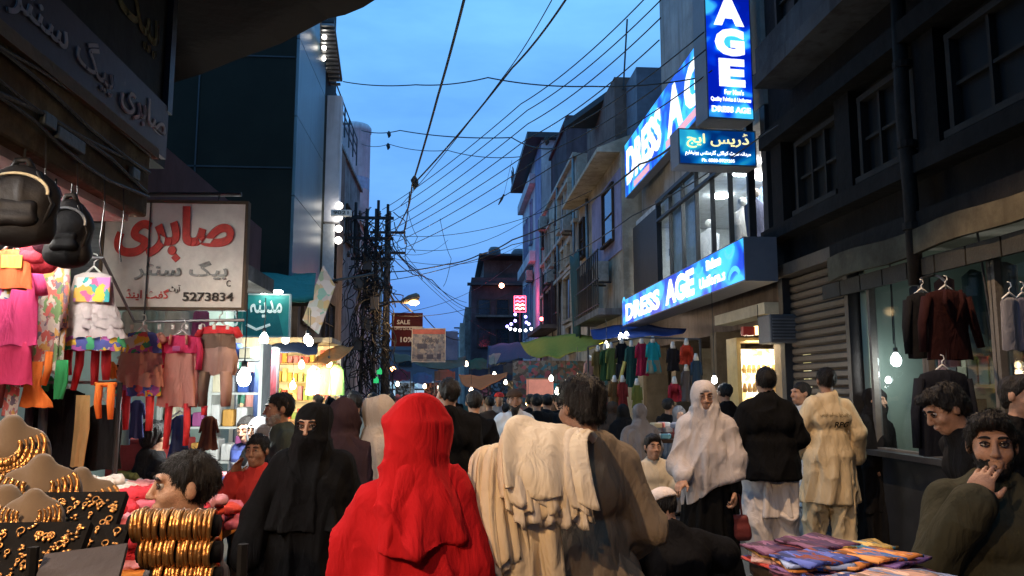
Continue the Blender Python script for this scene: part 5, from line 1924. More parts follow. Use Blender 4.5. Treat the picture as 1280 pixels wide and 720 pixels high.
# ---- electricity pole with its tangle
pole = thing("electricity_pole", "tall lattice electricity pole buried in a tangle of black service cables", "electricity pole", (P(458, 480, 25).x, 25.0, 0))
IRON = M("pole_iron", (.045, .045, .048), .7, .3, 4)
ptop = P(466, 262, 25).z
m = MB()
for sx in (-.16, .16):
    for sy in (-.12, .12):
        m.tube([(sx * 1.3, sy, 0), (sx * .9 + .05, sy, ptop)], .045, 6)
m.build("mast", IRON, pole)
m = MB()
for k in range(16):
    z = .4 + k * (ptop - .6) / 16
    m.tube([(-.2, -.12, z), (.2, -.12, z + .35)], .018, 5).tube([(.2, .12, z), (-.2, .12, z + .35)], .018, 5)
m.build("bracing", IRON, pole)
for k, z in enumerate((ptop - .3, ptop - .95, ptop - 1.6, ptop - 2.5)):
    MB().box((-.75 + .1 * k, -.18, z - .045), (.75, -.10, z + .045)).build("cross_arm", IRON, pole)
    for x in (-.62, -.3, .3, .62):
        MB().lathe([(.02, 0), (.06, .02), (.035, .06), (.07, .09), (.035, .13), (.05, .17), (.001, .2)], (x, -.14, z + .045), 10).build("insulator", M("insulator", (.09, .06, .05), .3), pole, True)
for x, hgt in ((-.45, .55), (.25, .75), (.55, .45)):
    MB().tube([(x, 0, ptop - 1.0), (x, 0, ptop + hgt * .4)], .05, 6).build("riser", IRON, pole)
for k in range(5):
    MB().cbox((-.28 + .25 * (k % 3), -.2, 3.0 + .62 * k), (.13, .10, .2)).build("meter_box", M("meter_box", (.09, .085, .08), .6), pole, bevel=.01)
rnd = random.Random(21)
m = MB()
for k in range(170):
    z0 = 2.3 + rnd.random() * (ptop - 2.2)
    x0, y0 = rnd.gauss(.05, .34), rnd.uniform(-.4, .3)
    L_ = rnd.uniform(.5, 2.2)
    sx = rnd.gauss(0, .4)
    pts = [(x0 + sx * q + .10 * math.sin(q * 9 + k), y0 + .12 * math.cos(q * 7 + k * 2), max(1.4, z0 - L_ * q + .12 * math.sin(q * 6 + k))) for q in np.linspace(0, 1, 9)]
    m.tube(pts, rnd.uniform(.009, .02), 4)
for k in range(26):
    R = rnd.uniform(.15, .42)
    m.torus((rnd.gauss(.1, .28), rnd.uniform(-.45, -.1), rnd.uniform(2.6, ptop - .8)), R, .016, Matrix.Rotation(rnd.uniform(.9, 1.9), 4, 'X') @ Matrix.Rotation(rnd.uniform(-.5, .5), 4, 'Y'), 18, 4)
tag(m.build("cable_tangle", M("cable_black", (.012, .012, .014), .6), pole), kind='stuff')
p2 = thing("electricity_pole", "plain thinner concrete pole standing just behind the tangled lattice pole", "electricity pole", (P(481, 480, 27).x, 27.0, 0))
MB().tube([(0, 0, 0), (0, 0, P(481, 268, 27).z)], [.15, .10], 10).build("shaft", CONC_D, p2, True)
for z in (6.2, 6.9):
    MB().box((-.6, -.1, z - .04), (.6, -.02, z + .04)).build("cross_arm", IRON, p2)
p3 = thing("electricity_pole", "small distant double arm pole against the dusk sky by the far bend", "electricity pole", (P(577, 480, 70).x, 70, 0))
MB().tube([(0, 0, 0), (0, 0, 7.2)], .12, 8).build("shaft", IRON, p3)
for z in (6.5, 7.0):
    MB().box((-.7, -.06, z - .06), (.7, .06, z + .06)).build("cross_arm", IRON, p3)
# street lamp on an arm
hd = P(512, 378, 24.6)
sl = thing("street_lamp", "lit orange street lamp head on a curved arm from the tangled pole", "street lamp", hd)
a = Vector((pole.location.x + .2, 24.9, P(470, 386, 24.9).z)) - hd
MB().tube([a, a * .5 + Vector((0, 0, .12)), (-.22, 0, .02)], .035, 8).build("arm", IRON, sl, True)
MB().rings([(0, 0, 0, .02, .02), (.05, 0, 0, .07, .05), (.3, 0, 0, .13, .08), (.55, 0, 0, .12, .07), (.62, 0, 0, .04, .03)], 14).build("housing", M("lamp_housing", (.16, .13, .10), .5), sl, True, mtx=T((-.28, 0, .0)) @ Matrix.Rotation(PI / 2 - .35, 4, 'Y'))
MB().ball((.13, -.03, -.01), .13, 12, 8, 1.3, .8, .65).build("lens", glow("street_lens", (1.0, .62, .22), 9.0), sl, True)
l = bpy.data.lights.new("street_light", 'POINT')
l.energy = 150
l.color = (1, .62, .28)
l.shadow_soft_size = .12
lo = bpy.data.objects.new("street_light", l)
COL.objects.link(lo)
lo.parent = sl
lo.location = (.15, -.08, -.2)
sl2 = thing("street_lamp", "round orange lamp glowing low over the far end of the street", "street lamp", P(491, 462, 45))
MB().ball((0, 0, 0), .17, 12, 8).build("lens", glow("far_lens", (1.0, .50, .20), 9.0), sl2, True)
MB().tube([(0, .1, -2.2), (0, .1, .3), (0, 0, .25)], .04, 6).build("post", IRON, sl2)

# ---- cables over the street
CAB = M("cable_black", (0, 0, 0))
def cable(label, pts, r=.011, sag=.15, group=None, n=14):
    "pts: (px, py, Y) triples joined by sagging spans"
    t = thing("cable", label, "cable", P(*pts[0]), 0, group)
    w = [P(*q) for q in pts]
    line = []
    for i in range(len(w) - 1):
        for j in range(n + (i == len(w) - 2)):
            k = j / n
            line.append(w[i].lerp(w[i + 1], k) - Vector((0, 0, sag * 4 * k * (1 - k))))
    part(MB().tube(line, r, 5), "wire", CAB, t, True)
    return t


cable("thick twisted cable climbing steeply from the wire joint", [(515, 232, 14), (548, 118, 10), (582, -8, 7.5)], .016, .03)
cable("cable running from the wire joint up and right across the open sky", [(515, 232, 14), (640, 85, 10.5), (712, -8, 8.5)], .014, .05)
cable("thin cable just under the one rising right from the wire joint", [(500, 258, 16), (630, 95, 11), (694, -8, 9)], .007, .05)
cable("bundled cables dropping from the wire joint to the lattice pole", [(515, 232, 14), (509, 262, 17), (484, 300, 24)], .015, .1)
cable("slack drop cable hanging from the wire joint down to the low wires", [(512, 240, 16), (505, 290, 20), (508, 300, 22)], .012, .2)
gp = "parallel overhead lines from the pole to the clothing shop"
for k, (x1, y1, x0, y0) in enumerate(((812, -8, 478, 262), (826, 0, 480, 270), (826, 22, 481, 282), (824, 50, 482, 291), (880, 40, 484, 298), (882, 62, 484, 308), (890, 88, 486, 318))):
    cable("%s of the seven parallel lines slanting from pole to grey shop wall" % ["topmost", "second", "third", "middle", "fifth", "sixth", "lowest"][k], [(x0, y0, 25), ((x0 + x1) / 2 + 6, (y0 + y1) / 2 + 3, 14.5), (x1, y1, 10.2)], .010, .12, gp)
cable("long loose cable crossing the sky at blade sign height", [(429, 102, 16.6), (520, 106, 14), (610, 97, 12.5), (740, 108, 11.5), (880, 96, 10.6), (950, 92, 10.3)], .011, .05)
cable("level service cable with a clamp near the round tower", [(452, 163, 30), (500, 163, 27), (640, 172, 22), (690, 186, 20)], .018, .1)
cable("lower service cable with a clamp below its twin", [(452, 180, 30), (486, 180, 27), (560, 188, 23), (650, 196, 20)], .012, .1)
cable("short stub line reaching out from the round tower", [(404, 155, 33), (440, 155, 33)], .04, .0)
cable("black cable slung low from the lattice pole to the beige building", [(486, 340, 25), (560, 330, 23), (600, 318, 22), (640, 300, 20), (720, 262, 17), (800, 205, 13), (845, 178, 10.6)], .018, .05)
cable("second low cable beside the one slung to the beige building", [(488, 350, 25), (575, 330, 23), (640, 306, 21), (700, 285, 18)], .012, .05)
cable("cable falling from the pole top to the dark far building", [(486, 305, 25), (540, 350, 35), (583, 384, 56)], .02, .2)
cable("second cable falling from the pole to the far building", [(487, 318, 25), (530, 345, 33), (583, 378, 56)], .016, .2)
cable("third cable drooping from the pole toward the banners", [(486, 360, 25), (530, 395, 26), (575, 425, 28)], .016, .2)
cable("wires crossing in front of the Urdu sign to the dark building", [(690, 330, 18), (790, 270, 12.5), (955, 168, 9.6), (1090, 60, 8.0)], .010, .06)
cable("cable strung along the dark wall above its windows", [(1090, 90, 7.9), (1160, 50, 6.7), (1230, 22, 6.0), (1290, -5, 5.4)], .016, .03)
cable("second cable forking down the dark wall near its top corner", [(1160, 55, 6.6), (1225, 65, 6.0), (1290, 20, 5.4)], .009, .05)
cable("cable dangling past the right side of the maroon jacket", [(1215, 245, 6.0), (1232, 360, 6.0), (1252, 480, 6.0)], .010, .0)
cable("thin cable hanging straight down the dark wall above the shutter", [(1105, 240, 7.9), (1112, 330, 7.9), (1117, 430, 7.7)], .006, .0)
for k, (px, py, Y) in enumerate(((486, 168, 27), (485, 183, 27), (518, 228, 14), (683, 176, 20))):
    t = thing("cable_clamp", ["dark clamp on the upper level service cable", "dark clamp on the lower level service cable", "knotted joint where the steep cables meet", "small clamp on the service cable near the right roofs"][k], "clamp", P(px, py, Y))
    MB().rings([(-.12, 0, 0, .02, .02), (-.05, .02, 0, .055, .05), (.04, 0, 0, .07, .05), (.12, 0, 0, .02, .02)], 8).build("clamp", CAB, t, True)
b = thing("scrap_of_cable", "short scrap of dark cable dangling alone in the sky above the street", "cable scrap", P(627, 248, 16))
part(MB().tube([P(630, 243, 16), P(627, 249, 16), P(623, 256, 16)], [.02, .028, .012], 6), "wire", CAB, b)
part(MB().tube([P(630, 243, 16), P(640, 200, 15.6)], .004, 4), "strand", CAB, b)

rnd = random.Random(52)
for k in range(9):
    x0, y0 = rnd.uniform(478, 490), rnd.uniform(290, 400)
    x1, y1 = [(600, 392), (640, 330), (690, 250), (560, 300), (740, 238), (620, 420), (660, 300), (588, 402), (700, 330)][k]
    Yb_ = [45, 38, 27, 36, 20, 34, 36, 50, 25][k]
    cable("thin stray wire from the lattice pole %s" % ["to the far dark building", "to the neon side", "to the beige building top", "fading over the banners", "to the lilac wall", "to the slate awning", "to the pale blue building", "to the skyline pole", "to the maroon window"][k], [(x0, y0, 25), (x1, y1, Yb_)], .009, .25 + .5 * rnd.random())
for k in (0, 3):
    cable("limp wire hanging in the air below the parallel lines %s" % ["nearest the wire joint", "second from the joint", "in the middle", "fourth from the joint", "nearest the beige building"][k], [(508 + 14 * k, 255 + 6 * k, 18), (522 + 14 * k, 296 + 9 * k, 18.3), (500 + 18 * k, 322 + 12 * k, 18.6)], .006, .12)
for k, (x, y, w_) in enumerate(((3.0, 57.5, .9), (5.0, 60, 1.2))):
    tk = thing("water_tank", ["round water tank on the dark far building, left one", "larger water tank on the roof of the dark far building"][k], "water tank", (x, y, 11.04))
    MB().lathe([(.001, 0), (w_ * .5, 0), (w_ * .5, w_ * .8), (w_ * .35, w_), (.001, w_ * 1.05)], (0, 0, 0), 16).build("tank", M("tank_blue", (.05, .06, .08), .5), tk, True)

# ---- awnings on the right
GRN = cloth("green_awning", (.36, .32, .05))
BLU = cloth("blue_awning", (.035, .07, .24))
BLD = cloth("slate_awning", (.07, .09, .14))
awning("yellow green awning over the garment stalls on the right", [P(650, 428, 26), P(700, 418, 24), P(770, 420, 19)], [P(668, 446, 21), P(700, 447, 20), P(752, 430, 16.2)], GRN, .12)
awning("blue tarpaulin awning below the long blue sign", [P(738, 412, 19.5), P(790, 404, 18), P(858, 412, 13.6)], [P(742, 424, 17), P(800, 421, 14.6), P(852, 418, 12.6)], BLU, .06)
awning("slate blue awning furthest along the right side stalls", [P(610, 432, 40), P(640, 428, 36), P(668, 430, 30)], [P(608, 460, 34), P(640, 450, 30), P(675, 446, 25)], BLD, .15)
awning("orange cloth awning in the middle of the crowd", [P(573, 468, 21), P(600, 470, 21), P(634, 466, 20)], [P(580, 482, 18.5), P(602, 487, 18), P(633, 470, 18.5)], cloth("orange_awning", (.62, .18, .06)), .05)
awning("small orange awning over the warm lit stall by the pole", [P(396, 445, 15.2), P(420, 432, 15.6), P(442, 434, 16)], [P(388, 452, 14), P(408, 456, 14), P(430, 446, 14)], cloth("orange_awning2", (.55, .22, .07)), .05)
awning("dull grey tarpaulin roof beside the small orange awning", [P(330, 432, 13.8), P(360, 428, 14.5), P(398, 430, 15.5)], [P(328, 442, 12.8), P(360, 440, 13), P(396, 444, 13.8)], BLD, .05)
# red neon and its garland
t = thing("neon_sign", "glowing red and pink neon sign above a string of blue lamps", "neon sign", P(650, 380, 38))
t.scale = (.74, .74, .74)
nw, nh = .74, 1.05
MB().cbox((0, .1, 0), (nw / 2, .06, nh / 2)).build("backing", STEEL_D, t)
NE = glow("neon_red", (1.0, .12, .22), 5.0)
NE2 = glow("neon_orange", (1.0, .55, .42), 6.0)
for k, z in enumerate((.40, .16, -.08, -.32)):
    MB().tube([(-.30, 0, z), (-.15, 0, z + .06), (0, 0, z - .03), (.15, 0, z + .06), (.3, 0, z)], .05, 6).build("tube", NE2 if k > 1 else NE, t, True)
m = MB().tube([(-.37, 0, -.52), (-.37, 0, .52), (.37, 0, .52), (.37, 0, -.52), (-.37, 0, -.52)], .025, 6)
m.build("border_tube", NE, t, True)
MB().tube([(0, .1, -.5), (0, .1, -2.4)], .05, 6).build("bracket", STEEL_D, t)
l = bpy.data.lights.new("neon_light", 'POINT')
l.energy = 160
l.color = (1, .08, .12)
l.shadow_soft_size = .3
lo = bpy.data.objects.new("neon_light", l)
COL.objects.link(lo)
lo.parent = t
lo.location = (-.1, -.6, 0)
t = thing("lamp_garland", "string of blue and white fairy lamps hanging below the neon sign", "fairy lights", P(650, 408, 37))
part(MB().tube([P(634, 410, 37), P(643, 402, 37), P(650, 404, 37), P(658, 402, 37), P(664, 411, 37)], .012, 5), "string", CAB, t)
for k, (px, py) in enumerate(((634, 408), (639, 405), (644, 401), (657, 396), (658, 403), (661, 405), (644, 393), (638, 411), (644, 412), (650, 413), (657, 413), (664, 411), (679, 413), (694, 413), (703, 413))):
    part(MB().ball(P(px, py, 37), .07, 8, 6), "lamp", glow("fairy_blue", (.35, .30, 1.0), 9.0) if k < 7 else glow("fairy_white", (.9, .9, 1.0), 8.0), t, True)

# ---- lit shops at the left beyond the clothing stall
t = thing("sweet_stall", "bright yellow lit shop with shelves of goods beyond the clothing stall", "shop", (P(385, 490, 16).x, 16, 0))
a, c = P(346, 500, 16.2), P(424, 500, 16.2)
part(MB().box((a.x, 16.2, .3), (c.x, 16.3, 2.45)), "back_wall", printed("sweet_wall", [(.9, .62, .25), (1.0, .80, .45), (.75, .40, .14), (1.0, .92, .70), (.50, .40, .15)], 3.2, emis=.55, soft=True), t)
part(MB().box((a.x, 15.0, 2.46), (c.x, 16.3, 2.55)), "ceiling", PLAST_C, t)
part(MB().box((a.x - .1, 15.0, 0), (a.x - .002, 16.3, 2.55)), "side_wall", PLAST_C, t)
part(MB().box((a.x, 15.0, 0), (c.x, 15.5, .95)), "counter", M("yellow_counter", (.62, .42, .10), .6), t)
for k in range(4):
    part(MB().box((a.x, 15.9, 1.0 + .36 * k), (c.x, 16.19, 1.03 + .36 * k)), "shelf", M("shelf_board", (.5, .38, .22), .7), t)
rnd = random.Random(8)
for k in range(4):
    for j in range(11):
        x = a.x + .06 + (c.x - a.x - .12) * (j + .2 * rnd.random()) / 10.4
        hh = .12 + .16 * rnd.random()
        col = rnd.choice([(.8, .5, .1), (.7, .12, .08), (.75, .7, .5), (.3, .45, .12), (.75, .25, .3), (.85, .75, .3)])
        part(MB().box((x - .045, 15.95, 1.031 + .36 * k), (x + .045, 16.1, 1.031 + .36 * k + hh)), "packet", M("packet_%d%d" % (int(col[0] * 99), int(col[1] * 99)), col, .6), t, bevel=.01)
for k, (px, py) in enumerate(((357, 424), (343, 396), (384, 424), (387, 427), (330, 423), (411, 454), (377, 456), (396, 470), (366, 482))):
    bulb(["bare white bulb left of the warm lit shop sign", "white bulb high beside the teal sign", "first of the paired bulbs below the diamond hoarding", "second of the paired bulbs below the diamond hoarding", "white bulb under the lower left corner of the teal sign", "bright bulb under the small orange awning", "lamp over the yellow lit shelves", "low lamp among the goods by the pole", "warm lamp over the yellow counter"][k],
         P(px, py, 12.5 if k < 5 else 14.6), 20.0 if k < 5 else 26.0, WHITE if k < 5 else (1.0, .80, .45), (26 if k < 5 else 75), .055, .35)
for k in range(3):
    tg = thing("hanging_garment", ["mauve cloth hung by the yellow lit shop", "crimson cloth hung by the yellow lit shop", "green cloth hung by the yellow lit shop"][k], "garment", P(393 + 14 * k, 456, 14.9))
    MB().rings([(0, 0, 0, .05, .02), (-.1, 0, 0, .13, .04), (-.55, 0, 0, .15, .05)], 20, 5, .012, k).build("cloth", cloth("hang_%d" % k, ((.30, .16, .22), (.55, .10, .08), (.12, .30, .12))[k]), tg, True)
for k, (px, py, c) in enumerate(((470, 475, (.05, .9, .25)), (474, 464, (.05, .9, .25)))):
    tg = thing("lit_sign", ["green lit panel low at the foot of the tangled pole", "upper green lit panel at the foot of the tangled pole"][k], "lit sign", P(px, py, 24))
    MB().prism([(-.07, -.09), (.08, -.09), (.08, .02), (.03, .11), (-.02, .04), (-.07, .03)], -.02, .02, Matrix.Rotation(PI / 2, 4, 'X')).build("panel", glow("green_lit", c, .55), tg)
    MB().tube([(0, 0, -.12), (0, 0, -.9)], .02, 5).build("stem", IRON, tg)
# far small stall lights
for k, (px, py, Y, c, s_) in enumerate(((663, 470, 22, (1, .9, .75), 14), (660, 503, 16, (1, .75, .35), 16), (697, 489, 15, (1, .9, .7), 16), (689, 473, 18, (1, .95, .85), 12), (776, 421, 15.5, (1, .95, .85), 16), (783, 419, 15.6, (1, .95, .85), 14), (758, 431, 16.2, (1, .95, .75), 14), (648, 469, 25, (1, .7, .4), 10), (589, 488, 19, (1, .8, .6), 10), (583, 455, 30, (1, .75, .5), 5))):
    bulb("small stall bulb %s" % ["over the far right stalls", "glowing beside the white bearded man", "in front of the pink wall hanging", "above the blue and red goods", "first of two under the blue awning", "second of two under the blue awning", "hanging below the yellow green awning", "by the far orange awning", "behind the black haired man under the orange awning", "high on a far shop post"][k], P(px, py, Y), s_, c, 14 if Y < 20 else 0, .05 if Y < 20 else .08, .4)
t = thing("tube_lamp", "slanted white tube lamp at the far right stalls", "lamp", P(663, 468, 23))
MB().tube([(-.35, 0, -.02), (.35, 0, .08)], .05, 8).build("tube", glow("far_tube", (1, .95, .85), 7.0), t, True)
t = thing("wall_hanging", "pink lit cloth hung at the end of the right hand stalls", "cloth", P(675, 487, 19))
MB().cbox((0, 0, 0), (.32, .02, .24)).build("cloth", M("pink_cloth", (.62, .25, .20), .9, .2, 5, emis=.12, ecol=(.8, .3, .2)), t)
MB().tube([(-.34, 0, .26), (.34, 0, .26)], .015, 5).build("rod", WOOD, t)
t = thing("far_stall", "cluttered lit stall at the far right with coloured goods", "stall", P(690, 500, 20.5))
o = Vector(t.location)
MB().box((-1.0, 0, -o.z), (1.9, .1, 1.0)).build("back_panel", printed("stall_goods", [(.10, .08, .07), (.20, .15, .12), (.05, .16, .22), (.35, .10, .12), (.22, .2, .18), (.12, .10, .08)], 13.0), t)
MB().box((-1.0, -.5, -o.z), (1.9, -.02, -.35)).build("counter", WOOD_D, t)
for k, c in enumerate(((.04, .40, .50), (.55, .06, .18), (.5, .4, .3), (.10, .15, .5), (.5, .1, .1))):
    MB().box((.02 + .2 * k, -.1, -.05), (.17 + .2 * k, -.02, .42)).build("cloth", cloth("stallcloth%d" % k, c), t)

# clutter of stalls, cloths and lamps filling the far street
FAW = [("maroon", (.14, .03, .04)), ("grey blue", (.10, .13, .20)), ("rust", (.30, .10, .04)), ("dull green", (.07, .11, .06)), ("cream", (.34, .29, .20)), ("brown", (.09, .06, .04))]
rnd = random.Random(15)
for k, (px, py, Y, w) in enumerate(((500, 470, 34, 26), (528, 474, 40, 24), (556, 470, 36, 26), (600, 456, 40, 26), (622, 450, 33, 22), (640, 462, 28, 22))):
    nm, c = FAW[k]
    awning("%s cloth awning in the far jumble of stalls" % nm, [P(px - w / 2, py - 6, Y + 1.5), P(px, py - 9, Y + 1.5), P(px + w / 2, py - 5, Y + 1.5)], [P(px - w / 2, py + 5, Y - .6), P(px, py + 6, Y - .6), P(px + w / 2, py + 4, Y - .6)], cloth("far_awning%d" % k, c), .12, 8, 5, [(P(px - w / 2, py + 5, Y - .6), Vector((P(px - w / 2, py + 5, Y - .6).x, Y - .6, 0))), (P(px + w / 2, py + 4, Y - .6), Vector((P(px + w / 2, py + 4, Y - .6).x, Y - .6, 0)))])
for k, (px, py, Y, c) in enumerate(((497, 480, 33, (1, .8, .5)), (513, 486, 38, (.8, .95, 1)), (531, 483, 39, (1, .75, .4)), (549, 484, 35, (1, .9, .7)), (566, 481, 36, (1, .6, .3)), (606, 474, 39, (1, .5, .45)), (618, 468, 32, (1, .9, .7)), (632, 478, 27, (1, .85, .6)), (641, 481, 27, (.8, .6, 1)), (671, 458, 24, (1, .95, .9)), (707, 478, 17, (1, .9, .7)), (722, 470, 16, (1, .85, .55)))):
    bulb("tiny far bulb %s" % ["under the maroon far awning", "between maroon and grey blue awnings", "under the grey blue far awning", "left under the rust far awning", "right under the rust far awning", "under the dull green far awning", "under the cream far awning", "left under the brown far awning", "right under the brown far awning", "above the slanted far tube lamp", "right of the pink wall hanging", "by the pink and cream dress"][k], P(px, py, Y), 12.0, c, 20 if k % 3 == 0 else 0, .075 * Y / 34, .5)
for k, (px, py, Y, c) in enumerate(((506, 486, 36, (.25, .32, .40)), (541, 486, 40, (.35, .16, .10)), (560, 488, 37, (.30, .28, .22)), (612, 484, 36, (.28, .10, .14)), (628, 486, 30, (.12, .18, .24)), (651, 484, 26, (.30, .22, .12)))):
    st = thing("far_stall", "far stall with %s" % ["pale blue goods under the maroon awning", "rust red goods beside the grey blue awning", "grey goods under the rust awning", "plum goods under the dull green awning", "blue goods under the cream awning", "buff goods under the brown awning"][k], "stall", P(px, 500, Y))
    o = Vector(st.location)
    zt = P(px, py - 8, Y).z - o.z
    MB().box((-.42, 0, -o.z), (.42, .06, zt)).build("goods_panel", printed("far_goods%d" % k, [c, tuple(q * .4 for q in c), tuple(min(1, q * 1.7) for q in c), (.05, .045, .04)], 12), st)
    MB().box((-.42, -.35, -o.z), (.42, -.01, -o.z + .85)).build("counter", WOOD_D, st)

# ------------------------------------------------------------------ hung clothes
HANGW = M("white_hanger", (.75, .75, .72), .4)
def hang(label, px, top, Y, parts, cat="garment", name="hanging_garment", hanger=True, depth=.32, rz=0.0, group=None, rod=None):
    """a garment hung at pixel (px, top) at distance Y; sizes in photograph pixels there.
    ('body', part, mat, [(down, halfwidth[, shift])...], folds, amp) or ('limb', part, mat, [(dx, down)...], [radius...])"""
    u = Y / FP * 1.0
    o = P(px, top, Y)
    t = thing(name, label, cat, o, rz, group)
    if hanger:
        m = MB().tube([(-.13 * u * 80, 0, -.01), (0, 0, .035), (.13 * u * 80, 0, -.01)], .007, 6)
        m.tube([(0, 0, .035), (0, 0, .06), (.018, 0, .075), (.012, 0, .10), (-.008, 0, .105)], .004, 5)
        m.build("hanger", HANGW, t, True)
    for k, q in enumerate(parts):
        if q[0] == 'body':
            prof = [(-r[0] * u, (r[2] if len(r) > 2 else 0) * u, (r[3] if len(r) > 3 else 0) * u, max(.004, r[1] * u), max(.012, min(.11, r[1] * u * depth))) for r in q[3]]
            MB().rings(prof, 44, q[4], q[5], k + int(px)).build(q[1], q[2], t, True)
        elif q[0] == 'limb':
            pts = [Vector((a * u, (.0 if len(q) < 6 else q[5]), -b * u)) for a, b in q[3]]
            MB().tube(pts, [r * u for r in q[4]], 14, flat=.6).build(q[1], q[2], t, True)
        elif q[0] == 'patch':
            (x0, y0, x1, y1) = q[3]
            MB().cbox(((x0 + x1) / 2 * u, q[4], -(y0 + y1) / 2 * u), ((x1 - x0) / 2 * u, .004, (y1 - y0) / 2 * u)).build(q[1], q[2], t, bevel=.003)
    return t


MAG = cloth("magenta", (.62, .05, .14))
PINK = cloth("hot_pink", (.78, .08, .24))
PEACH = cloth("peach", (.62, .30, .24))
CWHITE = cloth("garment_white", (.74, .66, .64))
CBROWN = cloth("garment_brown", (.20, .14, .105))
CBROWN2 = cloth("garment_mushroom", (.42, .27, .22))
CORANGE = cloth("orange", (.80, .20, .04))
CRED = cloth("coral_red", (.72, .06, .07))
CBLACK = cloth("coat_black", (.010, .010, .011))
CTAN = cloth("tan_cloth", (.42, .26, .11))
FLORAL = printed("floral", [(.45, .36, .34), (.55, .12, .10), (.15, .12, .16), (.60, .35, .10), (.50, .45, .42), (.15, .25, .10), (.42, .18, .18), (.62, .55, .45)], 42, stretch=(1, 1, .6))
PATCHW = printed("patchwork", [(.70, .10, .10), (.08, .10, .35), (.75, .45, .05), (.05, .35, .15), (.65, .60, .55), (.45, .10, .35)], 24, dist='CHEBYCHEV')
PASTEL = printed("pastel_print", [(.85, .75, .10), (.75, .30, .65), (.05, .42, .42), (.78, .15, .35), (.85, .82, .8), (.80, .5, .1)], 26)
GREENP = cloth("green_cloth", (.03, .22, .07))

hang("white sleeveless girl's dress with pink edged frills and a pastel print bodice", 117, 341, 4.45, [
    ('body', 'bodice', CWHITE, [(0, 12), (4, 22), (14, 24), (45, 29)], 5, .004),
    ('body', 'skirt_tier', CWHITE, [(40, 29), (50, 33), (56, 35)], 11, .010), ('body', 'skirt_tier', CWHITE, [(52, 32), (62, 38), (68, 39)], 12, .011),
    ('body', 'skirt_tier', CWHITE, [(64, 35), (74, 41), (80, 43)], 13, .012),
    ('body', 'hem_band', PATCHW, [(78, 40), (90, 43), (95, 42)], 12, .010),
    ('patch', 'print', PASTEL, (-17, 7, 25, 37), -.046)])
FRILL = cloth("pink_frill_edge", (.66, .30, .32))
hang("coral red leggings and pants hung in a bunch under the white frilled dress", 112, 425, 4.5, [
    ('limb', 'leg', CRED, [(-23, 0), (-24, 28), (-22, 42)], [7, 7, 6]), ('limb', 'leg', CRED, [(-10, 0), (-10, 30), (-15, 60)], [7, 7, 5]), ('limb', 'leg', CRED, [(8, 0), (8, 30), (9, 54)], [7, 7, 6]),
    ('limb', 'leg', CRED, [(20, 0), (21, 30), (22, 48)], [8, 8, 6]), ('limb', 'waistband', CRED, [(-28, 1), (0, -1), (27, 1)], [4, 5, 4])], hanger=False)
hang("hot pink short sleeved top hung at the left edge", 16, 325, 4.1, [
    ('body', 'shirt', PINK, [(0, 12), (5, 30), (20, 32), (60, 33), (104, 34)], 6, .012), ('limb', 'sleeve', PINK, [(-28, 8), (-40, 30), (-42, 50)], [10, 10, 11]), ('limb', 'sleeve', PINK, [(26, 8), (33, 25), (37, 42)], [9, 9, 10]),
    ('body', 'underskirt', MAG, [(100, 29), (112, 30), (150, 31)], 6, .008)])
hang("long floral printed tunic with folds hung beside the hot pink top", 66, 328, 4.3, [
    ('body', 'tunic', FLORAL, [(0, 10), (6, 18), (40, 20), (90, 22, -2), (130, 22, -4)], 7, .014), ('limb', 'sleeve', FLORAL, [(-15, 8), (-20, 40), (-23, 95)], [6, 6, 7]), ('limb', 'sleeve', FLORAL, [(17, 8), (19, 40), (18, 80)], [6, 6, 7])])
hang("narrow strip of floral cloth hanging below the hot pink top", 22, 425, 4.2, [('body', 'scarf', FLORAL, [(0, 7), (40, 7), (90, 7, -3)], 4, .006)], hanger=False)
hang("orange and green layered scarf hung under the floral tunic", 52, 452, 4.25, [
    ('body', 'scarf', CORANGE, [(0, 10, -8), (30, 9, -8), (48, 17, -2), (54, 18, -2)], 5, .008), ('limb', 'fold', CORANGE, [(8, -12), (8, 10), (4, 28)], [6, 6, 5]), ('body', 'green_fold', GREENP, [(-2, 7, 24), (24, 8, 24), (44, 4, 22)], 4, .006)], hanger=False)
hang("orange blouse with green trim hung below the black backpack at the left edge", 14, 312, 3.75, [
    ('body', 'blouse', cloth("orange_red", (.70, .13, .05)), [(0, 10), (8, 22), (40, 26), (48, 27)], 5, .008), ('body', 'trim', PATCHW, [(46, 16, -12), (60, 15, -13)], 4, .004), ('patch', 'yellow_yoke', cloth("straw", (.78, .55, .12)), (-6, 8, 18, 24), -.03)])
hang("peach tiered girl's dress with patchwork yoke", 178, 415, 4.9, [
    ('body', 'yoke', PATCHW, [(0, 12), (4, 22), (26, 24)], 4, .003), ('body', 'skirt_tier', PEACH, [(24, 23), (36, 25), (40, 25)], 8, .007), ('body', 'skirt_tier', PEACH, [(36, 24), (48, 26), (52, 26)], 9, .007), ('body', 'skirt_tier', PEACH, [(48, 25), (60, 27), (66, 27)], 9, .008),
    ('body', 'hem_band', PATCHW, [(64, 25), (74, 26), (77, 26)], 9, .006), ('limb', 'sleeve', PEACH, [(20, 2), (27, 12)], [6, 7]), ('limb', 'sleeve', PEACH, [(-20, 2), (-26, 12)], [6, 7]),
    ('limb', 'legging', CRED, [(-15, 70), (-14, 95), (-14, 117)], [8, 7, 6]), ('limb', 'legging', CRED, [(13, 70), (14, 95), (14, 118)], [8, 7, 6])])
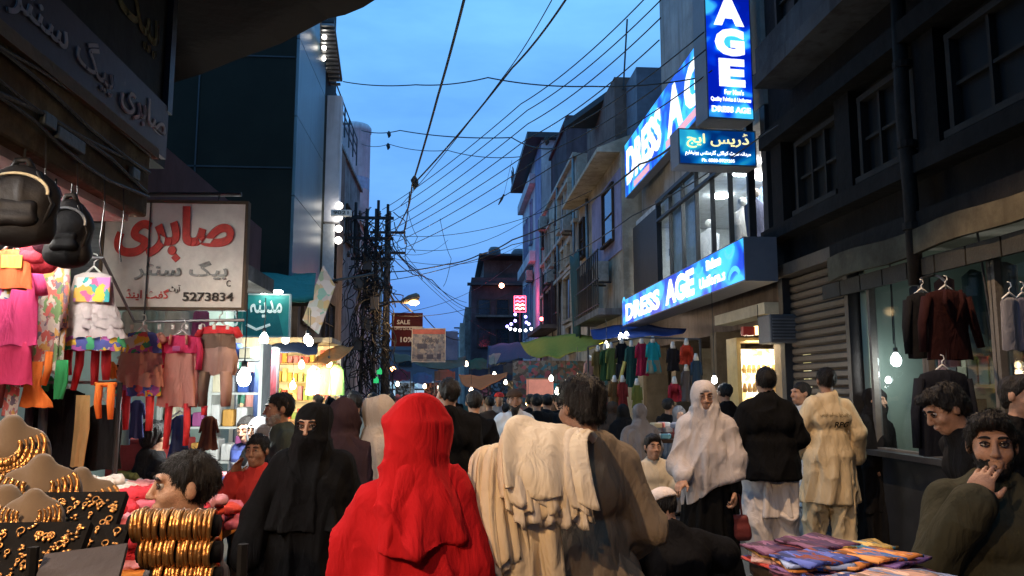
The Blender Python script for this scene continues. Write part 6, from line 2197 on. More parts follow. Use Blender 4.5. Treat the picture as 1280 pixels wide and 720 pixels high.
hang("long peach pinafore over a magenta long sleeved shirt", 227, 419, 4.95, [
    ('body', 'shirt', MAG, [(0, 10), (3, 21), (22, 21)], 4, .003), ('limb', 'sleeve', MAG, [(-20, 3), (-22, 20), (-21, 40)], [6, 6, 6]), ('limb', 'sleeve', MAG, [(20, 3), (23, 20), (22, 42)], [6, 6, 6]),
    ('body', 'pinafore', PEACH, [(10, 13), (16, 16), (30, 18), (60, 21), (86, 23)], 6, .012), ('limb', 'strap', PEACH, [(-9, 0), (-10, 12)], [2.4, 2.4], -.055), ('limb', 'strap', PEACH, [(9, 0), (10, 12)], [2.4, 2.4], -.055),
    ('patch', 'heart', cloth("mauve", (.5, .12, .30)), (-5, 14, 4, 20), -.075),
    ('limb', 'legging', CRED, [(-10, 82), (-11, 110), (-12, 136)], [7, 6, 5]), ('limb', 'legging', CRED, [(11, 82), (12, 110), (11, 132)], [7, 6, 5])])
hang("brown dungarees with puffed legs over a red sleeved shirt", 274, 407, 5.0, [
    ('body', 'shirt', CRED, [(0, 11), (3, 20), (10, 22)], 4, .003), ('limb', 'sleeve', CRED, [(-19, 3), (-25, 14)], [7, 7]), ('limb', 'sleeve', CRED, [(19, 3), (25, 14)], [7, 7]),
    ('body', 'bib', CBROWN, [(8, 18), (14, 20), (28, 21)], 3, .002), ('body', 'shorts', CBROWN2, [(26, 20), (40, 24), (54, 23), (60, 20)], 7, .010),
    ('limb', 'leg', CBROWN, [(-14, 56), (-16, 80), (-15, 98)], [11, 10, 8]), ('limb', 'leg', CBROWN2, [(11, 56), (12, 80), (12, 98)], [12, 11, 9]), ('limb', 'red_cuff', CRED, [(-13, 97), (-13, 108)], [6, 5])])
hang("bright orange leggings hung over the black coats", 132, 480, 4.4, [('limb', 'leg', CORANGE, [(-7, 0), (-8, 22), (-5, 41)], [6.5, 6.5, 4.5]), ('limb', 'leg', CORANGE, [(7, 0), (7, 22), (8, 42)], [6.5, 6.5, 4.5]), ('limb', 'waistband', CORANGE, [(-12, 0), (0, 1), (12, 0)], [4, 5, 4])], hanger=False)
hang("black coat hung low on the left beside a tan cloth", 78, 486, 4.6, [('body', 'coat', CBLACK, [(0, 12), (6, 26), (40, 27), (100, 29)], 5, .012), ('limb', 'sleeve', CBLACK, [(-22, 6), (-30, 40), (-32, 76)], [10, 9, 8]), ('limb', 'sleeve', CBLACK, [(20, 6), (24, 40), (22, 76)], [9, 9, 8])])
hang("second black coat hung low below the orange leggings", 128, 506, 4.65, [('body', 'coat', CBLACK, [(0, 10), (6, 18), (40, 20), (76, 24)], 5, .010), ('limb', 'sleeve', CBLACK, [(18, 6), (20, 30), (19, 60)], [7, 7, 6])])
hang("strip of tan cloth hung between the two black coats", 104, 494, 4.5, [('body', 'cloth', CTAN, [(0, 8), (40, 8, 1), (84, 7, -2)], 4, .006)], hanger=False)
hang("dark grey jeans hung low at the left edge", 45, 500, 4.45, [('limb', 'leg', cloth("denim_grey", (.05, .06, .08)), [(-6, 0), (-7, 50), (-8, 80)], [7, 7, 6]), ('limb', 'leg', cloth("denim_grey", (.05, .06, .08)), [(9, 0), (10, 50), (9, 80)], [7, 7, 6])], hanger=False)
hang("pale blue packet of baby clothes hung behind the red leggings", 152, 482, 5.6, [('body', 'packet', cloth("pale_blue", (.25, .48, .62)), [(0, 9), (4, 13), (70, 13)], 3, .003)], hanger=False)
for k, (px, c, w_, hh) in enumerate(((168, (.45, .50, .45), 14, 40), (186, (.30, .38, .33), 11, 42), (203, (.52, .55, .5), 15, 38), (222, (.62, .66, .6), 14, 40), (240, (.36, .42, .38), 12, 36), (196, (.05, .26, .14), 7, 36), (252, (.28, .05, .20), 9, 50), (140, (.4, .42, .4), 10, 30))):
    hang(["pale grey plastic wrapped garment behind the peach dress", "dull grey green wrapped garment behind the peach dress", "light wrapped garment left of the peach pinafore", "whitish wrapped garment behind the peach pinafore", "grey green wrapped garment right of the pinafore", "dark green scarf among the wrapped garments", "plum coloured shirt between pinafore and dungarees", "grey wrapped garment beside the white dress"][k], px, 386, 5.5 + .1 * (k % 3), [('body', 'wrap', M("wrap%d" % k, c, .35, .3, 12, .4, 18), [(0, w_ * .5), (5, w_), (hh, w_ * 1.1)], 4, .012)], hanger=False)
# smaller pieces crowding the stall
for k, (px, top, Y, col, hw, hh, lab) in enumerate(((44, 420, 4.6, (.55, .05, .10), 8, 60, "crimson child's trousers hung behind the floral tunic"), (6, 436, 4.5, (.30, .06, .05), 9, 70, "brick red dress hung at the left edge below the pink top"), (158, 446, 5.1, (.03, .03, .035), 9, 40, "black child's cardigan between white and peach dresses"),
        (203, 440, 5.2, (.35, .04, .06), 6, 50, "dark red sleeve hanging between the peach dresses"), (252, 425, 5.25, (.60, .30, .30), 6, 60, "pale pink slip hung between pinafore and dungarees"),
        (140, 452, 5.0, (.75, .24, .05), 5, 20, "small orange cap hung beside the red leggings"), (62, 470, 4.6, (.04, .22, .10), 6, 34, "green scarf end dangling over the dark jeans"), (172, 500, 5.6, (.06, .08, .25), 8, 45, "blue child's shirt on the far side of the red leggings"), (225, 520, 5.8, (.04, .06, .16), 10, 50, "navy trousers hung behind the pinafore leggings"), (262, 520, 5.8, (.10, .05, .04), 9, 40, "brown cardigan hung behind the dungaree legs"))):
    hang(lab, px, top, Y, [('body', 'cloth', cloth("small%d" % k, col), [(0, hw * .4), (4, hw * .9), (hh * .5, hw * .85), (hh, hw * 1.15)], 5, .012), ('limb', 'sleeve', cloth("small%d" % k, col), [(-hw * .8, 4), (-hw * 1.2, hh * .5)], [2.6, 2.2]), ('limb', 'sleeve', cloth("small%d" % k, col), [(hw * .8, 4), (hw * 1.2, hh * .5)], [2.6, 2.2])], hanger=k % 2 == 0)
for k in range(9):
    px = 150 + 17 * k
    hang("price tag card %s on the clothes rail" % ["by the peach sleeve", "over the peach dress", "between the peach dresses", "left of the pinafore", "over the pinafore", "right of the pinafore", "left of the dungarees", "over the dungarees", "at the right end"][k], px, 404, 4.88, [('patch', 'card', M("card_white", (.7, .7, .66), .7), (-2, 2, 2, 8), -.02)], hanger=False, cat="price tag", name="price_tag")

# rails carrying the garments
t = thing("clothes_rail", "thin steel rail carrying the front row of children's clothes", "rail", P(150, 330, 4.5))
part(MB().tube([P(-60, 322, 4.35), P(60, 322, 4.35), P(128, 322, 4.45), P(168, 402, 4.92), P(305, 400, 5.0)], .010, 6), "bar", STEEL, t)
for q in ((-30, 4.35), (110, 4.43), (180, 4.93), (296, 5.0)):
    a = P(q[0], 322 if q[0] < 150 else 401, q[1])
    part(MB().tube([a, Vector((a.x, a.y, 2.62 if q[0] < 150 else 2.72))], .005, 5), "hanging_wire", STEEL_D, t)
t = thing("clothes_rail", "low rail carrying the dark coats and leggings at the left", "rail", P(80, 480, 4.55))
part(MB().tube([P(-40, 478, 4.5), P(150, 478, 4.6)], .010, 6), "bar", STEEL, t)
part(MB().tube([P(-40, 478, 4.5), Vector((P(-40, 478, 4.5).x, 4.5, 0))], .014, 6).tube([P(150, 478, 4.6), Vector((P(150, 478, 4.6).x, 4.6, 0))], .014, 6), "upright", STEEL_D, t)

# backpacks
def backpack(label, px, top, bot, hw, Y, mat, rz=0.0, trim=None):
    u = Y / FP
    o = P(px, (top + bot) / 2, Y)
    t = thing("backpack", label, "backpack", o, rz)
    h, w = (bot - top) * u / 2, hw * u
    s = SDF(.010, .05)
    s.ell((0, 0, .0), (w * .98, w * .52, h * 1.0))
    s.cone((-w * .55, 0, -h * .65), (w * .55, 0, -h * .65), w * .42)
    s.cone((-w * .5, 0, h * .2), (w * .5, 0, h * .2), w * .45)
    s.build("bag", mat, t, folds(.003, 12, 6, px))
    s = SDF(.010, .03)
    s.cone((-w * .42, -w * .5, -h * .45), (w * .42, -w * .5, -h * .45), w * .24)
    s.cone((-w * .42, -w * .46, -h * .1), (w * .42, -w * .46, -h * .1), w * .2)
    s.build("front_pocket", mat, t, folds(.002, 14, 8, px + 1))
    MB().tube([(-w * .3, 0, h * .9), (-w * .2, 0, h * 1.12), (w * .1, 0, h * 1.16), (w * .25, 0, h * .92)], .012, 8).build("handle", mat, t, True)
    zm = trim or STEEL
    MB().tube([(w * .85 * math.sin(a), -w * .52, h * .25 + h * .45 * math.cos(a)) for a in np.linspace(-1.7, 1.7, 18)], .006, 5).build("zip", zm, t)
    MB().tube([(w * .5, -w * .35, h * .8), (w * .95, -w * .3, .0), (w * .6, -w * .3, -h * .85)], .018, 6, flat=.35).build("strap", mat, t, True)
    MB().tube([(0, 0, h * 1.14), (0, 0, h * 1.5)], .004, 4).build("hook", STEEL_D, t)
    return t


BKB = M("bag_black", (.008, .007, .007), .6, .4, 14, .1, 80, spec=.25)
backpack("large black backpack with pale cords hung first under the tube lamp", 26, 207, 304, 40, 2.85, BKB, .2, M("pale_cord", (.45, .38, .24), .7))
backpack("maroon and pink backpack squeezed between two black ones", 66, 242, 318, 20, 3.15, M("bag_maroon", (.16, .035, .06), .5, .4, 12, .4, 50), .3)
backpack("black backpack hung at the end of the row above the white dress", 86, 250, 334, 26, 3.1, BKB, .1)
backpack("red cloth bag hung below the black backpacks", 46, 296, 336, 24, 3.8, cloth("bag_red", (.55, .05, .07)), .0)

# ---- interior of the clothing stall
t = thing("shelf_unit", "tall white shelf unit of folded goods at the back of the clothing stall", "shelves", (P(262, 500, 7.6).x, 7.6, 0))
for x in (-.45, .0, .45):
    MB().box((x - .015, 0, 0), (x + .015, .35, 2.02)).build("upright", M("shelf_white", (.55, .58, .54), .6), t)
for k in range(6):
    MB().box((-.43, .002, .3 + .31 * k), (.43, .35, .32 + .31 * k)).build("shelf", M("shelf_white", (0, 0, 0)), t)
rnd = random.Random(3)
cols = [(.45, .06, .06), (.06, .12, .4), (.6, .55, .4), (.05, .3, .12), (.55, .3, .08), (.3, .32, .34), (.6, .6, .58), (.35, .1, .25)]
for k in range(6):
    for j in range(6):
        x = -.38 + .125 * j + (.02 if j > 2 else 0)
        c = rnd.choice(cols)
        o = thing("folded_goods", "%s folded goods on the white shelves behind the hanging leggings" % ["maroon", "blue", "cream", "green", "orange", "grey", "white", "plum"][cols.index(c)], "folded goods", Vector(t.location) + Vector((x + .02, .15, .321 + .31 * k)), 0, "%s folded goods on the shelves" % ["maroon", "blue", "cream", "green", "orange", "grey", "white", "plum"][cols.index(c)])
        MB().box((-.05, -.12, 0), (.05, .12, .1 + .13 * rnd.random())).build("pack", cloth("goods%d" % cols.index(c), c), o, bevel=.015)
t = thing("wall_rack", "back wall rack of hung coloured clothes in the lit stall", "clothes rack", (P(322, 480, 8.2).x, 8.2, 0))
o = Vector(t.location)
MB().tube([(-.2, 0, 2.0), (.19, 0, 2.0)], .015, 6).build("bar", STEEL, t)
MB().tube([(-.2, 0, 2.0), (-.2, 0, 0)], .02, 6).tube([(.19, 0, 2.0), (.19, 0, 0)], .02, 6).build("upright", STEEL, t)
for k in range(5):
    x = -.15 + .075 * k
    c = [(.05, .14, .10), (.35, .16, .14), (.06, .09, .2), (.4, .36, .3), (.2, .04, .05), (.6, .35, .3), (.05, .25, .25)][k % 7]
    g = thing("hanging_garment", "%s on the back wall rack of the lit stall" % ["green tunic", "dusty pink shirt", "blue shirt", "cream shirt", "dark red dress", "salmon dress", "bottle green shirt", "green dress at the far end", "dusty pink scarf at the far end"][k], "garment", o + Vector((x, .0, 2.0)), 0, "clothes on the back wall rack")
    MB().rings([(0, 0, 0, .01, .012), (-.05, 0, 0, .045, .02), (-.06, 0, 0, .055, .022), (-.4, 0, 0, .05, .02), (-.55 - .12 * (k % 3), 0, 0, .06, .025)], 24, 4, .014, k).build("cloth", cloth("rack%d" % (k % 7), c), g, True)
bulb("bare white bulb glowing in front of the shelves of the clothing stall", P(305, 472, 6.6), 34.0, (.95, 1.0, .97), 75, .055, .55)
bulb("small bulb at the back of the clothing stall beside the teal sign", P(330, 424, 8.0), 24.0, (.93, 1, .95), 60, .045, .3)
t = thing("stool_box", "red wooden box standing behind the stall table", "box", P(165, 572, 6.4))
o = Vector(t.location)
MB().box((-.14, -.14, -o.z), (.14, .14, .12)).build("crate", M("red_box", (.30, .03, .03), .6), t, bevel=.01)
MB().box((-.15, -.15, .121), (.15, .15, .14)).build("lid", M("red_box", (0, 0, 0)), t)

# ---- stall tables with folded clothes
def folded_mesh(k):
    rnd = random.Random(k)
    s = SDF(.012, .02)
    for j in range(2):
        s.cone((-.10, -.055, .012 + .012 * j), (.10, -.055, .012 + .012 * j), .012, None, .02)
        s.cone((-.10, .055, .012 + .012 * j), (.10, .055, .012 + .012 * j), .012, None, .02)
    s.ell((0, 0, .018), (.135, .095, .020), None, .02)
    v, f = s.mesh(folds(.006, 22, 22, k))
    return fast_mesh("folded_cloth", v, f)


FOLD = [folded_mesh(k) for k in range(5)]
FM = {}
def fold_mat(key, col):
    if key not in FM:
        mt = cloth("fold_" + key, col)
        FM[key] = []
        for me in FOLD:
            c = me.copy()
            c.materials.clear()
            c.materials.append(mt)
            FM[key].append(c)
    return FM[key]


def pile(x, y, z, n, palette, label, group, rnd, w=1.0, spread=.03, hstep=.034):
    for k in range(n):
        key, col = rnd.choice(palette)
        me = rnd.choice(fold_mat(key, col))
        o = link_mesh("folded_garment", me, None)
        o.location = (x + rnd.uniform(-spread, spread), y + rnd.uniform(-spread, spread), z + hstep * k)
        o.rotation_euler = (rnd.uniform(-.08, .08), rnd.uniform(-.08, .08), rnd.uniform(-.35, .35))
        o.scale = (w * rnd.uniform(.9, 1.15), w * rnd.uniform(.9, 1.2), rnd.uniform(.9, 1.3))
        tag(o, label % key if '%s' in label else label, "folded garment", group % key if '%s' in group else group)


rnd = random.Random(31)
REDS = [("crimson", (.62, .05, .07)), ("coral", (.74, .20, .20)), ("pink", (.72, .32, .36)), ("scarlet", (.70, .08, .05)), ("rose", (.62, .16, .22))]
MIX = [("white", (.70, .68, .66)), ("blue", (.08, .10, .36)), ("navy", (.03, .035, .10)), ("grey", (.30, .28, .28)), ("lilac", (.42, .30, .40)), ("black", (.02, .02, .022)), ("olive", (.16, .18, .07))]
t = thing("stall_table", "orange edged stall table heaped with red and pink folded children's clothes", "table", (-1.55, 3.9, 0))
ORW = M("orange_table", (.62, .22, .04), .7, .3, 6)
MB().box((-.55, -.5, .80), (.36, 1.1, .86)).build("top", ORW, t, bevel=.01)
for (x, y) in ((-.5, -.44), (.31, -.44), (-.5, 1.04), (.31, 1.04)):
    MB().box((x - .03, y - .03, 0), (x + .03, y + .03, .80)).build("leg", WOOD, t)
MB().box((-.55, -.52, .68), (.36, -.501, .80)).build("apron", ORW, t)
for i in range(4):
    for j in range(6):
        x, y = -1.98 + .235 * i, 3.52 + .24 * j
        n = 7 - abs(i - 1) - (j > 3) * 2 + rnd.randrange(-1, 2)
        pile(x, y, .862, max(2, n), REDS if (i + j) % 4 else REDS + MIX[:1], "%s folded garment in the heap on the orange edged table", "%s garments heaped on the orange edged table", rnd)
t = thing("stall_table", "second stall table of blue and white folded clothes behind the red heap", "table", (-1.75, 6.1, 0))
MB().box((-.75, -.6, .78), (.55, .6, .83)).build("top", WOOD, t, bevel=.01)
for (x, y) in ((-.7, -.55), (.5, -.55), (-.7, .55), (.5, .55)):
    MB().box((x - .03, y - .03, 0), (x + .03, y + .03, .78)).build("leg", WOOD, t)
for i in range(5):
    for j in range(4):
        pile(-2.36 + .26 * i, 5.65 + .28 * j, .832, 2 + rnd.randrange(3), MIX + REDS[2:3], "%s folded garment on the second stall table", "%s garments on the second stall table", rnd)
# ---- jewellery stall in the left foreground
VEL = M("cream_velvet", (.13, .095, .065), .9, .15, 6, .1, 90, sheen=.3)
GOLD = M("gold", (.50, .25, .085), .36, .3, 30, .3, 60, metal=.9)
BLKV = M("black_velvet", (.006, .006, .007), .9, .2, 6, .1, 90)
t = thing("jewellery_stand", "stepped black jewellery stand in the left foreground", "stand", (-1.0, 1.75, 0))
MB().box((-.55, -.25, 0), (.35, .45, .90)).box((-.55, .1, .90), (.30, .45, 1.05)).build("steps", BLKV, t)
MB().tube([(.25, -.20, .90), (.25, -.20, 1.30)], .010, 6).tube([(.62, -.20, .0), (.62, -.20, 1.30)], .010, 6).build("bangle_post", BLKV, t)


def necklace_bust(label, px, py, Y, s_=1.0, rz=0.0, wide=False):
    "padded neck form leaning back on an easel, with gold collars laid over it"
    o = P(px, py, Y)
    t = thing("necklace_bust", label, "necklace display", o, rz)
    lean = Matrix.Rotation(-.28, 4, 'X')
    s = SDF(.006, .03)
    ww = 1.25 if wide else 1.0
    s.ell((-.045 * s_ * ww, 0, -.03 * s_), (.055 * s_, .020, .075 * s_), None, .03)
    s.ell((.045 * s_ * ww, 0, -.03 * s_), (.055 * s_, .020, .075 * s_), None, .03)
    s.ell((0, 0, -.075 * s_), (.065 * s_ * ww, .022, .06 * s_), None, .03)
    s.cone((0, 0, -.02 * s_), (0, .0, .055 * s_), .034 * s_, .026 * s_)
    b = s.build("bust", VEL, t)
    b.matrix_local = lean
    MB().box((-.04, .02, -.22 * s_), (.04, .04, .0)).build("easel", BLKV, t, mtx=lean)
    rnd = random.Random(int(px))
    for q in range(5):
        R = (.030 + .0125 * q) * s_
        pts = [(R * math.sin(a) * 1.1 * ww, -.047 - .004 * (q == 0) + .010 * abs(math.sin(a)), -.012 * s_ - R * 1.25 * math.cos(a) * (1 if math.cos(a) > 0 else .6)) for a in np.linspace(-2.1, 2.1, 26)]
        MB().tube(pts, (.0036 if q % 2 else .0055) * s_, 6).build("necklace", GOLD, t, True, mtx=lean)
        m = MB()
        for p in pts[5:22]:
            m.ball((p[0] + rnd.gauss(0, .001), p[1] - .003, p[2] - .009 * s_), .0062 * s_ * rnd.uniform(.7, 1.3), 8, 5, 1, .6, 1.6)
        m.build("pendants", GOLD, t, True, mtx=lean)
    return t


necklace_bust("cream necklace bust with gold collar at the top left corner of the jewellery stall", 12, 556, 2.0, .9, .3)
necklace_bust("cream necklace bust with gold drop set in the middle of the left stall", 50, 606, 1.85, .85, .35)
necklace_bust("wide cream necklace bust under the black coats on the left stall", 98, 620, 2.0, .85, .2, True)
necklace_bust("low cream necklace bust cut by the left picture edge", 4, 655, 1.75, 1.0, .4)
necklace_bust("pale bust wearing a single heavy gold collar in the front row", 40, 642, 1.72, .62, .3)
def gold_tray(label, px, py, Y, w, h, n, seed, tilt=.9):
    o = P(px, py, Y)
    t = thing("jewellery_tray", label, "jewellery tray", o, 0)
    R = Matrix.Rotation(-(PI / 2 - tilt) + 0, 4, 'X')
    m2 = Matrix.Rotation(tilt, 4, 'X')
    MB().cbox((0, 0, -.01), (w / 2, h / 2, .01)).build("pad", BLKV, t, mtx=m2)
    rnd = random.Random(seed)
    for k in range(n):
        x, y = rnd.uniform(-.45, .45) * w, rnd.uniform(-.42, .42) * h
        m = MB()
        kind = rnd.random()
        if kind < .5:
            m.torus((x, y, .004), rnd.uniform(.003, .007), .0016, None, 12, 5)
            m.ball((x, y - .009, .005), .0034, 6, 5, 1, 1.6, .6)
        else:
            for q in range(4):
                m.ball((x + rnd.gauss(0, .004), y + rnd.gauss(0, .004), .004), .003, 6, 5, 1.4, 1, .6)
        m.build("ornament", GOLD, t, True, mtx=m2)


gold_tray("black velvet tray scattered with gold earrings at the centre of the left stall", 88, 655, 1.75, .18, .15, 60, 1)
gold_tray("black velvet tray of gold rings at the bottom left corner", 40, 692, 1.6, .17, .13, 50, 2)
gold_tray("black velvet tray of earrings nearest the bangles", 112, 690, 1.7, .12, .12, 40, 3)
t = thing("paper_pad", "grey folded paper lying at the front of the jewellery stall", "paper", P(100, 716, 1.55))
MB().cbox((0, 0, 0), (.07, .06, .006)).build("sheet", M("grey_paper", (.06, .055, .062), .8), t, mtx=Matrix.Rotation(.5, 4, 'X') @ Matrix.Rotation(.2, 4, 'Z'))
# three rolls of bangles
BG = MB().torus((0, 0, 0), .031, .0042, Matrix.Rotation(PI / 2, 4, 'Y'), 28, 8)
bmesh0 = None
for r_, (py, x0, x1, lab) in enumerate(((657, 168, 268, "upper"), (690, 180, 270, "middle"), (722, 196, 270, "lowest"))):
    Y = 1.75
    t = thing("bangle_roll", "dark velvet roll holding the %s row of gold bangles" % lab, "bangle stand", P((x0 + x1) / 2, py, Y))
    o = Vector(t.location)
    a, c = P(x0, py, Y) - o, P(x1, py, Y) - o
    MB().tube([a - Vector((.01, 0, 0)), c + Vector((.01, 0, 0))], .022, 12).build("roll", BLKV, t, True)
    n = 19 - 3 * (r_ == 1) - 4 * (r_ == 2)
    rnd = random.Random(r_)
    for k in range(n):
        p = P(x0 + (x1 - x0) * (k + .5) / n, py + rnd.uniform(-1, 1), Y)
        if bmesh0 is None:
            q = BG.build("bangle", GOLD, None, True)
            bmesh0 = q
        else:
            q = bmesh0.copy()
            COL.objects.link(q)
        q.location = p
        q.rotation_euler = (rnd.random() * 6, rnd.gauss(0, .05), rnd.gauss(0, .06))
        q.scale = (1.15, 1 + rnd.gauss(0, .04), 1 + rnd.gauss(0, .04))
        tag(q, "gold bangle threaded on the %s dark velvet bangle roll" % lab, "bangle", "gold bangles on the %s roll" % lab)
bulb("unseen warm shaded bulb assumed on a cord over the jewellery stall", (-1.35, .3, 2.9), 20.0, (1.0, .66, .38), 330, .05, .8, None, .24)  # lamp out of view, assumed from the warm light on the foreground
bulb("unseen warm shaded bulb added behind the camera to light the foreground", (-.6, -.9, 3.25), 30.0, (1.0, .60, .28), 150, .05, 1.2, None, .24)  # added lamp behind the camera, gives the nearest people frontal light
bulb("unseen warm shaded bulb added high over the lane to light the right hand crowd", (2.0, 5.0, 4.85), 30.0, (1.0, .64, .34), 640, .05, 1.2, None, .22, 7.0)  # added above the frame to brighten the people on the right

# ---- fabric table at bottom right
t = thing("stall_table", "low stall table of colourful folded suit fabrics at the bottom right", "table", (1.30, 2.6, 0))
MB().box((-.22, -.40, .93), (.20, .34, .97)).build("top", WOOD_D, t, bevel=.01)
for (x, y) in ((-.18, -.35), (.16, -.35), (-.18, .29), (.16, .29)):
    MB().box((x - .03, y - .03, 0), (x + .03, y + .03, .93)).build("leg", WOOD_D, t)
rnd = random.Random(77)
FABS = [("orange striped", (.70, .24, .05)), ("pale pink", (.62, .42, .42)), ("royal blue", (.06, .10, .42)), ("maroon", (.22, .03, .06)), ("cream", (.62, .52, .40)), ("violet", (.20, .10, .32)), ("red", (.55, .06, .05)), ("sky blue", (.30, .38, .60)), ("mustard", (.55, .36, .08)), ("peach", (.66, .38, .28)), ("plum", (.16, .05, .12)), ("white", (.66, .62, .6))]
FAB_ME = MB().box((-.17, -.12, 0), (.17, .12, .016))
for i in range(3):
    for j in range(3):
        for k in range(5 + (i + j) % 2 - (j == 0)):
            key, col = FABS[(i * 5 + j * 3 + k * 7) % len(FABS)]
            q = MB()
            e = .105 + .02 * rnd.random()
            w_ = .082 + .012 * rnd.random()
            q.sheet([[Vector((-e + 2 * e * a / 8, -w_ + 2 * w_ * b / 6, .006 + .004 * math.sin(a * 1.3 + k) * math.sin(b + j) + .003 * rnd.random())) for b in range(7)] for a in range(9)], .009)
            pr = printed("fabric_" + key.replace(' ', '_'), [col, tuple(min(1, c * 1.6 + .06) for c in col), tuple(c * .4 for c in col), col, tuple(c * .7 for c in reversed(col))], 55, stretch=(1, .25, 1))
            o = q.build("folded_fabric", pr, None, True)
            o.location = (1.30 - .12 + .11 * i + rnd.uniform(-.02, .02), 2.6 - .22 + .22 * j + rnd.uniform(-.02, .02), 0.975 + .0125 * k + .002 * i + .003 * j)
            o.rotation_euler = (rnd.gauss(0, .02), rnd.gauss(0, .02), rnd.gauss(.2, .3))
            tag(o, "%s folded suit fabric on the low table, %s, %s layer" % (key, ["near", "middle", "far"][j] + " row " + ["left", "centre", "right"][i], ["bottom", "second", "third", "fourth", "fifth", "sixth"][k]), "fabric")

# ---- garments on the right
def busty(label, px, top, Y, col, hh, w=13, extra=None, key=None):
    mt = cloth("rt_%s" % (key or '%d_%d' % (px, top)), col)
    parts = [('body', 'dress', mt, [(0, 4), (3, w * .75), (12, w * .8), (hh * .45, w * .7), (hh, w * 1.0)], 5, .014), ('limb', 'sleeve', mt, [(-w * .75, 4), (-w * .95, 20), (-w * .98, hh * .45)], [3, 2.8, 2.4]), ('limb', 'sleeve', mt, [(w * .75, 4), (w * .95, 20), (w * .98, hh * .45)], [3, 2.8, 2.4])]
    if extra:
        parts.append(('body', 'lower_panel', cloth("rtx_%d" % px, extra), [(hh * .62, w * .92), (hh + 2, w * 1.05)], 5, .012))
    t = hang(label, px, top, Y, parts, hanger=False)
    MB().tube([(0, 0, -.02), (0, 0, .05), (0, 0, .09)], [.045, .032, .02], 10).build("mannequin_neck", M("mannequin_white", (.6, .58, .55), .4), t, True)
    return t


busty("teal dress with buff lower panel on the garment stall under the blue awning", 816, 427, 13.0, (.02, .26, .27), 38, 9, (.24, .21, .13))
busty("crimson dress hung left of the teal one under the blue awning", 802, 428, 13.2, (.32, .02, .05), 42, 8)
busty("dark green long dress hung under the blue awning", 789, 432, 13.4, (.025, .075, .06), 52, 8)
busty("black dress with red collar hung under the blue awning", 777, 428, 13.6, (.012, .012, .014), 44, 8, (.02, .02, .02))
busty("olive green dress hung left of the black one", 764, 434, 14.0, (.12, .14, .04), 40, 7)
busty("dark green dress nearest the yellow green awning", 756, 436, 14.2, (.03, .07, .03), 40, 6)
busty("brown gold dress hung at the edge of the yellow green awning", 747, 438, 14.4, (.13, .085, .03), 40, 7)
busty("orange red kurta hung at the corner of the brown wall", 858, 430, 12.2, (.50, .055, .03), 26, 8)
busty("black blouse hung between teal dress and orange kurta", 841, 434, 12.6, (.02, .017, .018), 30, 8)
busty("slate blue dress hung at the far end by the brown wall", 870, 449, 12.0, (.025, .045, .075), 44, 7)
busty("grey brown dress hung below the orange kurta", 858, 462, 12.4, (.10, .085, .085), 40, 7)
busty("red dress on the lower row of the right hand stall", 843, 478, 11.6, (.30, .025, .04), 24, 8)
busty("brown dress on the lower row beside the post", 768, 476, 13.0, (.16, .08, .03), 36, 7)
busty("maroon dress on the lower row", 778, 476, 12.8, (.22, .03, .025), 34, 6)
busty("yellow olive dress on the lower row", 796, 480, 12.6, (.16, .16, .04), 30, 6)
busty("pink and cream patterned dress at the left end of the garment stall", 737, 450, 15.0, (.42, .22, .18), 30, 7)
t = thing("clothes_rail", "rail below the blue awning carrying the ladies' dresses", "rail", P(800, 422, 13))
part(MB().tube([P(735, 434, 14.8), P(765, 428, 14), P(800, 422, 13.2), P(875, 424, 12)], .015, 6), "bar", STEEL_D, t)
part(MB().tube([P(735, 434, 14.8), Vector((P(735, 434, 14.8).x, 14.8, 0))], .02, 6).tube([P(875, 424, 12), Vector((P(875, 424, 12).x, 12.0, 0))], .02, 6), "upright", STEEL_D, t)
t = thing("post", "slanting yellow post leaning among the hung dresses", "post", P(776, 476, 13.3))
part(MB().tube([P(775, 476, 13.0), P(781, 452, 13.0)], .03, 6), "shaft", M("yellow_post", (.45, .36, .08), .6), t)
t = thing("goods_table", "table heaped with pale packets and shoes beside the grey chador", "table", P(826, 535, 9.6))
o = Vector(t.location)
MB().box((-.25, -.3, -.16), (.55, .5, -.12)).build("top", WOOD_D, t)
for (x, y) in ((-.2, -.25), (.5, -.25), (-.2, .45), (.5, .45)):
    MB().box((x - .03, y - .03, -o.z), (x + .03, y + .03, -.16)).build("leg", WOOD_D, t)
rnd = random.Random(6)
for k in range(26):
    c = rnd.choice([(.6, .45, .45), (.6, .6, .6), (.15, .4, .5), (.55, .15, .12), (.35, .35, .4), (.6, .5, .3)])
    q = MB().box((-.05, -.07, 0), (.05, .07, .06)).build("packet", M("pk%d%d" % (int(c[0] * 100), int(c[1] * 100)), c, .5), None, bevel=.012)
    lv = k // 10
    q.location = o + Vector((-.2 + .075 * (k % 10) + .05 * lv, rnd.uniform(-.25, .1), -.119 + .064 * lv))
    q.rotation_euler = (0, 0, rnd.uniform(-.5, .5))
    tag(q, "small packet heaped on the table beside the grey chador", "packet", "packets heaped on the table by the grey chador")
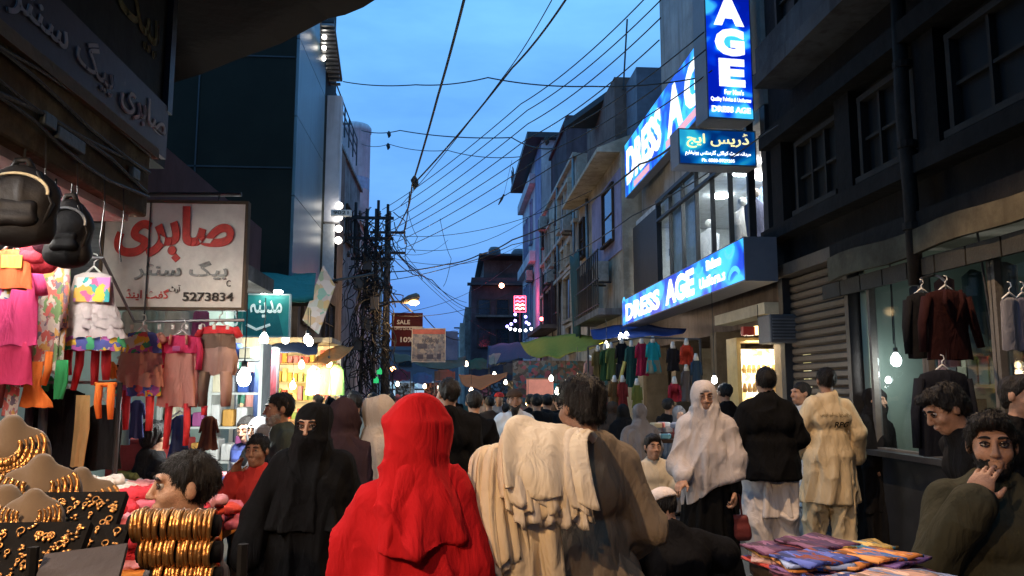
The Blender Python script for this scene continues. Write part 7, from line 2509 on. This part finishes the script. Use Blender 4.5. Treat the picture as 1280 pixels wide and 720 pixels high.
# suit jackets hung out by the drain pipe
JM = cloth("jacket_maroon", (.020, .006, .006))
JB = cloth("jacket_black", (.008, .008, .010))
JN = cloth("trousers_navy", (.010, .011, .016))
t = hang("dark maroon suit jacket hung on the pipe outside the glazed shop", 1182, 362, 5.6, [
    ('body', 'jacket', JM, [(0, 9), (5, 26), (14, 31), (55, 27), (92, 32)], 4, .006), ('limb', 'sleeve', JM, [(-27, 10), (-35, 45), (-36, 82)], [9, 8, 7]), ('limb', 'sleeve', JM, [(27, 10), (34, 40), (43, 76)], [9, 8, 6.5]),
    ('limb', 'lapel', JM, [(-10, 2), (-12, 18), (-2, 44)], [3, 4.5, 1.5], -.085), ('limb', 'lapel', JM, [(10, 2), (12, 18), (2, 44)], [3, 4.5, 1.5], -.085)])
t = hang("black suit jacket hung half behind the maroon one", 1152, 366, 5.9, [('body', 'jacket', JB, [(0, 9), (5, 20), (14, 24), (55, 22), (86, 24)], 4, .006), ('limb', 'sleeve', JB, [(-20, 10), (-24, 45), (-23, 80)], [8, 7, 6])])
t = hang("dark navy suit hung lower below the maroon jacket", 1178, 462, 5.5, [('body', 'jacket', JN, [(0, 10), (6, 30), (16, 36), (60, 36), (110, 38)], 4, .007), ('limb', 'sleeve', JN, [(-32, 12), (-40, 55), (-41, 100)], [9, 8, 7]), ('limb', 'sleeve', JN, [(32, 12), (38, 55), (38, 100)], [9, 8, 7])])
t = thing("hanging_bar", "iron bar on which the suit jackets hang beside the drain pipe", "bar", P(1170, 352, 5.7))
part(MB().tube([P(1152, 354, 5.9), P(1152, 348, 6.1), P(1168, 344, 6.6)], .012, 6).tube([P(1182, 352, 5.6), P(1175, 346, 6.2), P(1168, 344, 6.7)], .012, 6).tube([P(1182, 352, 5.6), P(1182, 455, 5.55)], .006, 5), "bar", STEEL_D, t)
for k, (px, c) in enumerate(((1262, (.16, .16, .18)), (1278, (.10, .10, .14)))):
    hang(["grey shirt hung in the shop doorway at the right edge", "slate shirt hung at the very right edge of the shop"][k], px, 372, 5.0, [('body', 'shirt', cloth("shop_shirt%d" % k, c), [(0, 6), (5, 13), (70, 13)], 4, .008)])
# ------------------------------------------------------------------ the crowd
C = {k: cloth("wear_" + k, c) for k, c in dict(red=(.46, .012, .016), black=(.0055, .0055, .006), tan=(.20, .155, .105), cream=(.62, .50, .32), white=(.72, .66, .62), grey=(.44, .40, .39), olive=(.045, .043, .028),
     char=(.018, .018, .02), plum=(.035, .02, .024), dgreen=(.045, .058, .050), slate=(.12, .16, .18), pale=(.52, .56, .60), beige=(.40, .34, .28), rred=(.42, .035, .03), navy=(.02, .025, .05), brown=(.075, .045, .03), kid=(.50, .44, .34), midgrey=(.16, .155, .16), blue=(.14, .20, .30), capw=(.74, .64, .58), dark=(.009, .0085, .009), rose=(.40, .12, .13), teal=(.05, .14, .15)).items()}
LEATH = M("leather_dark", (.03, .02, .015), .5)
H0 = PI                                        # facing the camera

# red cloaked woman walking away
hum("woman seen from behind in a bright red headscarf and red shawl", 521, 499, 2.72, .12, .0072, [
    ('robe', C['red'], .06, .042, "shawl", .88, .016, 7), ('headscarf', C['red'], .30, False, .80, "headscarf", .035, .011, .4), ('shoes', LEATH)],
    hair=None, H=1.545, hs=.98, pose=dict(elL=(-.225, .02, 1.10), wrL=(-.18, .17, .95), yaw=-.15, pitch=.05), hands=dict(L=dict(d=(.3, 1, .1), n=(1, 0, 0), side=(0, 0, 1), curl=.8)), eyes=False)
# man with white cloths over his shoulder
BM = hum("man seen from behind in a long tan kameez carrying white cloths on his shoulder", 732, 473, 3.15, .0, .0075, [
    ('kameez', C['tan'], .36, .024, 1.05, True, "kameez", .014), ('shalwar', C['tan']), ('shoes', LEATH)], hair='thick', skin='dark',
    pose=dict(yaw=.5, pitch=.12, elL=(-.32, .06, 1.16), wrL=(-.26, .22, 1.32), elR=(.235, -.02, 1.10), wrR=(.20, .20, 1.0)), hands=dict(L=dict(d=(.3, .2, 1), n=(.3, -1, 0), side=(1, 0, 0), curl=.7)), eyes=True)
# woman in niqab coming towards the camera
hum("woman in black niqab and abaya with gold embroidered cuff facing the street", 393, 511, 4.15, H0 - .05, .0075, [
    ('robe', C['black'], .04, .04, "abaya", 1.0), ('niqab', C['black'], .40), ('cuff', GOLD), ('shoes', LEATH)], hair=None, H=1.50,
    pose=dict(pitch=.08, yaw=-.1, elR=(.30, .02, 1.10), wrR=(.33, .12, .88)), hands=dict(R=dict(d=(.0, .25, -1), n=(-1, .1, 0), side=(0, 1, 0), curl=.5)), skin='light')
hum("woman in a dark plum shawl walking away behind the black niqab", 430, 506, 5.1, -.25, .011, [('shawl', C['plum'], .55, .0, 1.15, "shawl", False), ('robe', C['plum'])], hair=None, eyes=False)
hum("old man with grey beard and dark green shirt looking left beyond the niqab", 357, 494, 6.0, PI / 2 + .35, .009, [('kameez', C['dgreen']), ('shalwar', C['dgreen'])], hair='short', beard='short', haircol='black', skin='dark', pose=dict(yaw=.15, lean=.05, greybeard=True))
hum("boy in a striped white and navy sweater by the stall", 312, 518, 7.0, PI * .8, .010, [('sweater', printed("striped_knit", [(.6, .6, .62), (.03, .04, .14), (.6, .6, .62), (.06, .09, .3)], 9, stretch=(.01, .01, 1))), ('trousers', C['navy'])], H=1.34, hs=.90, pose=dict(pitch=.25, yaw=.3, elL=(-.2, .06, 1.12), wrL=(-.08, .24, 1.02)))
hum("pale scarfed woman whose face shows between the striped boy and the old man", 327, 524, 6.7, PI * .78, .010, [('robe', C['black']), ('headscarf', C['midgrey'])], hair=None, H=1.33, skin='light')
hum("small boy in a red jacket with his hand raised to his cheek", 323, 545, 5.6, PI * .86, .0085, [('sweater', C['rred'], .03, "jacket"), ('trousers', C['dark'])], H=1.24, hs=.88, hair='short', skin='dark',
    pose=dict(yaw=.25, elL=(-.21, .05, 1.14), wrL=(-.20, .09, 1.12), elR=(.24, .12, 1.14), wrR=(.15, .13, 1.38)), hands=dict(R=dict(d=(-.3, .1, 1), n=(-1, .2, 0), side=(-.2, -1, 0), curl=.35)))
# white collar of the red boy comes from a shirt under the jacket
hum("woman in a beige headscarf looking right behind the red shawl", 474, 500, 5.2, PI * .62 - PI, .009, [('shawl', C['beige'], .75, .0, .95, "shawl", True), ('robe', C['beige'])], hair=None, H=1.52, pose=dict(yaw=-.3))
hum("dark haired man in a slate shirt seen from behind near the lit shop", 443, 491, 7.6, .2, .011, [('kameez', C['slate']), ('shalwar', C['slate'])], eyes=False)
hum("man in a black jacket with white collar walking away down the middle", 562, 474, 6.1, .1, .0095, [('kameez', C['dark'], .42, .014, 1, True, "kameez", .004), ('shalwar', C['dark']), ('jacket', C['black'])], eyes=False, pose=dict(yaw=.45))
hum("dark haired man in black close behind the shoulder of the black jacket", 593, 490, 7.7, .0, .012, [('sweater', C['black']), ('trousers', C['black'])], eyes=False)
hum("bearded man in pale blue grey kameez and dark cap facing the camera", 643, 489, 8.8, H0, .011, [('kameez', C['pale'], .42, .035), ('shalwar', C['pale']), ('cap', C['brown'])], beard='long', skin='dark', hair='short', eyes=True)
hum("woman in a grey chador seen from behind by the goods table", 799, 512, 9.2, -.2, .013, [('shawl', C['midgrey'], .45, 0, .95, "chador", False), ('robe', C['midgrey'])], hair=None, eyes=False, H=1.40)
hum("boy in a cream kameez facing the camera beside the grey shawled lady", 815, 545, 6.9, H0 + .1, .0095, [('kameez', C['kid'], .40, .03), ('shalwar', C['kid'])], H=1.15, hs=.86, hair='thick', skin='mid', pose=dict(elL=(-.26, .05, 1.10), wrL=(-.30, .16, 1.16)))
hum("man in a white skullcap and black clothes squatting with his back to the camera", 852, 611, 4.75, .15, .0085, [('kameez', C['dark'], .4, .05), ('trousers', C['dark']), ('cap', C['capw'])], H=1.62, pose=dict(sit=.20, lean=.35, pitch=.3, yaw=.3, knL=(-.22, .42, .52), anL=(-.16, .25, .09), knR=(.22, .42, .52), anR=(.16, .25, .09), elL=(-.33, .12, .62), wrL=(-.22, .38, .56), elR=(.33, .12, .62), wrR=(.2, .38, .56), fixarms=True), eyes=False)
LADY = hum("lady in a large pale grey shawl over black clothes facing the camera", 880, 478, 6.2, H0 - .25, .0085, [
    ('robe', C['black'], .04, .0, "abaya", 1.0, .006), ('shawl', C['grey'], .84, .13, .70, "shawl", True, .010, .5), ('shoes', LEATH)], hair=None, H=1.64, skin='mid',
    pose=dict(yaw=.05, pitch=.06, elL=(-.215, .03, 1.08), wrL=(-.20, .12, .86), elR=(.225, .05, 1.06), wrR=(.19, .25, .95)), hands=dict(R=dict(d=(.5, .6, -.5), n=(0, 0, -1), side=(-1, .5, 0), curl=.6), L=dict(d=(0, .1, -1), n=(1, 0, 0), side=(0, 1, 0), curl=1.0)), eyes=True)
hum("man in a black suit jacket over white shalwar kameez seen from behind", 957, 460, 6.8, -.12, .009, [('kameez', C['white'], .50, .0, .95, True, "kameez", .004), ('shalwar', C['white']), ('jacket', C['black'], .80, .058), ('shoes', LEATH)], H=1.78, pose=dict(elL=(-.25, .0, 1.12), wrL=(-.12, .20, 1.02), elR=(.25, .0, 1.12), wrR=(.12, .2, 1.02), yaw=.1), hair='short', eyes=False)
hum("dark haired young man in a pale shirt turned left between the two backs", 1002, 478, 8.2, PI / 2 + .2, .011, [('kameez', C['pale']), ('shalwar', C['pale'])], H=1.66)
RP = hum("man in a cream kameez lettered RPG on the back walking away", 1032, 460, 7.5, .08, .009, [('kameez', C['cream'], .50, .036, 1.05), ('shalwar', C['cream']), ('shoes', LEATH)], H=1.80, pose=dict(elL=(-.25, .05, 1.12), wrL=(-.22, .16, .95), elR=(.26, -.04, 1.12), wrR=(.29, .06, .90), knL=(-.10, .10, .50), anL=(-.10, .16, .10), yaw=-.2), eyes=False, skin='dark')
INK = M("ink_print", (.035, .03, .03), .8)
S_ = 1.80 / 1.7
KAM = [c for c in RP.children if c.name.startswith("kameez")][0]
for (w_, z_, ww, hh, dx, ur) in (("RPG", 1.19, .14, .055, .06, False), ("پختونخوا ریسکیو فورس", 1.275, .30, .045, .0, True)):
    o = lettering(w_, ww, hh, INK if not ur else M("ink_faded", (.28, .22, .12), .8), RP, frame((dx, -.26 * S_, z_ * S_), (1, 0, 0)), "lettering", .02, .003, ur)
    sw = o.modifiers.new("on_cloth", 'SHRINKWRAP')   # the print lies on the cloth of the back
    sw.target = KAM
    sw.wrap_method = 'PROJECT'
    sw.use_project_z = True
    sw.use_negative_direction = True
    sw.use_positive_direction = False
    sw.offset = .010
hum("woman in black chador standing in the shadow beside the cream kameez", 1092, 486, 8.0, H0 + .6, .011, [('shawl', C['dark'], .4, 0, 1.1, "chador", True), ('robe', C['dark'])], hair=None, H=1.58)
hum("person in dark clothes standing by the lit display case behind the lady", 906, 478, 9.4, .3, .012, [('kameez', C['dark']), ('shalwar', C['dark'])], H=1.66, eyes=False)
hum("young man in dark clothes bending his head down behind the bearded man", 1186, 505, 3.9, PI / 2 - .22, .0075, [('kameez', C['dark']), ('shalwar', C['dark'])], H=1.64, hair='thick', pose=dict(lean=.30, pitch=.30, yaw=.15), dx=.22)
hum("dark haired person in dark clothes at the right edge by the shop door", 1270, 470, 4.6, H0 + .4, .010, [('sweater', C['dark']), ('trousers', C['dark'])], H=1.66, hair='thick', eyes=False)
hum("bearded man in an olive kameez seated with his hand raised to his mouth", 1237, 531, 3.0, H0 - .60, .0058, [('kameez', C['olive'], .4, .028), ('shalwar', C['olive'])], H=1.72, hair='thick', beard='short', skin='mid', z=-.005,
    pose=dict(sit=.62, yaw=.08, pitch=.02, fixarms=True, elR=(.215, .17, .93), wrR=(.070, .225, 1.17), elL=(-.26, .05, .86), wrL=(-.16, .3, .76)), gaze=.15,
    hands=dict(R=dict(d=(-.38, -.22, .9), n=(-.25, -1, -.15), side=(-.75, -.2, -.5), curl=.50, spread=.06, thumb=.75)))
hum("young vendor with black hair in profile behind the gold bangles", 238, 580, 2.95, PI / 2 + .38, .0062, [('kameez', printed("dark_plaid", [(.035, .028, .028), (.06, .05, .05), (.022, .02, .022), (.05, .035, .032)], 22, dist='CHEBYCHEV'), .4, .035), ('shalwar', C['char'])], H=1.70, hair='short', skin='light', z=.0, pose=dict(sit=.50, yaw=.08, pitch=-.03, fixarms=True, elL=(-.24, .0, .72), wrL=(-.15, .25, .66), elR=(.24, .0, .72), wrR=(.16, .26, .66)), dx=.0)
hum("man in a dark coat sitting behind the red heaped table", 192, 532, 6.3, PI / 2 - 2.2, .010, [('kameez', C['char'], .4, .05), ('shalwar', C['char'])], H=1.68, hair='thick', skin='light', pose=dict(sit=.50, yaw=.2), dx=0)
# far part of the crowd
rnd = random.Random(9)
far = [("woman in a maroon scarf far along the street left of the orange awning", 553, 494, 12, 'rose', 'w', 0), ("man in brown far down the street by the white bearded man", 612, 497, 13, 'brown', 'm', .2), ("man in a grey shirt with a red cap beyond the bearded man", 624, 492, 14.5, 'midgrey', 'c', H0), ("man in black between the bearded man and two backs", 663, 494, 12.5, 'dark', 'm', 0), ("first of two men in dark jackets walking away side by side", 671, 494, 10.6, 'dark', 'm', 0), ("second of two men in dark jackets walking away side by side", 684, 494, 10.9, 'char', 'm', 0),
       ("slim man in black near the end of the pink wall hanging", 700, 496, 13, 'black', 'm', .4), ("person in dark shawl left of the grey chador", 779, 508, 10.5, 'dark', 'w', 0), ("woman in dark brown at the right stalls under the blue awning", 765, 505, 12, 'brown', 'w', -.8), ("man in dark clothes by the hung red dress", 835, 500, 11, 'dark', 'm', -1.0), ("small grey scarfed woman by the lower row of dresses", 848, 512, 10.4, 'midgrey', 'w', H0),
       ("man in a blue shirt far off left of the black jacket", 537, 495, 15, 'blue', 'm', H0), ("man in white far off beyond the red headscarf", 508, 494, 17, 'white', 'm', 0), ("woman in beige far off near the street end", 600, 496, 19, 'beige', 'w', H0), ("man in teal far off under the orange awning", 588, 495, 22, 'teal', 'm', 0), ("man in grey far off by the lamp of the right stalls", 650, 492, 21, 'slate', 'm', H0), ("man in brown far off in front of the cluttered stall", 692, 494, 17, 'brown', 'm', 1.2),
       ("man in dark clothes walking by the foot of the pole", 466, 492, 12, 'dark', 'm', .3), ("man in char grey far behind the beige scarf", 489, 494, 14, 'char', 'm', 0), ("man in white shirt far off by the green lit panels", 478, 494, 20, 'pale', 'm', 0), ("woman in black far off beside the lit yellow shop", 413, 498, 12, 'black', 'w', .4), ("man in olive by the yellow lit counter", 398, 494, 13.4, 'olive', 'm', .9), ("child in rose far down the middle of the street", 633, 506, 13, 'rose', 'm', 0), ("woman in maroon far off under the maroon awning", 497, 495, 24, 'rose', 'w', 0), ("man in slate far off by the blue lit sign", 518, 494, 26, 'slate', 'm', H0), ("man in beige far off just left of the near black jacket", 530, 494, 23, 'beige', 'm', 0), ("man in black far off beside the orange awning", 569, 493, 21, 'black', 'm', .2), ("man in pale kameez far off under the rust awning", 548, 495, 27, 'pale', 'm', H0), ("man in olive far off by the plum goods", 607, 495, 25, 'olive', 'm', 0), ("man in red far off by the buff goods", 655, 495, 24, 'rred', 'm', 0), ("man in char coat by the pink wall hanging", 678, 495, 15.5, 'char', 'm', 2), ("woman in teal by the cluttered far stall", 706, 499, 14.5, 'teal', 'w', -.6), ("man in cream far off near the tiny bulbs", 625, 495, 28, 'cream', 'm', H0), ("man in midnight blue far off on the right", 716, 495, 15, 'navy', 'm', -.5)]
for (lab, px, top, Y, col, kind, rz) in far:
    v = .016 if Y < 13 else .022
    if kind == 'w':
        hum(lab, px, top, Y, rz, v, [('robe', C[col]), ('shawl', C[col], .8, 0, .9, "shawl", abs(rz) > 2)], hair=None, H=min(1.6, P(px, top, Y).z), eyes=False)
    else:
        hum(lab, px, top, Y, rz, v, [('kameez', C[col]), ('shalwar', C[col])] + ([('cap', C['rred'])] if kind == 'c' else []), H=max(1.15, min(1.78, P(px, top, Y).z)), hair='short', eyes=False, skin=rnd.choice(['mid', 'dark']))

# ---- things held and carried
t = thing("handbag", "dark red handbag hanging from the hand of the grey shawled lady", "handbag", P(921, 655, 6.1))
s = SDF(.008, .02)
s.cone((-.075, 0, -.09), (.075, 0, -.09), .036, None, .03)
s.cone((-.07, 0, -.03), (.07, 0, -.03), .036, None, .05)
s.cone((-.06, 0, .04), (.06, 0, .04), .030, None, .05)
s.build("bag", M("bag_oxblood", (.16, .03, .028), .5, .3, 8, .2, 40), t)
MB().tube([(-.04, 0, .07), (-.03, 0, .2), (.0, 0, .25), (.03, 0, .2), (.04, 0, .07)], .008, 6).build("handle", M("bag_oxblood", (0, 0, 0)), t, True)
t = thing("pocket_book", "dark notebook in the chest pocket of the pale kameez", "notebook", P(645, 529, 8.62))
MB().cbox((0, 0, 0), (.04, .008, .05)).build("cover", C['char'], t)

# white cloths over the shoulder of the man in tan
BUN = [cloth("bundle_%d" % k, c, .10, .9, .15, 60) for k, c in enumerate(((.80, .69, .52), (.76, .62, .42), (.78, .68, .54), (.62, .46, .28)))]
def drape(label, path, wdir, w0, w1, mat, seed, amp=.02, nf=5, thick=.012, part_name="cloth"):
    t = thing("draped_cloth", label, "cloth", Vector(path[0]), 0)
    o = Vector(path[0])
    pts = [Vector(p) for p in path]
    n = 34
    line = []
    for i in range(n + 1):
        q = i / n * (len(pts) - 1)
        k = min(int(q), len(pts) - 2)
        f_ = q - k
        p0, p1, p2, p3 = pts[max(k - 1, 0)], pts[k], pts[k + 1], pts[min(k + 2, len(pts) - 1)]
        line.append(.5 * ((2 * p1) + (p2 - p0) * f_ + (2 * p0 - 5 * p1 + 4 * p2 - p3) * f_ ** 2 + (3 * p1 - p0 - 3 * p2 + p3) * f_ ** 3))
    wd = Vector(wdir).normalized()
    rnd = random.Random(seed)
    ph = [rnd.uniform(0, 6.28) for _ in range(5)]
    m = 30
    g = []
    for i in range(n + 1):
        d = (line[min(i + 1, n)] - line[max(i - 1, 0)]).normalized()
        nr = d.cross(wd).normalized()
        k = i / n
        w = w0 + (w1 - w0) * k
        row = []
        for j in range(m + 1):
            s = j / m - .5
            a = amp * (.35 + .65 * abs(2 * k - .7)) * (math.sin(nf * 2 * PI * s + ph[0] + 1.2 * math.sin(3 * k + ph[1])) + .5 * math.sin(nf * 3.7 * PI * s + ph[2] + 2 * k) + .35 * math.sin(9 * k + ph[3] + 5 * s))
            end = 0
            if i == n:
                end = .016 * math.sin(nf * 1.7 * PI * s + ph[4])
            row.append(line[i] - o + wd * (s * w) + nr * a + d * end)
        g.append(row)
    ob = MB().sheet(g, thick).build(part_name, mat, t, True)
    return t


Yb = 2.86
def B(px, py, dy=0.0):
    return P(px, py, Yb + dy)


for k, (dx, dy, zz, lab) in enumerate(((0, 0, 0, "topmost white cloth laid smoothly over the shoulder"), (-6, 10, .012, "second white cloth of the shoulder stack, its hem just below the top one"), (-3, 22, .024, "third white cloth of the shoulder stack with a ruffled hem"), (4, 34, .036, "lowest white cloth of the shoulder stack with hanging corners"))):
    drape(lab, [B(716, 560, .30), B(697 + dx * .3, 532 + k * 2, .14 - zz), B(682 + dx * .6, 545 + k * 3, -.06 + zz), B(684 + dx, 588 + dy * .6, -.15 + zz), B(690 + dx, 622 + dy, -.155 + zz)], (1, .12, -.20 + .05 * k), .27 - .01 * k, .33 - .015 * k, BUN[(0, 2, 1, 2)[k]], 1 + k * 3, .010 + .003 * k, 2 + k, .010)
for k, (dx, y1, lab) in enumerate(((0, 668, "outermost folded cloth at the left of the bundle"), (9, 692, "second folded cloth at the left of the bundle"), (18, 716, "third folded cloth at the left of the bundle"), (27, 700, "innermost folded cloth at the left of the bundle"))):
    drape(lab, [B(640 + dx * .3, 566, .2), B(622 + dx * .5, 558 - k, .08), B(606 + dx, 572 - k, -.05 - .012 * k), B(606 + dx, 630, -.08 - .012 * k), B(614 + dx, y1, -.07 - .012 * k)], (1, .55, .15), .10, .13, BUN[(2, 1, 0, 1)[k]], 21 + k, .010, 1.5 + .5 * k, .012)
drape("cream cloth hanging longest down the back of the tan kameez", [B(655, 600, .12), B(650, 612, -.02), B(650, 650, -.08), B(652, 690, -.08), B(654, 740, -.06)], (1, .1, .05), .24, .30, BUN[1], 4, .020, 2.5)
t = thing("rolled_cloth", "knotted buff cloth poking out of the middle of the white bundle", "cloth", B(652, 604, -.06))
s = SDF(.007, .02)
s.cone((-.04, 0, -.05), (.03, -.01, .07), .042, .030)
s.cone((-.02, -.02, -.06), (.04, -.01, .04), .028, .024)
s.build("cloth", BUN[3], t, folds(.010, 26, 14, 2, tilt=.6))
# seats
for (lab, loc, h_) in (("small wooden stool under the seated bearded man", (P(1237, 531, 3.0).x, 3.0, 0), .50), ("small wooden stool under the young vendor", (P(238, 580, 2.95).x, 2.95, 0), .38), ("wooden stool under the man in the dark coat", (P(192, 532, 6.3).x, 6.3, 0), .38)):
    t = thing("stool", lab, "stool", loc)
    MB().lathe([(.001, h_ - .03), (.16, h_ - .03), (.16, h_), (.001, h_)], (0, 0, 0), 20).build("seat", WOOD, t)
    for k in range(4):
        a = PI / 4 + k * PI / 2
        MB().tube([(.11 * math.cos(a), .11 * math.sin(a), h_ - .03), (.15 * math.cos(a), .15 * math.sin(a), 0)], .016, 6).build("leg", WOOD, t)
